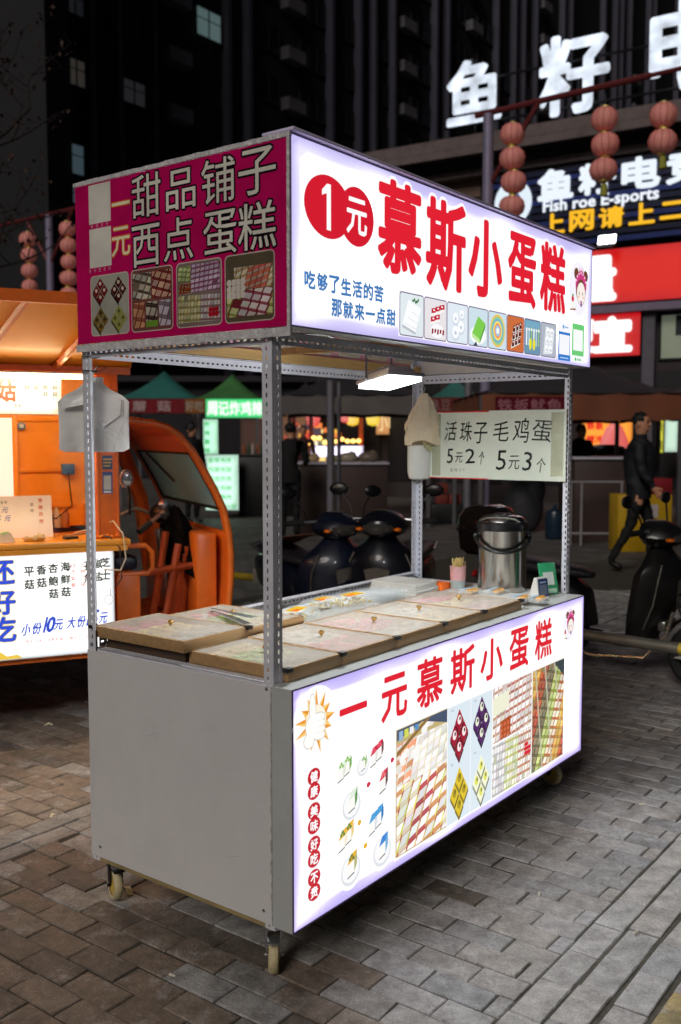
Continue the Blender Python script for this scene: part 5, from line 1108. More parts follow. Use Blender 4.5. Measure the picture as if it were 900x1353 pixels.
m = MB(); m.box((-.035, -.02, 0), (.035, .02, .012), M=TM @ T(-.20, .06, .993) @ RZ(.3), bev=.003); tag(m.build('remote_control', BLACKP), 'small black remote lying on the orange counter', 'remote')
o = empty('garlic_pile', tw(-.04, .08, .993), TA, 'heap of small orange fried pieces at the counter end', 'fried food')
m = MB(); rnd = random.Random(8)
for k in range(60): m.ell((rnd.uniform(-.06, .08), rnd.uniform(-.08, .06), .006+rnd.uniform(0, .012)), (.009, .007, .006), n=6, m=4)
m.build('pieces', pm('fried_orange', (240, 130, 30), .5, var=.3, scale=50), o, kind='stuff')

# ================================================================== SCOOTERS
def scooter(loc, rz, label, bodyc, sc_=1.0, topbox=False, mirror=True, papers=False):
    o = empty('scooter', loc, rz, label, 'scooter', 'parked electric scooters'); o.scale = (sc_,)*3
    BP_ = pm('scooter_paint_%d%d%d' % bodyc, bodyc, .38, .1, var=.25, coat=.35, stain=.4)
    GR = pm('scooter_silver', (150, 146, 138), .25, .8)
    for x in (0, 1.25):
        m = MB(); M = T(x, 0, .215) @ RX(math.pi/2); m.lathe([(.14, -.035), (.19, -.048), (.215, -.025), (.218, 0), (.215, .025), (.19, .048), (.14, .035)], 30, M, cap=False); wh = m.build('wheel', RUB, o)
        m = MB(); m.lathe([(.02, -.045), (.05, -.03), (.135, -.022), (.142, 0), (.135, .022), (.05, .03), (.02, .045)], 24, M); m.build('rim', GR, wh)
    def ring(x, w_, z0, z1, e=.75):
        r = []
        for k in range(20):
            a = 2*math.pi*k/20; c, s = math.cos(a), math.sin(a)
            r.append((x, w_*abs(c)**e*(1 if c > 0 else -1), (z0+z1)/2+(z1-z0)/2*abs(s)**e*(1 if s > 0 else -1)))
        return r
    m = MB(); m.loft([ring(-.42, .03, .56, .62), ring(-.34, .10, .50, .66), ring(-.15, .15, .40, .68), ring(.1, .17, .34, .68), ring(.35, .16, .30, .66), ring(.46, .13, .28, .58), ring(.50, .10, .28, .40)]); m.build('body', BP_, o)
    m = MB(); m.loft([ring(-.32, .06, .68, .73), ring(-.22, .13, .665, .76), ring(0, .15, .655, .765), ring(.25, .14, .65, .735), ring(.42, .10, .645, .72), ring(.50, .04, .65, .69)]); m.build('seat', pm('seat_vinyl', (40, 38, 42), .45, bump=.3), o)
    m = MB(); m.box((.40, -.15, .25), (.92, .15, .31), bev=.02); m.build('floorboard', BLACKP, o)
    m = MB(); rings = []
    for z, w_, d_, xn in ((.26, .12, .10, .92), (.34, .21, .16, .98), (.46, .25, .22, 1.06), (.60, .275, .25, 1.12), (.73, .265, .24, 1.13), (.80, .21, .19, 1.11), (.86, .13, .14, 1.06), (.92, .07, .09, 1.02)):
        h_ = [(xn, 0), (xn-.10*d_, .34*w_), (xn-.42*d_, .80*w_), (xn-.80*d_, w_), (xn-d_, .94*w_), (xn-.86*d_, .5*w_), (xn-.80*d_, 0)]
        rings.append([(x, y, z) for x, y in h_]+[(x, -y, z) for x, y in h_[-2:0:-1]])
    m.loft(rings); ls = m.build('leg_shield', BP_, o)
    m = MB(); m.add([(1.092, -.05, .52), (1.098, 0, .50), (1.092, .05, .52), (1.115, .085, .70), (1.138, 0, .72), (1.115, -.085, .70)], [(0, 1, 4, 5), (1, 2, 3, 4)]); m.build('badge_panel', GR, ls, fixn=False)
    for s in (-1, 1):
        m = MB(); m.tube([(1.04, .17*s, .80), (1.035, .225*s, .68), (1.005, .22*s, .54), (.93, .18*s, .38)], .007, 6); m.build('trim_strip', GR, ls)
    m = MB(); m.box((.99, -.10, .36), (1.045, .10, .43), bev=.015); m.build('lower_grille', GR, ls)
    m = MB(); m.box((1.10, -.085, .20), (1.30, .085, .203)); m.box((-.44, -.075, .40), (-.432, .075, .52), bev=.002); m.build('number_plate', pm('plate_white', (190, 190, 180), .5, var=.1), o)
    m = MB(); m.loft([[(1.25+.26*math.cos(a)*q, w2, .215+.26*math.sin(a)*q) for q, w2 in ((1, -.055), (1.04, -.03), (1.05, 0), (1.04, .03), (1, .055), (.97, .03), (.97, -.03))] for a in [R(18+11*k) for k in range(13)]]); m.build('front_fender', BP_, o)
    m = MB()
    for y in (-.065, .065): m.tube([(1.25, y, .215), (1.12, y*.8, .52)], .016, 8)
    m.tube([(1.14, 0, .45), (.97, 0, .92)], .022, 8); m.build('fork', DARKM, o)
    m = MB(); rings = []
    for z, w_, d_, xn in ((.89, .06, .10, 1.02), (.92, .14, .20, 1.09), (.965, .175, .27, 1.135), (1.01, .16, .26, 1.12), (1.045, .11, .20, 1.06), (1.07, .06, .12, 1.0)):
        h_ = [(xn, 0), (xn-.08*d_, .45*w_), (xn-.40*d_, .88*w_), (xn-.75*d_, w_), (xn-d_, .7*w_), (xn-d_, 0)]
        rings.append([(x, y, z) for x, y in h_]+[(x, -y, z) for x, y in h_[-2:0:-1]])
    m.loft(rings); hs_ = m.build('headset', BP_, o)
    m = MB(); m.loft([[(1.075+q*.062*math.cos(a), .10*q*math.sin(a), z) for a in [math.pi*2*k/16 for k in range(16)]] for z, q in ((.925, .75), (.945, 1.02), (.975, 1.05), (.995, .8))]); m.build('headlight', pm('headlight_glass', (90, 88, 84), .15, .6), hs_)
    for s in (-1, 1):
        m = MB(); m.ell((1.07, .125*s, .955), (.03, .025, .014)); m.build('indicator', pm('amber_lens', (226, 110, 20), .2), hs_)
    m = MB(); m.tube([(.90, -.33, 1.0), (.94, -.15, 1.01), (.95, 0, 1.0), (.94, .15, 1.01), (.90, .33, 1.0)], .011, 8); m.build('handlebar', GALV, o)
    for s in (-1, 1):
        m = MB(); m.tube([(.895, .34*s, 1.0), (.93, .23*s, 1.007)], .019, 10); m.tube([(.96, .22*s, 1.0), (.95, .33*s, .995)], .005, 6); m.build('grip', RUB, o)
        if mirror:
            m = MB(); m.tube([(.93, .20*s, 1.01), (.91, .23*s, 1.10), (.88, .29*s, 1.17)], .006, 6); ma = m.build('mirror_arm', DARKM, o)
            m = MB(); m.ell((.868, .32*s, 1.20), (.020, .065, .042), n=18, m=10); m.build('mirror', BLACKP, ma); m = MB(); m.ell((.852, .32*s, 1.20), (.008, .056, .035), n=18, m=8); m.build('mirror_glass', pm('mirror_face', (200, 200, 206), .1, .8), ma)
    m = MB(); m.ell((-.415, 0, .60), (.03, .07, .03)); m.build('tail_light', pm('red_lens', (170, 14, 14), .2), o)
    m = MB(); m.tube([(-.10, .14, .70), (-.35, .12, .73), (-.42, 0, .74), (-.35, -.12, .73), (-.10, -.14, .70)], .010, 8); m.build('rear_rack', GALV, o)
    m = MB(); m.box((-.12, -.09, .16), (.45, .09, .34), bev=.03); m.build('motor_unit', DARKM, o)
    m = MB()
    for s in (-1, 1): m.tube([(.40, .17*s, .20), (.60, .21*s, .17), (.95, .20*s, .20), (1.08, .17*s, .36), (1.10, .12*s, .50)], .013, 8)
    m.build('guard_bar', GR, o)
    m = MB(); m.tube([(.1, .15, .24), (.18, .26, .02), (.22, .28, .01)], .012, 6); m.build('kickstand', DARKM, o)
    if topbox:
        m = MB(); m.loft([[( -.33+lx*abs(math.cos(a))**.6*(1 if math.cos(a) > 0 else -1), wy*abs(math.sin(a))**.6*(1 if math.sin(a) > 0 else -1), z) for a in [2*math.pi*k/28+.01 for k in range(28)]] for z, lx, wy in ((.76, .14, .16), (.79, .17, .19), (.92, .185, .205), (.935, .19, .21), (1.03, .18, .20), (1.09, .14, .16), (1.115, .08, .09))])
        tb = m.build('top_box', pm('topbox_shell', (70, 58, 50), .1, .8, var=.1, coat=1), o)
        m = MB(); m.loft([[( -.33+.193*q*abs(math.cos(a))**.6*(1 if math.cos(a) > 0 else -1), .213*q*abs(math.sin(a))**.6*(1 if math.sin(a) > 0 else -1), z) for a in [2*math.pi*k/28+.01 for k in range(28)]] for z, q in ((.925, .98), (.927, 1.01), (.939, 1.01), (.941, .98))]); m.build('seam', BLACKP, tb)
    if papers:
        m = MB(); m.box((-.10, -.07, 0), (.10, .07, .012), M=T(.70, -.02, .312) @ RZ(.4)); m.box((-.09, -.06, .0125), (.09, .07, .022), M=T(.62, -.04, .312) @ RZ(-.2)); pp = m.build('papers', pm('grey_papers', (150, 150, 150), .7, var=.2, scale=20), M=Matrix.Translation(loc) @ RZ(rz) @ Matrix.Scale(sc_, 4)); tag(pp, 'grey papers lying on the floorboard of the scooter right of the cart', 'papers')
        m = MB(); m.loft([[(.80+.03*math.cos(a)*q, .02+.05*math.sin(a)*q, z) for a in [2*math.pi*k/12 for k in range(12)]] for z, q in ((.46, .5), (.50, 1), (.58, 1), (.63, .6))]); m.build('red_reflector', pm('red_cloth', (170, 20, 40), .5), o)
    return o
scooter((1.24, 6.38, 0), R(-39.5), 'dark glossy scooter with rear top box parked right of the cart', (26, 24, 24), .93, topbox=True, papers=True)
scooter((-.42, 6.98, 0), R(-64), 'dark blue scooter seen left of the other one behind the counter', (16, 22, 40), .95)
scooter((.52, 6.95, 0), R(-106), 'black scooter facing the camera behind the cake boxes', (14, 16, 24), .97)
# barrier pipe
YEL = pm('faded_yellow_paint', (196, 166, 50), .5, var=.2, scale=20, stain=.4); GRY = pm('grey_pipe', (110, 106, 96), .4, .4, var=.2, stain=.3)
for bp0, bp1, n_, yl, lab, fs_ in ((Vector((.95, 5.55, .42)), Vector((2.9, 3.86, .42)), 5, (2, 4), 'low grey and yellow pipe barrier right of the cart', (.10, .97)), (Vector((-1.6, 8.4, .36)), Vector((-.50, 7.62, .36)), 3, (0, 2), 'low yellow pipe barrier left of the blue scooter', (.06, .94))):
    o = empty('barrier_rail', (0, 0, 0), 0, lab, 'barrier', 'low pipe barriers'); d = (bp1-bp0)
    for k in range(n_):
        m = MB(); m.tube([bp0+d*k/n_, bp0+d*(k+.998)/n_], .030, 14); m.build('pipe', YEL if k in yl else GRY, o)
    for f in fs_:
        p = bp0+d*f; m = MB(); m.tube([(p.x, p.y, -.01), (p.x, p.y, bp0.z-.028)], .028, 10); m.tube([(p.x, p.y, .0), (p.x, p.y, .008)], .07, 12); m.build('post', GRY, o)

# ================================================================== PEOPLE
SKIN = pm('skin', (196, 140, 108), .5, var=.05); HAIR = pm('black_hair', (16, 13, 12), .6, bump=.5, bscale=120); 
def person(loc, rz, label, J, top, bottom, shoe, hair='short', headturn=0, scale=1.0, bk=1.0):
    """J: joints in metres, x forward, y to the person's left"""
    root = empty('person', loc, rz, label, 'person'); root.scale = (scale,)*3
    vs = []; rad = []; es = []; 
    def v(p, r): vs.append(tuple(p)); rad.append(r); return len(vs)-1
    def e(a, b): es.append((a, b))
    pel = v(J['pelvis'], (.155, .115)); wst = v(J['waist'], (.150*bk, .120*bk)); e(pel, wst); ch = v(J['chest'], (.172*bk, .130*bk)); e(wst, ch)
    ub_ = v(Vector(J['neck'])-Vector((.005, 0, .07)), (.13, .09)); e(ch, ub_); nk = v(J['neck'], (.055, .055)); e(ub_, nk)
    hv = Vector(J['head']); n2 = v(hv-Vector((.01, 0, .09)), (.06, .065)); e(nk, n2); h1 = v(hv-Vector((0, 0, .03)), (.078, .088)); e(n2, h1); h2 = v(hv+Vector((-.005, 0, .05)), (.080, .092)); e(h1, h2); h3 = v(hv+Vector((-.005, 0, .10)), (.05, .055)); e(h2, h3)
    hands = []
    for s, k in ((1, 'l'), (-1, 'r')):
        S_, E_, W_ = (Vector(J[x+k]) for x in ('sh', 'el', 'wr')); a = v(S_, (.066*bk, .066*bk)); e(ub_, a); m_ = v((S_+E_)/2, (.058*bk, .058*bk)); e(a, m_); b = v(E_, (.050*bk, .050*bk)); e(m_, b); cu_ = v(E_.lerp(W_, .75), (.044*bk, .044*bk)); e(b, cu_); b = cu_; c = v(W_, (.027, .030)); e(b, c)
        d = (W_-E_).normalized(); pm_ = v(W_+d*.045, (.020, .034)); e(c, pm_); pk = W_+d*.085; hands.append((W_, d))
        side = d.cross(Vector((0, s, 0))).normalized() if abs(d.y) < .9 else Vector((1, 0, 0))
        for q, (off, ln) in enumerate(((-.027, .062), (-.009, .075), (.009, .070), (.026, .055))):
            f0 = v(pk+side*off, (.010, .010)); e(pm_, f0); f1 = v(pk+side*off*1.1+d*ln*.5+Vector((0, -s*.008, 0)), (.0085, .0085)); e(f0, f1); f2 = v(pk+side*off*1.1+d*ln*.9+Vector((0, -s*.026, 0)), (.0065, .0065)); e(f1, f2)
        t0 = v(W_+d*.035-side*.040, (.011, .011)); e(pm_, t0); t1 = v(W_+d*.075-side*.055+Vector((0, -s*.012, 0)), (.009, .009)); e(t0, t1)
        Hp, K, A, To = (Vector(J[x+k]) for x in ('hp', 'kn', 'an', 'to')); a = v(Hp, (.095, .10)); e(pel, a); m_ = v(Hp.lerp(K, .5), (.080, .082)); e(a, m_); b = v(K, (.058, .060)); e(m_, b); cf = v(K.lerp(A, .4), (.056, .056)); e(b, cf); c = v(A, (.042, .045)); e(cf, c); t = v(To, (.040, .030)); e(c, t)
    me = bpy.data.meshes.new('body'); me.from_pydata(vs, es, []); o = bpy.data.objects.new('body', me); col.objects.link(o)
    md = o.modifiers.new('s', 'SKIN'); md.use_smooth_shade = True
    sv = me.skin_vertices[0].data
    for i, r in enumerate(rad): sv[i].radius = r
    sv[0].use_root = True
    o.modifiers.new('u', 'SUBSURF').levels = 2
    dg = bpy.context.evaluated_depsgraph_get(); dg.update(); nm = bpy.data.meshes.new_from_object(o.evaluated_get(dg))
    bpy.data.objects.remove(o)
    from mathutils import noise
    for v_ in nm.vertices:
        c = v_.co
        if c.z < J['neck'][2]-.02 and c.z > .14 and min((c-W_).dot(d) if (c-W_).length < .25 else -1 for W_, d in hands) < 0:
            q = noise.noise(Vector((c.x*9, c.y*9, c.z*16)))*.014+noise.noise(Vector((c.x*22, c.y*22, c.z*34+7)))*.006; v_.co = c+v_.normal*q
    for mm in (top, bottom, SKIN, shoe): nm.materials.append(mm)
    nz = J['neck'][2]; wz = J['pelvis'][2]+.02
    for p in nm.polygons:
        c = p.center; p.use_smooth = True; mi = 0 if c.z > wz-.10 else 1
        if c.z > nz+.015: mi = 2
        for W_, d in hands:
            if (c-W_).dot(d) > -.005 and (c-W_).length < .24: mi = 2
        if mi == 1:
            for k in 'lr':
                if c.z < J['an'+k][2]+.03 and (Vector(J['an'+k])-c).length < .22: mi = 3
        p.material_index = mi
    b = bpy.data.objects.new('body', nm); col.objects.link(b); b.parent = root
    HM = Matrix.Translation(hv) @ RZ(headturn)
    f = MB(); f.lathe([(.003, .045), (.012, .010), (.015, 0), (.002, -.012)], 8, HM @ T(.082, 0, -.010) @ RY(R(12))); 
    for s in (-1, 1): f.ell((-.005, .082*s, 0), (.020, .010, .032), M=HM)
    f.ell((.072, 0, -.055), (.018, .026, .008), M=HM); f.build('face_features', SKIN, root)
    f = MB()
    for s in (-1, 1): f.ell((.078, .030*s, .022), (.010, .014, .008), M=HM); f.box((.078, .014*s, .040), (.090, .048*s, .046), M=HM)
    f.build('eyes', HAIR, root)
    f = MB(); 
    if hair == 'long': f.ell((-.022, 0, .035), (.108, .098, .118), M=HM); f.ell((-.060, 0, -.12), (.060, .10, .20), M=HM)
    else: f.ell((-.030, 0, .048), (.086, .086, .084), M=HM)
    for k in range(40):
        a = random.uniform(0, 6.28); z = random.uniform(.02, .125); q_ = math.sqrt(max(.05, 1-((z-.045)/.09)**2)); xx = -.030+.078*q_*math.cos(a)
        if xx > .035 and z < .075: continue
        f.ell((xx, .076*q_*math.sin(a), z), (.020, .018, .016), M=HM, n=6, m=4)
    f.build('hair', HAIR, root)
    # collar and hem of the jacket
    f = MB(); n0 = Vector(J['neck']); f.lathe([(.085, -.055), (.072, .0), (.068, .022), (.062, .022), (.062, -.03)], 18, T(n0.x, n0.y, n0.z), cap=False); f.build('collar', top, root)
    f = MB(); p0 = Vector(J['pelvis']); f.lathe([(.150, -.10), (.158, -.02), (.150, .08), (.142, .08), (.148, -.10)], 22, T(p0.x, p0.y, p0.z) @ Matrix.Diagonal((.85, 1.12, 1, 1)), cap=False); f.build('jacket_hem', top, root)
    return root
STAND = dict(pelvis=(0, 0, .92), waist=(0, 0, 1.06), chest=(.01, 0, 1.26), neck=(0, 0, 1.47), head=(.02, 0, 1.60), shl=(0, .19, 1.40), ell=(.0, .25, 1.13), wrl=(.08, .24, .90), shr=(0, -.19, 1.40), elr=(.0, -.25, 1.13), wrr=(.10, -.23, .91),
             hpl=(0, .09, .88), knl=(.02, .10, .50), anl=(0, .10, .08), tol=(.14, .12, .04), hpr=(0, -.09, .88), knr=(.02, -.10, .50), anr=(0, -.10, .08), tor=(.14, -.12, .04))
WALK = dict(STAND); WALK.update(pelvis=(0, 0, .90), hpl=(0, .09, .86), knl=(.12, .09, .49), anl=(.14, .09, .08), tol=(.28, .10, .045), hpr=(0, -.09, .86), knr=(-.08, -.10, .50), anr=(-.28, -.10, .10), tor=(-.15, -.11, .04), ell=(-.10, .25, 1.14), wrl=(-.02, .27, .90), elr=(.02, -.25, 1.13), wrr=(.16, -.24, .93))
WORK = dict(STAND); WORK.update(chest=(.05, 0, 1.25), neck=(.08, 0, 1.45), head=(.12, 0, 1.57), shl=(.06, .19, 1.38), shr=(.06, -.19, 1.38), ell=(.12, .24, 1.14), wrl=(.34, .16, 1.08), elr=(.12, -.24, 1.14), wrr=(.34, -.16, 1.08))
NAVY = pm('navy_jacket', (12, 14, 24), .7, var=.25, bump=1.0, bscale=14); BLK2 = pm('black_trousers', (10, 10, 12), .8, bump=.4, bscale=25); SHOE = pm('black_shoes', (12, 12, 12), .5)
person((3.30, 10.7, 0), R(-20), 'man in navy jacket and black trousers walking past on the right', WALK, NAVY, BLK2, SHOE, headturn=R(-25), scale=1.02, bk=1.22)
person((-.75, 14.2, 0), R(80), 'person in black coat seen from behind at the brown counter', WORK, pm('black_coat', (13, 13, 15), .85, bump=.4), BLK2, SHOE)
person((-.83, 21.5, 0), R(-85), 'vendor in dark clothes facing the camera beside warm lit goods', STAND, pm('maroon_top', (60, 26, 24), .8), BLK2, SHOE)
person((-2.55, 16.6, 0), R(-40), 'long haired woman in black jacket behind the orange tricycle', STAND, pm('black_jacket', (14, 14, 16), .8), BLK2, SHOE, 'long')
person((4.05, 16.6, 0), R(-70), 'person in dark jacket standing behind the right hand counter', WORK, pm('grey_black_jacket', (24, 24, 28), .8), BLK2, SHOE)

# ================================================================== MARKET TENTS AND STALLS
def tent(x0, x1, y0, y1, zv0, zv1, zp, fabric, val, label, posts='grey', group='market tents', front_text=None):
    o = empty('market_tent', ((x0+x1)/2, (y0+y1)/2, 0), 0, label, 'tent', group)
    hx, hy = (x1-x0)/2, (y1-y0)/2
    PM = pm('tent_pole', (110, 108, 112), .4, .5)
    for sx in (-1, 1):
        for sy in (-1, 1):
            m = MB(); m.box((sx*hx-.03, sy*hy-.03, -.01), (sx*hx+.03, sy*hy+.03, zv1)); m.build('post', PM, o)
    m = MB(); n = 6; vs = []
    def P_(a, b):   # slightly sagging pyramid
        t = max(abs(a), abs(b)); z = zv1+.012+(zp-zv1)*(1-t)**1.1-.06*math.sin(math.pi*t)*(1-abs(abs(a)-abs(b)))
        return (a*(hx+.06), b*(hy+.06), z)
    G_ = [[P_(-1+2*i/(2*n), -1+2*j/(2*n)) for i in range(2*n+1)] for j in range(2*n+1)]
    vs = [p for r in G_ for p in r]+[(p[0], p[1], p[2]-.01) for r in G_ for p in r]; N_ = 2*n+1; Q = N_*N_; fs = []
    for j in range(2*n):
        for i in range(2*n): a = j*N_+i; fs.append((a, a+1, a+N_+1, a+N_)); fs.append((Q+a, Q+a+N_, Q+a+N_+1, Q+a+1))
    m.add(vs, fs, smooth=True); m.build('roof', fabric, o, fixn=False)
    for k, (a, b, c, d) in enumerate(((-hx, -hy, hx, -hy), (hx, -hy, hx, hy), (hx, hy, -hx, hy), (-hx, hy, -hx, -hy))):
        m = MB(); L_v = Vector((c-a, d-b, 0)); nn = Vector((L_v.y, -L_v.x, 0)).normalized(); seg = 16; r0 = []; 
        for i in range(seg+1):
            p = Vector((a, b, 0))+L_v*i/seg+nn*(.045+.015*math.sin(i*1.9)); r0.append(p)
        vs = []
        for p in r0: vs += [(p.x, p.y, zv1+.01), (p.x+nn.x*.01, p.y+nn.y*.01, zv0+.012*math.sin(p.x*9+p.y*7))]
        m.add(vs, [(2*i, 2*i+1, 2*i+3, 2*i+2) for i in range(seg)], smooth=True); m.build('valance', val, o, fixn=False)
    return o
DK = pm('dark_canvas', (44, 40, 46), .8, var=.2, scale=1, bump=.3, bscale=6); BRN = pm('brown_orange_canvas', (120, 66, 40), .7, var=.2, scale=2, bump=.3, bscale=6)
BEI = pm('beige_grey_canvas', (96, 90, 88), .8, var=.2, scale=2); TEAL = pm('teal_canvas', (50, 120, 112), .7, var=.15, scale=2, bump=.2); GRE = pm('green_canvas', (70, 130, 70), .7, var=.2, scale=2); RDC = pm('red_canvas', (120, 20, 30), .7, var=.2)
tent(1.95, 4.72, 13.5, 16.6, 1.72, 2.08, 2.85, DK, BRN, 'dark market tent with brown orange valance behind the walking man')
tent(-.98, 1.45, 16.0, 18.6, 1.86, 2.16, 2.80, DK, BEI, 'dark market tent with beige valance seen above the middle counter')
tent(-4.65, -3.10, 20.5, 22.5, 2.02, 2.28, 2.92, TEAL, TEAL, 'teal peaked tent above the red mushroom banner')
tent(-3.0, -1.75, 20.5, 22.5, 2.02, 2.28, 2.85, GRE, GRE, 'green peaked tent beside the teal one')
tent(1.75, 2.75, 18.2, 20.2, 1.95, 2.2, 2.62, TEAL, RDC, 'small teal tent with red valance above the handwritten sign')
tent(4.9, 7.6, 12.2, 15.0, 1.76, 2.1, 2.9, DK, BRN, 'dark market tent at the right edge of the view')
tent(-1.6, -.2, 24.5, 26.5, 2.05, 2.3, 2.9, DK, BEI, 'farthest dark tent behind the warm lit stall')
def banner(px0, py0, px1, py1, Y, c, label, txt=None, tc=(230, 220, 220), emit=0, name='banner', cat='banner', boldness=.03, vert=False, size=.7, group=None):
    a, b = W(px0, py1, Y), W(px1, py0, Y); wd, ht = b.x-a.x, b.z-a.z
    o = empty(name, (a.x, Y, a.z), 0, label, cat, group)
    m = MB(); m.box((0, .004, 0), (wd, .05, ht), bev=.004); m.build('board', DARKM, o)
    P = Print((0, 0, 0), (1, 0, 0), (0, -1, 0), k=max(1, emit), gap=.002)
    if emit: P.grid(0, 0, wd, ht, c, tuple(x*.85 for x in c), 10, 6, ht*.12)
    else: P.rect(0, 0, wd, ht, c, 0)
    P.build('panel', printmat('stall_glow_%g' % emit, emit, .4, sample=emit > 1.5) if emit else VINYL, o)
    if txt:
        P = Print((0, 0, 0), (1, 0, 0), (0, -1, 0), k=max(1, emit), gap=.004)
        if vert:
            rows = txt.split('|'); h = ht/len(rows)*.55
            for r_, t in enumerate(rows): P.line(t, wd*.10, ht-(r_+.85)*ht/len(rows), h, tc, 1, boldness, step=min(h*1.15, wd*.85/max(1, len(t))), wf=min(1, wd*.8/max(1, len(t))/h))
        else:
            n = len(txt); st = wd*.94/n; h = ht*size; P.line(txt, wd*.03, (ht-h)/2, h, tc, 1, boldness, step=st, wf=min(1.3, st*.86/h))
        P.build('lettering', printmat('stall_ink_%g' % emit, emit, .4, sample=False) if emit else VINYL, o)
    return o
banner(140, 527, 244, 546, 20.0, (130, 30, 40), 'dark red banner reading 炸蘑菇 under the teal tent', '炸蘑菇', (190, 160, 160))
banner(245, 527, 271, 546, 19.9, (150, 90, 40), 'small brown orange banner between red banner and green sign', '好吃', (190, 170, 150))
m = MB()
banner(272, 527, 351, 552, 18.8, (70, 226, 130), 'lit green stall sign with white fried chicken lettering', '周记炸鸡辣', (250, 255, 250), 1.2, 'stall_sign', 'sign', .05)
banner(269, 554, 288, 600, 18.4, (190, 250, 214), 'narrow lit green menu panel beside the long haired woman', '炸|鸡|腿|排', (60, 190, 110), 1.2, 'menu_sign', 'menu', .03, True)
o = banner(272, 601, 315, 674, 17.9, (206, 250, 226), 'wide lit green and white menu panel on the dark stall', '香辣鸡排|鸡腿鸡翅|脆皮炸鸡|薯条鸡柳|里脊骨肉|10元一份', (50, 190, 90), 1.3, 'menu_sign', 'menu', .01, True)
def block(name, px0, py0, px1, py1, Y, depth, mat_, label, cat, parts=None):
    a, b = W(px0, py1, Y), W(px1, py0, Y); zb = max(0, a.z) if py1 < 760 else 0
    o = empty(name, (a.x, Y, 0), 0, label, cat); wd = b.x-a.x
    z0 = -.01 if a.z < .25 else a.z
    m = MB(); m.box((0, 0, z0), (wd, depth, b.z-.035), bev=.01); m.build('body', mat_, o)
    m = MB(); m.box((-.03, -.04, b.z-.034), (wd+.03, depth+.03, b.z), bev=.008); m.build('top', parts or pm('pale_counter', (190, 186, 200), .35), o)
    return o
BRD = pm('brown_board', (62, 46, 42), .6, var=.2, scale=3, stain=.3); BLB = pm('black_board', (20, 20, 22), .5, var=.3)
o = block('stall_counter', 316, 600, 384, 690, 18.2, .8, BLB, 'black stall counter right of the green menu panels', 'counter', BLB)
rnd = random.Random(11)
for k in range(9):
    m = MB(); m.lathe([(.03, 0), (.032, .14), (.012, .19), (.012, .22)], 10); b_ = m.build('bottle', pm('bottle_%d' % (k % 3), ((150, 90, 60), (60, 90, 60), (170, 160, 150))[k % 3], .2)); b_.location = (W(322+6*k, 600, 18.3).x, 18.35+.1*(k % 2), W(320, 600, 18.2).z); tag(b_, ('first', 'second', 'third', 'fourth', 'fifth', 'sixth', 'seventh', 'eighth', 'ninth')[k]+' sauce bottle from the left on the black stall counter, '+('brown', 'green', 'pale')[k % 3], 'bottle', 'sauce bottles on the black stall counter')
o = block('serving_counter', 388, 611, 512, 690, 15.0, .8, BRD, 'brown counter with pale top behind the scooters', 'counter')
for k, (px, r, c) in enumerate(((412, .10, (176, 150, 110)), (446, .09, (120, 120, 70)), (460, .12, (150, 140, 120)), (487, .13, (110, 96, 80)))):
    m = MB(); m.ell((0, 0, r*.62), (r*1.3, r, r*.7), n=14, m=8); m.ell((r*.5, 0, r*1.0), (r*.6, r*.5, r*.5), n=10, m=6); b_ = m.build('food_bag', pm('bag_%d' % k, c, .4, var=.3, bump=.6, bscale=20)); p = W(px, 611, 15.3); b_.location = (p.x, 15.3, p.z); tag(b_, ('tan plastic bag of goods at the left end of the brown counter', 'small olive bag left of the grey tent pole on the counter', 'pale lumpy bag in the middle of the brown counter', 'largest brown bag at the right of the brown counter')[k], 'bag')
o = block('serving_counter', 758, 604, 845, 700, 13.7, 1.0, BRD, 'dark counter with pale top behind the white rail at right', 'counter')
m = MB()
for px in (755, 769, 822): p = W(px, 640, 13.2); m.tube([(p.x, 13.2, 0), (p.x, 13.2, p.z+.02)], .018, 8)
for py in (637, 705):
    a = W(752, py, 13.2); b = W(824, py, 13.2); m.tube([a, b], .018, 8)
tag(m.build('metal_rail', pm('white_rail_paint', (140, 136, 140), .5, .2)), 'thin white metal rail in front of the right hand counter', 'rail')
for k, (px, Y, z1, w_, lb_) in enumerate(((437, 13.2, 2.25, .055, 'thick grey pole standing behind the blue scooter'), (448, 13.6, 2.25, .028, 'thin pole right beside the thick grey pole'), (618, 15.0, 2.4, .06, 'thick pale pole left of the handwritten sign middle'), (636, 14.6, 1.6, .035, 'short pale pole under the handwritten sign'))):
    x = W(px, 600, Y).x; m = MB(); m.tube([(x, Y, -.01), (x, Y, z1)], w_, 14); m.tube([(x, Y, -.01), (x, Y, .05)], w_*1.8, 14); tag(m.build('pole', pm('grey_pole', (120, 118, 126), .5, .3)), lb_, 'pole')
# warm lit stall far behind
banner(372, 540, 562, 606, 26.2, (120, 84, 62), 'dim added back wall of the far stalls in the middle, glowing in place of warm light', None, emit=1.0, name='glowing_stall_wall', cat='wall')  # added panel; the warm stall light is put in as its own glow
banner(318, 553, 372, 600, 22.5, (96, 70, 62), 'dim brown added back wall above the black counter, glowing in place of stall light', None, emit=.5, name='glowing_stall_wall', cat='wall')  # also added: emits its brown tone in place of lamplight on a wall
banner(424, 546, 486, 551, 24.0, (255, 255, 255), 'long white strip light over the far warm stall', None, emit=5, name='strip_light', cat='light')
banner(411, 589, 480, 604, 22.8, (236, 226, 255), 'glowing pale violet front of the far warm stall counter', None, emit=2.2, name='lit_counter', cat='counter')
banner(497, 541, 532, 574, 24.2, (214, 150, 90), 'brown framed lit shop front behind the middle tent', '小吃', (250, 220, 160), 1, 'shop_sign', 'sign', .02)
banner(532, 541, 556, 590, 24.6, (250, 214, 150), 'bright cream lit panel left of the rear right cart post', '烤|肠|王', (226, 50, 40), 1.4, 'shop_sign', 'sign', .03, True)
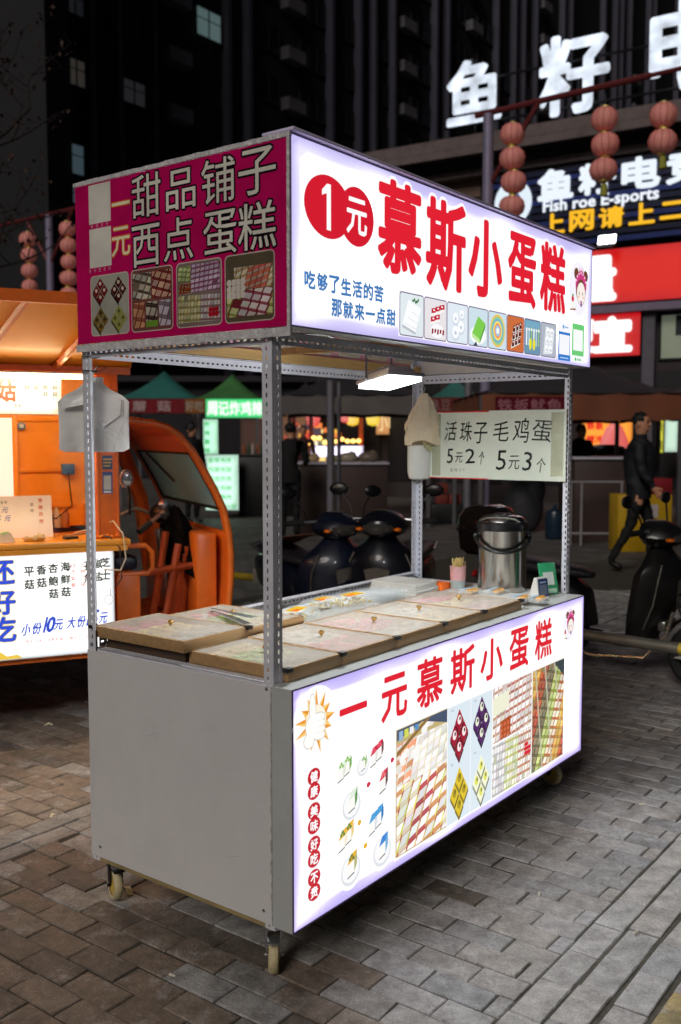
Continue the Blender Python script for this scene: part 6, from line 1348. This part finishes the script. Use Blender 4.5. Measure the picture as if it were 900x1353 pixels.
banner(340, 541, 368, 585, 25.5, (110, 60, 50), 'dim maroon panel of a far stall beside the near cart post', '串', (150, 110, 90), 1, 'shop_sign', 'sign', .02)
for k, (px, py, c, lb_) in enumerate(((414, 553, (226, 40, 50), 'small round red lantern sign left of the strip light'), (457, 548, (214, 40, 60), 'round red hanging sign right of the strip light'), (466, 552, (250, 200, 30), 'yellow hanging sign next to the round red one'), (493, 552, (250, 214, 40), 'tall yellow hanging sign near the cream cloth bag'))):
    p = W(px, py, 23.6); m = MB(); m.lathe([(.02, -.2), (.13, -.16), (.17, 0), (.13, .16), (.02, .2)], 14); b_ = m.build('hanging_sign', em('glow_%d' % k, c, .9)); b_.location = p; tag(b_, lb_, 'hanging sign')
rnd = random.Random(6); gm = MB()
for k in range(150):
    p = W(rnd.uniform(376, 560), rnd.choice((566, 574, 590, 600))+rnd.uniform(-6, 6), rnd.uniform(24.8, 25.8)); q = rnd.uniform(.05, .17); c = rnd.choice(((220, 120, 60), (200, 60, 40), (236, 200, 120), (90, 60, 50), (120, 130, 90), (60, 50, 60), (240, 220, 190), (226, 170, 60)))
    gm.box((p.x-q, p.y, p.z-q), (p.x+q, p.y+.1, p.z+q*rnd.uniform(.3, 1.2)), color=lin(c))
gm = gm.build('stall_goods', printmat('glowing_goods', 1.4, .4, sample=False), kind='stuff'); gm['label'] = 'blurred mass of self-glowing goods on the shelves of the far lit stalls'  # goods emit their colours; the light on them is put in as glow
rnd = random.Random(2)
for k in range(11):
    px = 400+7.4*k; m = MB(); m.ell((0, 0, 0), (.06, .06, .05), n=8, m=6); b_ = m.build('snack_bulb', em('warm_bulb', (255, 190, 90), 3.0)); p = W(px, 583+rnd.uniform(-5, 3), 22.9); b_.location = p; tag(b_, 'small warm bulb glow shaped as a snack in the row on the far lit counter', 'snack', 'warm glowing snacks on the far counter')  # warm bulbs put in as a row of glowing snacks
for px, c, lb_ in ((477, (226, 96, 30), 'orange post of the far warm stall'), (388, (120, 30, 30), 'dark red post of the far warm stall, left'), (411, (110, 40, 36), 'dark red post beside the vendor')):
    p = W(px, 560, 23.0); m = MB(); m.box((p.x-.05, 22.97, 0), (p.x+.05, 23.07, 2.2)); tag(m.build('stall_post', pm('post_%d' % px, c, .5)), lb_, 'post')
# right: red and orange lit stall
banner(768, 552, 836, 606, 20.6, (250, 150, 50), 'glowing orange stall backdrop with red lettering behind the walking man', '铁板|烤冷面|炸串', (226, 30, 20), 1.3, 'stall_backdrop', 'sign', .05, True)
banner(868, 552, 877, 598, 19.6, (226, 226, 60), 'narrow yellow lit sign left of the pale green window', '早|餐', (30, 40, 30), 1.2, 'stall_sign', 'sign', .02, True)
banner(878, 553, 897, 597, 19.6, (206, 236, 214), 'pale green lit shop window at the right edge', None, emit=1, name='lit_window', cat='window')
p = W(812, 572, 19.8); m = MB(); m.loft([[(w_*math.cos(a), .1*math.sin(a), z) for a in [2*math.pi*k/14 for k in range(14)]] for z, w_ in ((-.35, .34), (-.1, .26), (.12, .16), (.2, .06))]); b_ = m.build('hanging_cloth', em('red_glow_cloth', (226, 26, 20), .8)); b_.location = p; tag(b_, 'self-glowing red cloth hanging in the orange lit stall', 'cloth')  # cloth emits its red; the stall light on it is put into the material
p = W(800, 596, 17.8); m = MB(); m.loft([[(w_*math.cos(a), .25*math.sin(a), z) for a in [2*math.pi*k/18 for k in range(18)]] for z, w_ in ((-.12, .35), (0, .42), (.08, .34), (.12, .16))]); b_ = m.build('covered_pan', pm('pan_metal', (40, 40, 46), .25, .8)); b_.location = p; tag(b_, 'dark rounded griddle cover on the right hand stall', 'pan')
banner(655, 524, 748, 546, 13.35, (96, 16, 34), 'dark red banner with pale pink lettering above the handwritten sign', '铁板鱿鱼', (170, 110, 120), boldness=.02)
banner(567, 525, 613, 545, 17.6, (110, 40, 40), 'faded red banner left of the handwritten sign top', '臭豆腐', (150, 110, 110))
# yellow box stand
o = empty('box_stand', (W(852, 700, 12.6).x, 12.6, 0), R(4), 'yellow box stand with fried food picture behind the walking man', 'stand')
m = MB(); m.box((-.36, 0, -.01), (.36, .35, .74), bev=.01); m.build('box', pm('yellow_board', (190, 150, 20), .5, var=.1), o)
m = MB(); m.box((.05, .01, .742), (.36, .30, .95), bev=.01); m.build('red_top', pm('red_board', (130, 24, 34), .5), o)
P = Print((0, -.002, 0), (1, 0, 0), (0, -1, 0), gap=.002); P.rect(-.07, .44, .17, .61, (190, 180, 180), 1)
for k in range(7): P.ell(-.02+.03*(k % 4)+.015*(k//4), .50+.05*(k//4), .030, .030, (120, 60, 44), 2, 12)
P.build('picture', VINYL, o)
for k, (px, py, c) in enumerate(((583, 645, (130, 50, 40)), (583, 659, (120, 46, 36)), (600, 659, (130, 56, 40)))):
    p = W(px, py, 16.9); m = MB(); m.box((-.10, -.15, -.08), (.10, .15, .08), bev=.006); b_ = m.build('crate', pm('red_crate', c, .6, var=.2)); b_.location = (p.x, 16.9, p.z); tag(b_, ('red crate on top of the other under the handwritten sign', 'red crate below another, left one under the handwritten sign', 'right hand red crate under the handwritten sign')[k], 'crate')
m = MB(); p = W(591, 668, 16.9); m.box((p.x-.3, 16.6, -.01), (p.x+.3, 17.2, p.z+.045), bev=.01); tag(m.build('low_table', BLB), 'low black table carrying the red crates', 'table')
m = MB(); m.ell((0, 0, .28), (.32, .28, .34)); m.ell((.15, -.1, .5), (.18, .15, .18)); b_ = m.build('rubbish_bag', pm('grey_sack', (60, 60, 66), .6, var=.3, bump=.6, bscale=8)); b_.location = (W(692, 650, 15.4).x, 15.4, 0); b_.scale = (1, 1, 1.3); tag(b_, 'grey sack standing behind the steel pot', 'sack')
m = MB(); m.lathe([(.13, 0), (.14, .02), (.14, .34), (.12, .40), (.03, .44), (.03, .50)], 20); b_ = m.build('water_barrel', pm('blue_barrel', (26, 44, 60), .3)); b_.location = (W(733, 690, 14.2).x, 14.2, 0); tag(b_, 'dark blue water barrel left of the right front cart post', 'barrel')

# ================================================================== SHOP BUILDING (local x along the facade, y into it, z up)
FO = Vector((4.98, 22, 0)); FM = Matrix.Translation(FO) @ RZ(math.atan2(-.512, .859))
shop = empty('shop_building', FO, math.atan2(-.512, .859), 'two storey shop building with lit red, blue and rooftop signs', 'building')
WALL = pm('dark_facade', (54, 46, 46), .7, var=.2, scale=1, stain=.3); TRIM = pm('pale_trim', (150, 130, 120), .6, var=.15, stain=.3)
m = MB(); m.box((-6.5, .0, -.01), (12, 8, 7.95)); m.build('wall', WALL, shop)
m = MB(); m.box((-6.7, -.9, 7.95), (12.2, 8.1, 8.20)); m.box((-6.7, -.9, 7.78), (12.2, -.84, 7.945)); m.box((-6.7, -.35, 7.45), (12.2, -.003, 7.60)); m.build('eaves', pm('eaves_concrete', (110, 96, 96), .7, var=.2, stain=.4), shop)
for k in range(12):
    m = MB(); m.box((-6.4+1.5*k, -.03, 7.05), (-5.0+1.5*k, -.002, 7.42)); m.build('cladding_panel', pm('tan_cladding', (120, 96, 84), .6, var=.15, stain=.3), shop)
m = MB(); m.box((-6.5, -.45, 4.14), (12, -.003, 4.30)); m.build('ledge', pm('lilac_trim', (130, 116, 140), .5), shop)
for k, (x0, x1) in enumerate(((2.12, 3.6), (3.75, 5.2), (5.35, 7.0))):
    m = MB(); m.box((x0, -.05, 3.1), (x1, -.004, 4.1)); wn = m.build('window', DARKM, shop)
    m = MB(); m.box((x0+.06, -.062, 3.15), (x1-.06, -.0505, 4.05)); m.build('pane', pm('pale_green_glass', (150, 160, 140), .2, emit=(150, 160, 140), es=.25, var=.25, scale=1), wn)
    m = MB(); m.box((x0+.35, -.075, 3.62), (x1-.2, -.063, 4.04)); m.build('blind', pm('dark_blind', (40, 42, 50), .6), wn)
m = MB(); m.box((1.83, -.25, -.01), (2.08, -.004, 4.12)); m.build('pillar', pm('grey_pillar', (96, 94, 104), .6), shop)
for k in range(6):
    m = MB(); m.box((-6+1.6*k, -.04, .4), (-4.6+1.6*k, -.003, 2.9)); m.build('shutter', pm('dark_shutter', (36, 34, 38), .5, .4, stretch=(1, 1, 8), bump=.3), shop)
def fsign(name, x0, z0, x1, z1, c, edge, label, emit=0, dep=.18, y=-.30):
    o = bpy.data.objects.new(name, None); col.objects.link(o); o.matrix_world = FM @ T(x0, y, z0); tag(o, label, 'sign')
    m = MB(); m.box((0, .004, 0), (x1-x0, dep, z1-z0)); m.build('box', DARKM, o)
    P = Print((0, 0, 0), (1, 0, 0), (0, -1, 0), k=max(1, emit), gap=.004)
    if emit: P.grid(0, 0, x1-x0, z1-z0, c, edge, 24, 8, .25); P.build('panel', printmat('shop_glow_%g' % emit, emit, .4), o)
    return o
FI = printmat('shop_ink', 1.6, .3, sample=False)
o = fsign('blue_sign', -1.75, 5.62, 4.6, 7.38, None, None, 'dark blue slatted sign reading 鱼籽电竞 and Fish roe E-sports')
for k in range(11):
    m = MB(); z = .03+.158*k; m.box((.0, -.045, z), (6.35, .003, z+.105)); m.build('slat', pm('navy_slat', (20, 28, 62), .4, .3) if k % 3 else pm('blue_slat', (34, 52, 120), .4, .3), o)
P = Print((1.75, -.05, -5.62), (1, 0, 0), (0, -1, 0), k=1.6, gap=.02)
for i, c in enumerate('鱼籽电竞'): 
    u = -.46+.92*i; P.ch(c, u, 6.70, u+.74, 7.30, (236, 246, 255), 1, .055)
P.text('Fish roe E-sports', -.38, 6.43, .24, (240, 246, 255), 1, .035, 1.06); P.build('white_lettering', FI, o)
P = Print((1.75, -.05, -5.62), (1, 0, 0), (0, -1, 0), k=1.6, gap=.02)
for i, c in enumerate('上网请上二楼'): 
    u = -.38+.64*i; P.ch(c, u, 5.95, u+.50, 6.36, (255, 190, 20), 1, .04)
P.build('yellow_lettering', FI, o)
P = Print((1.75, -.05, -5.62), (1, 0, 0), (0, -1, 0), k=1.6, gap=.02)
P.ell(-1.06, 6.72, .44, .50, (226, 240, 250), 1, 36); P.ell(-1.02, 6.70, .16, .24, (60, 80, 130), 2, 24); P.poly([(-1.06, 6.9), (-.85, 6.3), (-1.2, 6.25)], (40, 60, 110), 3); P.build('round_logo', FI, o)
o = fsign('red_sign', -1.6, 4.36, 5.0, 5.50, (216, 24, 12), (196, 8, 18), 'wide glowing red shop sign under the blue slatted sign', 1.0)
P = Print((1.6, 0, -4.36), (1, 0, 0), (0, -1, 0), k=1, gap=.02); P.ch('量', .42, 4.46, 1.22, 5.32, (255, 255, 255), 1, .07); P.ch('大', -.65, 4.46, .20, 5.32, (255, 255, 255), 1, .07); P.build('lettering', printmat('shop_ink_red', 1.4, .3, sample=False), o)
o = fsign('red_sign', -.85, 3.22, 1.80, 4.12, (205, 12, 16), (190, 6, 18), 'smaller square red sign reading 便宜 below the wide red one', 1.0, y=-.32)
P = Print((.85, 0, -3.22), (1, 0, 0), (0, -1, 0), k=1, gap=.02); P.ch('宜', .84, 3.34, 1.60, 4.02, (255, 255, 255), 1, .065); P.ch('便', .0, 3.34, .79, 4.02, (255, 255, 255), 1, .065); P.build('lettering', printmat('shop_ink_red', 1.4, .3, sample=False), o)
fl = bpy.data.objects.new('flood_light', None); col.objects.link(fl); fl.matrix_world = FM @ T(1.17, -.75, 5.62) @ RX(R(-24)); tag(fl, 'small bright white flood light above the red sign', 'lamp')
m = MB(); m.box((-.20, .0, -.12), (.20, .08, .12), bev=.01); m.build('housing', DARKM, fl); m = MB(); m.box((-.18, -.008, -.10), (.18, -.001, .10)); m.build('lens', em('flood_white', (250, 255, 255), 14), fl)
m = MB(); m.tube([(0, .08, 0), (0, .42, .05)], .02, 6); m.build('arm', DARKM, fl)
# rooftop letters on a frame
rs = bpy.data.objects.new('rooftop_sign', None); col.objects.link(rs); rs.matrix_world = FM @ T(0, .4, 0); tag(rs, 'giant white lit characters 鱼籽电 on the rooftop', 'sign')
for c, u0, z0, u1, z1 in (('鱼', -3.0, 8.90, -1.70, 10.28), ('籽', -.72, 8.72, .80, 10.38), ('电', 1.75, 8.78, 3.25, 10.62)):
    P = Print((0, 0, 0), (1, 0, 0), (0, -1, 0), k=1.0, gap=.03); P.ch(c, u0, z0, u1, z1, (226, 236, 250), 1, .034); P.build('letter', printmat('roof_letter_glow', 1.45, .3, uneven=.6), rs)
m = MB(); m.tube([(-3.4, .25, 8.18), (-3.4, .25, 8.75)], .05, 6)
for u in (-2.4, .1, 2.5, 5): m.tube([(u, .2, 8.2), (u, .12, 9.6)], .03, 6)
m.tube([(-3.2, .15, 8.9), (6, .15, 8.9)], .03, 6); m.tube([(-3.2, .15, 9.9), (6, .15, 9.9)], .03, 6); m.build('frame', DARKM, rs)

# ================================================================== LANTERN TRUSS
LD = Vector((.79, -.613, 0)).normalized(); LP = Vector((2.9, 13, 5.92))
TR = pm('red_brown_beam', (110, 40, 44), .5, .2, var=.15)
tr_ = empty('lantern_beam', (0, 0, 0), 0, 'long red beam on pale posts carrying the lantern strings', 'beam')
def lp_(k, z=0): return LP+LD*k+Vector((0, 0, z))
for a, b in ((-20, -14), (-13.98, -8.5), (-1.3, 1.15)):
    m = MB(); p, q = lp_(a), lp_(b); m.tube([p, q], .042, 8); m.build('beam', TR, tr_)
for k in (-1.1, -11.05, -19.2):
    p = lp_(k); m = MB(); m.tube([(p.x, p.y, -.01), (p.x, p.y, 5.9)], .075, 12); m.build('post', pm('lilac_post', (140, 134, 160), .5, .2), tr_)
    for s in ((1,) if k == -1.1 else (-1, 1)):
        m = MB(); m.tube([lp_(k, -1.0), lp_(k+.75*s, -.02)], .035, 6); m.build('brace', TR, tr_)
LANT = pm('lantern_cloth', (230, 148, 138), .6, var=.18, scale=4, emit=(236, 150, 136), es=.05); LRIB = pm('lantern_rib', (190, 90, 84), .5); CAPM = pm('lantern_cap', (226, 206, 110), .4, .3); TAS = pm('lantern_tassel', (150, 150, 50), .7)
lmesh = {}
def lantern_string(k, n, r, label, drop=0.0, off=Vector((0, 0, 0)), h=None, tassel=True):
    p = lp_(k, -.06-drop)+off; o = empty('lantern_string', p, random.uniform(0, 1), label, 'lanterns', 'strings of round red lanterns')
    m = MB(); m.tube([(0, 0, .06), (0, 0, -.02-n*(1.86*r))], .006, 5); m.build('cord', DARKM, o)
    for i in range(n):
        z = -.10-r*.85-i*1.84*r
        if 'b' not in lmesh:
            m = MB(); m.lathe([(r*.30, -.80*r), (r*.62, -.70*r), (r*.90, -.42*r), (r, 0), (r*.90, .42*r), (r*.62, .70*r), (r*.30, .80*r)], 40, sq=lambda a: 1-.035*abs(math.cos(a*10))); b = m.build('lantern', LANT, o); lmesh['b'] = b.data
            m = MB()
            for q in range(12):
                a = 2*math.pi*q/12; m.tube([(math.cos(a)*x*1.006, math.sin(a)*x*1.006, zz) for x, zz in ((r*.30, -.80*r), (r*.62, -.70*r), (r*.90, -.42*r), (r, 0), (r*.90, .42*r), (r*.62, .70*r), (r*.30, .80*r))], .004, 4)
            rb_ = m.build('ribs', LRIB, b); lmesh['r'] = rb_.data
            m = MB(); m.lathe([(r*.30, -.92*r), (r*.32, -.80*r)], 14); m.lathe([(r*.32, .80*r), (r*.30, .90*r)], 14); c = m.build('caps', CAPM, b); lmesh['c'] = c.data
        else:
            b = bpy.data.objects.new('lantern', lmesh['b']); col.objects.link(b); b.parent = o
            for nm_, key in (('ribs', 'r'), ('caps', 'c')): c = bpy.data.objects.new(nm_, lmesh[key]); col.objects.link(c); c.parent = b
        q_ = random.uniform(.93, 1.05); b.location = (random.uniform(-.012, .012), random.uniform(-.012, .012), z); b.scale = (q_, q_, random.uniform(.95, 1.04)); b.rotation_euler = (random.uniform(-.11, .11), random.uniform(-.11, .11), random.uniform(0, 1))
    if tassel: m = MB(); z = -.10-r*.85-(n-1)*1.84*r-.95*r; m.lathe([(.02, z), (.04, z-.03), (.05, z-.16)], 10); m.build('tassel', TAS, o)
rr_ = .172
lantern_string(-.72, 5, rr_, 'longest right hand lantern string, partly in front of the round logo', .05)
lantern_string(.58, 3, rr_, 'string of three lanterns between the others on the right', .10)
lantern_string(1.33, 2, rr_, 'short string of two lanterns at the right end of the beam', .20)
lantern_string(-11.75, 5, rr_, 'leftmost full string of five lanterns above the orange awning', .10)
lantern_string(-10.45, 5, rr_, 'string of five lanterns right of the pale post above the awning', .06)
lantern_string(-9.75, 4, rr_, 'string of four lanterns touching the magenta banner edge', .02)
lantern_string(-13.4, 2, rr_, 'short far string of two lanterns at the left above the awning', 1.2, Vector((-.9, 3.0, -.35)))
m = MB(); p = lp_(1.10); m.tube([lp_(1.15), lp_(4.5)], .03, 8); m.build('beam', TR, tr_)

# ================================================================== TOWERS AND NIGHT SKY
tow = empty('apartment_tower', (-16.1, 53, 0), math.atan2(.8, .6), 'dark high apartment tower with a few lit windows behind everything', 'building')
TW = pm('tower_wall', (15, 15, 20), .8, var=.25, scale=.3); FIN = pm('tower_fin', (72, 70, 84), .7, var=.2, scale=.5)
m = MB(); m.box((0, .35, -.01), (112, 14, 66)); m.build('wall', TW, tow)
REPT = 25.6
finx = [3.56, 5.5, 8.2, 14.6, 16.6]; bays = [(.35, 3.3), (3.85, 5.25), (5.8, 7.95), (8.5, 9.1), (11.3, 14.3), (14.9, 16.3), (16.9, 20.1), (22.4, 25.3)]; panx = [(9.2, 11.1), (20.3, 22.2)]
m = MB(); m.box((-.17, -.30, 0), (.17, .345, 66)); fin = m.build('fin', FIN, tow); fin.location = (finx[0], 0, 0)
for q in range(4):
    for x in finx+[25.6]:
        if q == 0 and x == finx[0]: continue
        f_ = bpy.data.objects.new('fin', fin.data); col.objects.link(f_); f_.parent = tow; f_.location = (x+q*REPT, 0, 0)
wm = {}; rnd = random.Random(21); FRMD = pm('window_frame_dark', (44, 44, 50), .5)
def window(x0, x1, z0, z1, mt, y=.26, npn=2):
    w_, h_ = round(x1-x0, 2), round(z1-z0, 2); key = (w_, h_, mt.name)
    if key not in wm:
        m = MB()
        for i in range(npn): m.box((w_*i/npn+.04, y, 0), (w_*(i+1)/npn-.04, y+.04, h_), mi=0)
        for i in range(npn+1): m.box((w_*i/npn-.04, y-.04, -.04), (w_*i/npn+.04, y+.08, h_+.04), mi=1)
        m.box((0, y-.035, h_), (w_, y+.08, h_+.06), mi=1); m.box((0, y-.06, -.08), (w_, y+.08, 0), mi=1); m.box((0, y-.03, h_*.62), (w_, y+.06, h_*.62+.05), mi=1)
        wn = m.build('window', [mt, FRMD], tow); wm[key] = wn.data
    else: wn = bpy.data.objects.new('window', wm[key]); col.objects.link(wn); wn.parent = tow
    wn.location = (x0, 0, z0)
LW = [(.94, 1.8, 21.0, 22.4, (176, 160, 130), .55), (2.1, 3.3, 20.8, 22.2, (96, 90, 80), .5), (1.2, 3.1, 16.0, 17.6, (110, 140, 150), .5), (1.3, 2.6, 14.4, 15.3, (120, 130, 150), .5), (12.0, 14.2, 26.6, 28.3, (140, 176, 176), .6), (6.0, 7.7, 20.9, 22.2, (44, 46, 50), .8), (17.2, 19.6, 13.9, 15.4, (40, 42, 46), .8), (2.1, 3.3, 24.6, 26.0, (26, 30, 34), .8)]
for x0, x1, z0, z1, c, e_ in LW: window(x0, x1, z0, z1, em('lit_win_%d_%d' % (c[0], int(z0)), c, e_*.36), y=.12)
for q in range(4):
    for fl_ in range(3, 14 if q == 0 else 12):
        for x0, x1 in bays:
            if rnd.random() < .12 or (q and x1-x0 < 1.5): continue
            window(x0+q*REPT, x1+q*REPT, fl_*3.4+.6, fl_*3.4+2.3, pm('dark_pane', (16, 18, 24), .15, var=.3), npn=2 if x1-x0 < 2.5 else 3)
m = MB(); m.box((0, -.45, 0), (1.9, .34, .85)); bl = m.build('balcony_panel', pm('balcony_grey', (96, 94, 100), .7, var=.25, scale=.8), tow); bl.location = (panx[0][0], 0, 3*3.4+.3)
for q in range(4):
    for x0, x1 in panx:
        for fl_ in range(3, 14):
            if q == 0 and x0 == panx[0][0] and fl_ == 3: continue
            f_ = bpy.data.objects.new('balcony_panel', bl.data); col.objects.link(f_); f_.parent = tow; f_.location = (x0+q*REPT, 0, fl_*3.4+.3)
t2 = empty('end_tower', (-27, 44, 0), R(8), 'plain grey tower slab at the left edge of the picture', 'building')
m = MB(); m.box((-6, 0, -.01), (13.6, 9, 62)); m.build('wall', pm('grey_slab', (27, 27, 31), .8, var=.12, scale=.4), t2)
# low dark building row closing the far end of the market
lowb = empty('low_building', (-14, 34, 0), R(3), 'low unlit building row behind the market tents', 'building')
m = MB(); m.box((0, 0, -.01), (26, 6, 3.4)); m.build('wall', pm('low_wall', (26, 25, 28), .8, var=.2), lowb); m = MB(); m.box((-.3, -.4, 3.402), (26.3, 6.2, 3.6)); m.build('roof', pm('low_roof', (34, 32, 36), .7), lowb)
for k in range(8):
    m = MB(); m.box((1+3*k, -.05, .1), (3.2+3*k, -.003, 2.6)); m.build('shutter', pm('dark_shutter', (36, 34, 38), .5, .4), lowb)

# ================================================================== BARE STREET TREE, left
tree = empty('street_tree', (-4.5, 9.2, 0), 0, 'thin nearly bare street tree with a few brown leaves at upper left', 'tree')
rnd = random.Random(14); tm_ = MB(); lm = MB()
def branch(p, d, ln, r, lvl):
    pts = [p]; q = p.copy(); dd = d.normalized()
    for i in range(5): dd = (dd+Vector((rnd.uniform(-.16, .16), rnd.uniform(-.16, .16), rnd.uniform(-.06, .12)))).normalized(); q = q+dd*ln/5; pts.append(q.copy())
    tm_.tube(pts, [r*(1-.13*i) for i in range(6)], 6)
    if lvl < 4:
        for k in range(4 if lvl else 7):
            b = pts[rnd.randint(2 if lvl else 3, 5)]; a = rnd.uniform(0, 6.28); nd = (dd*.5+Vector((math.cos(a), math.sin(a), rnd.uniform(-.1, .6)))).normalized(); branch(b, nd, ln*rnd.uniform(.42, .62), r*.42, lvl+1)
    else:
        for k in range(3):
            if rnd.random() < .8:
                c = pts[rnd.randint(1, 5)]+Vector((rnd.uniform(-.04, .04),)*3); M = T(*c) @ RZ(rnd.uniform(0, 6)) @ RX(rnd.uniform(-1.4, 1.4)); s_ = rnd.uniform(.03, .055)
                lm.add([(0, 0, 0), (s_*.5, s_*.5, .006), (0, s_*1.5, 0), (-s_*.5, s_*.5, .006)], [(0, 1, 2), (0, 2, 3)], M=M)
branch(Vector((0, 0, -.02)), Vector((.04, 0, 1)), 3.6, .09, 0)
tm_.build('trunk', pm('dark_bark', (34, 28, 26), .9, bump=.5), tree); lm.build('crown', pm('dry_leaves', (58, 34, 22), .7, var=.3), tree, fixn=False, kind='stuff')
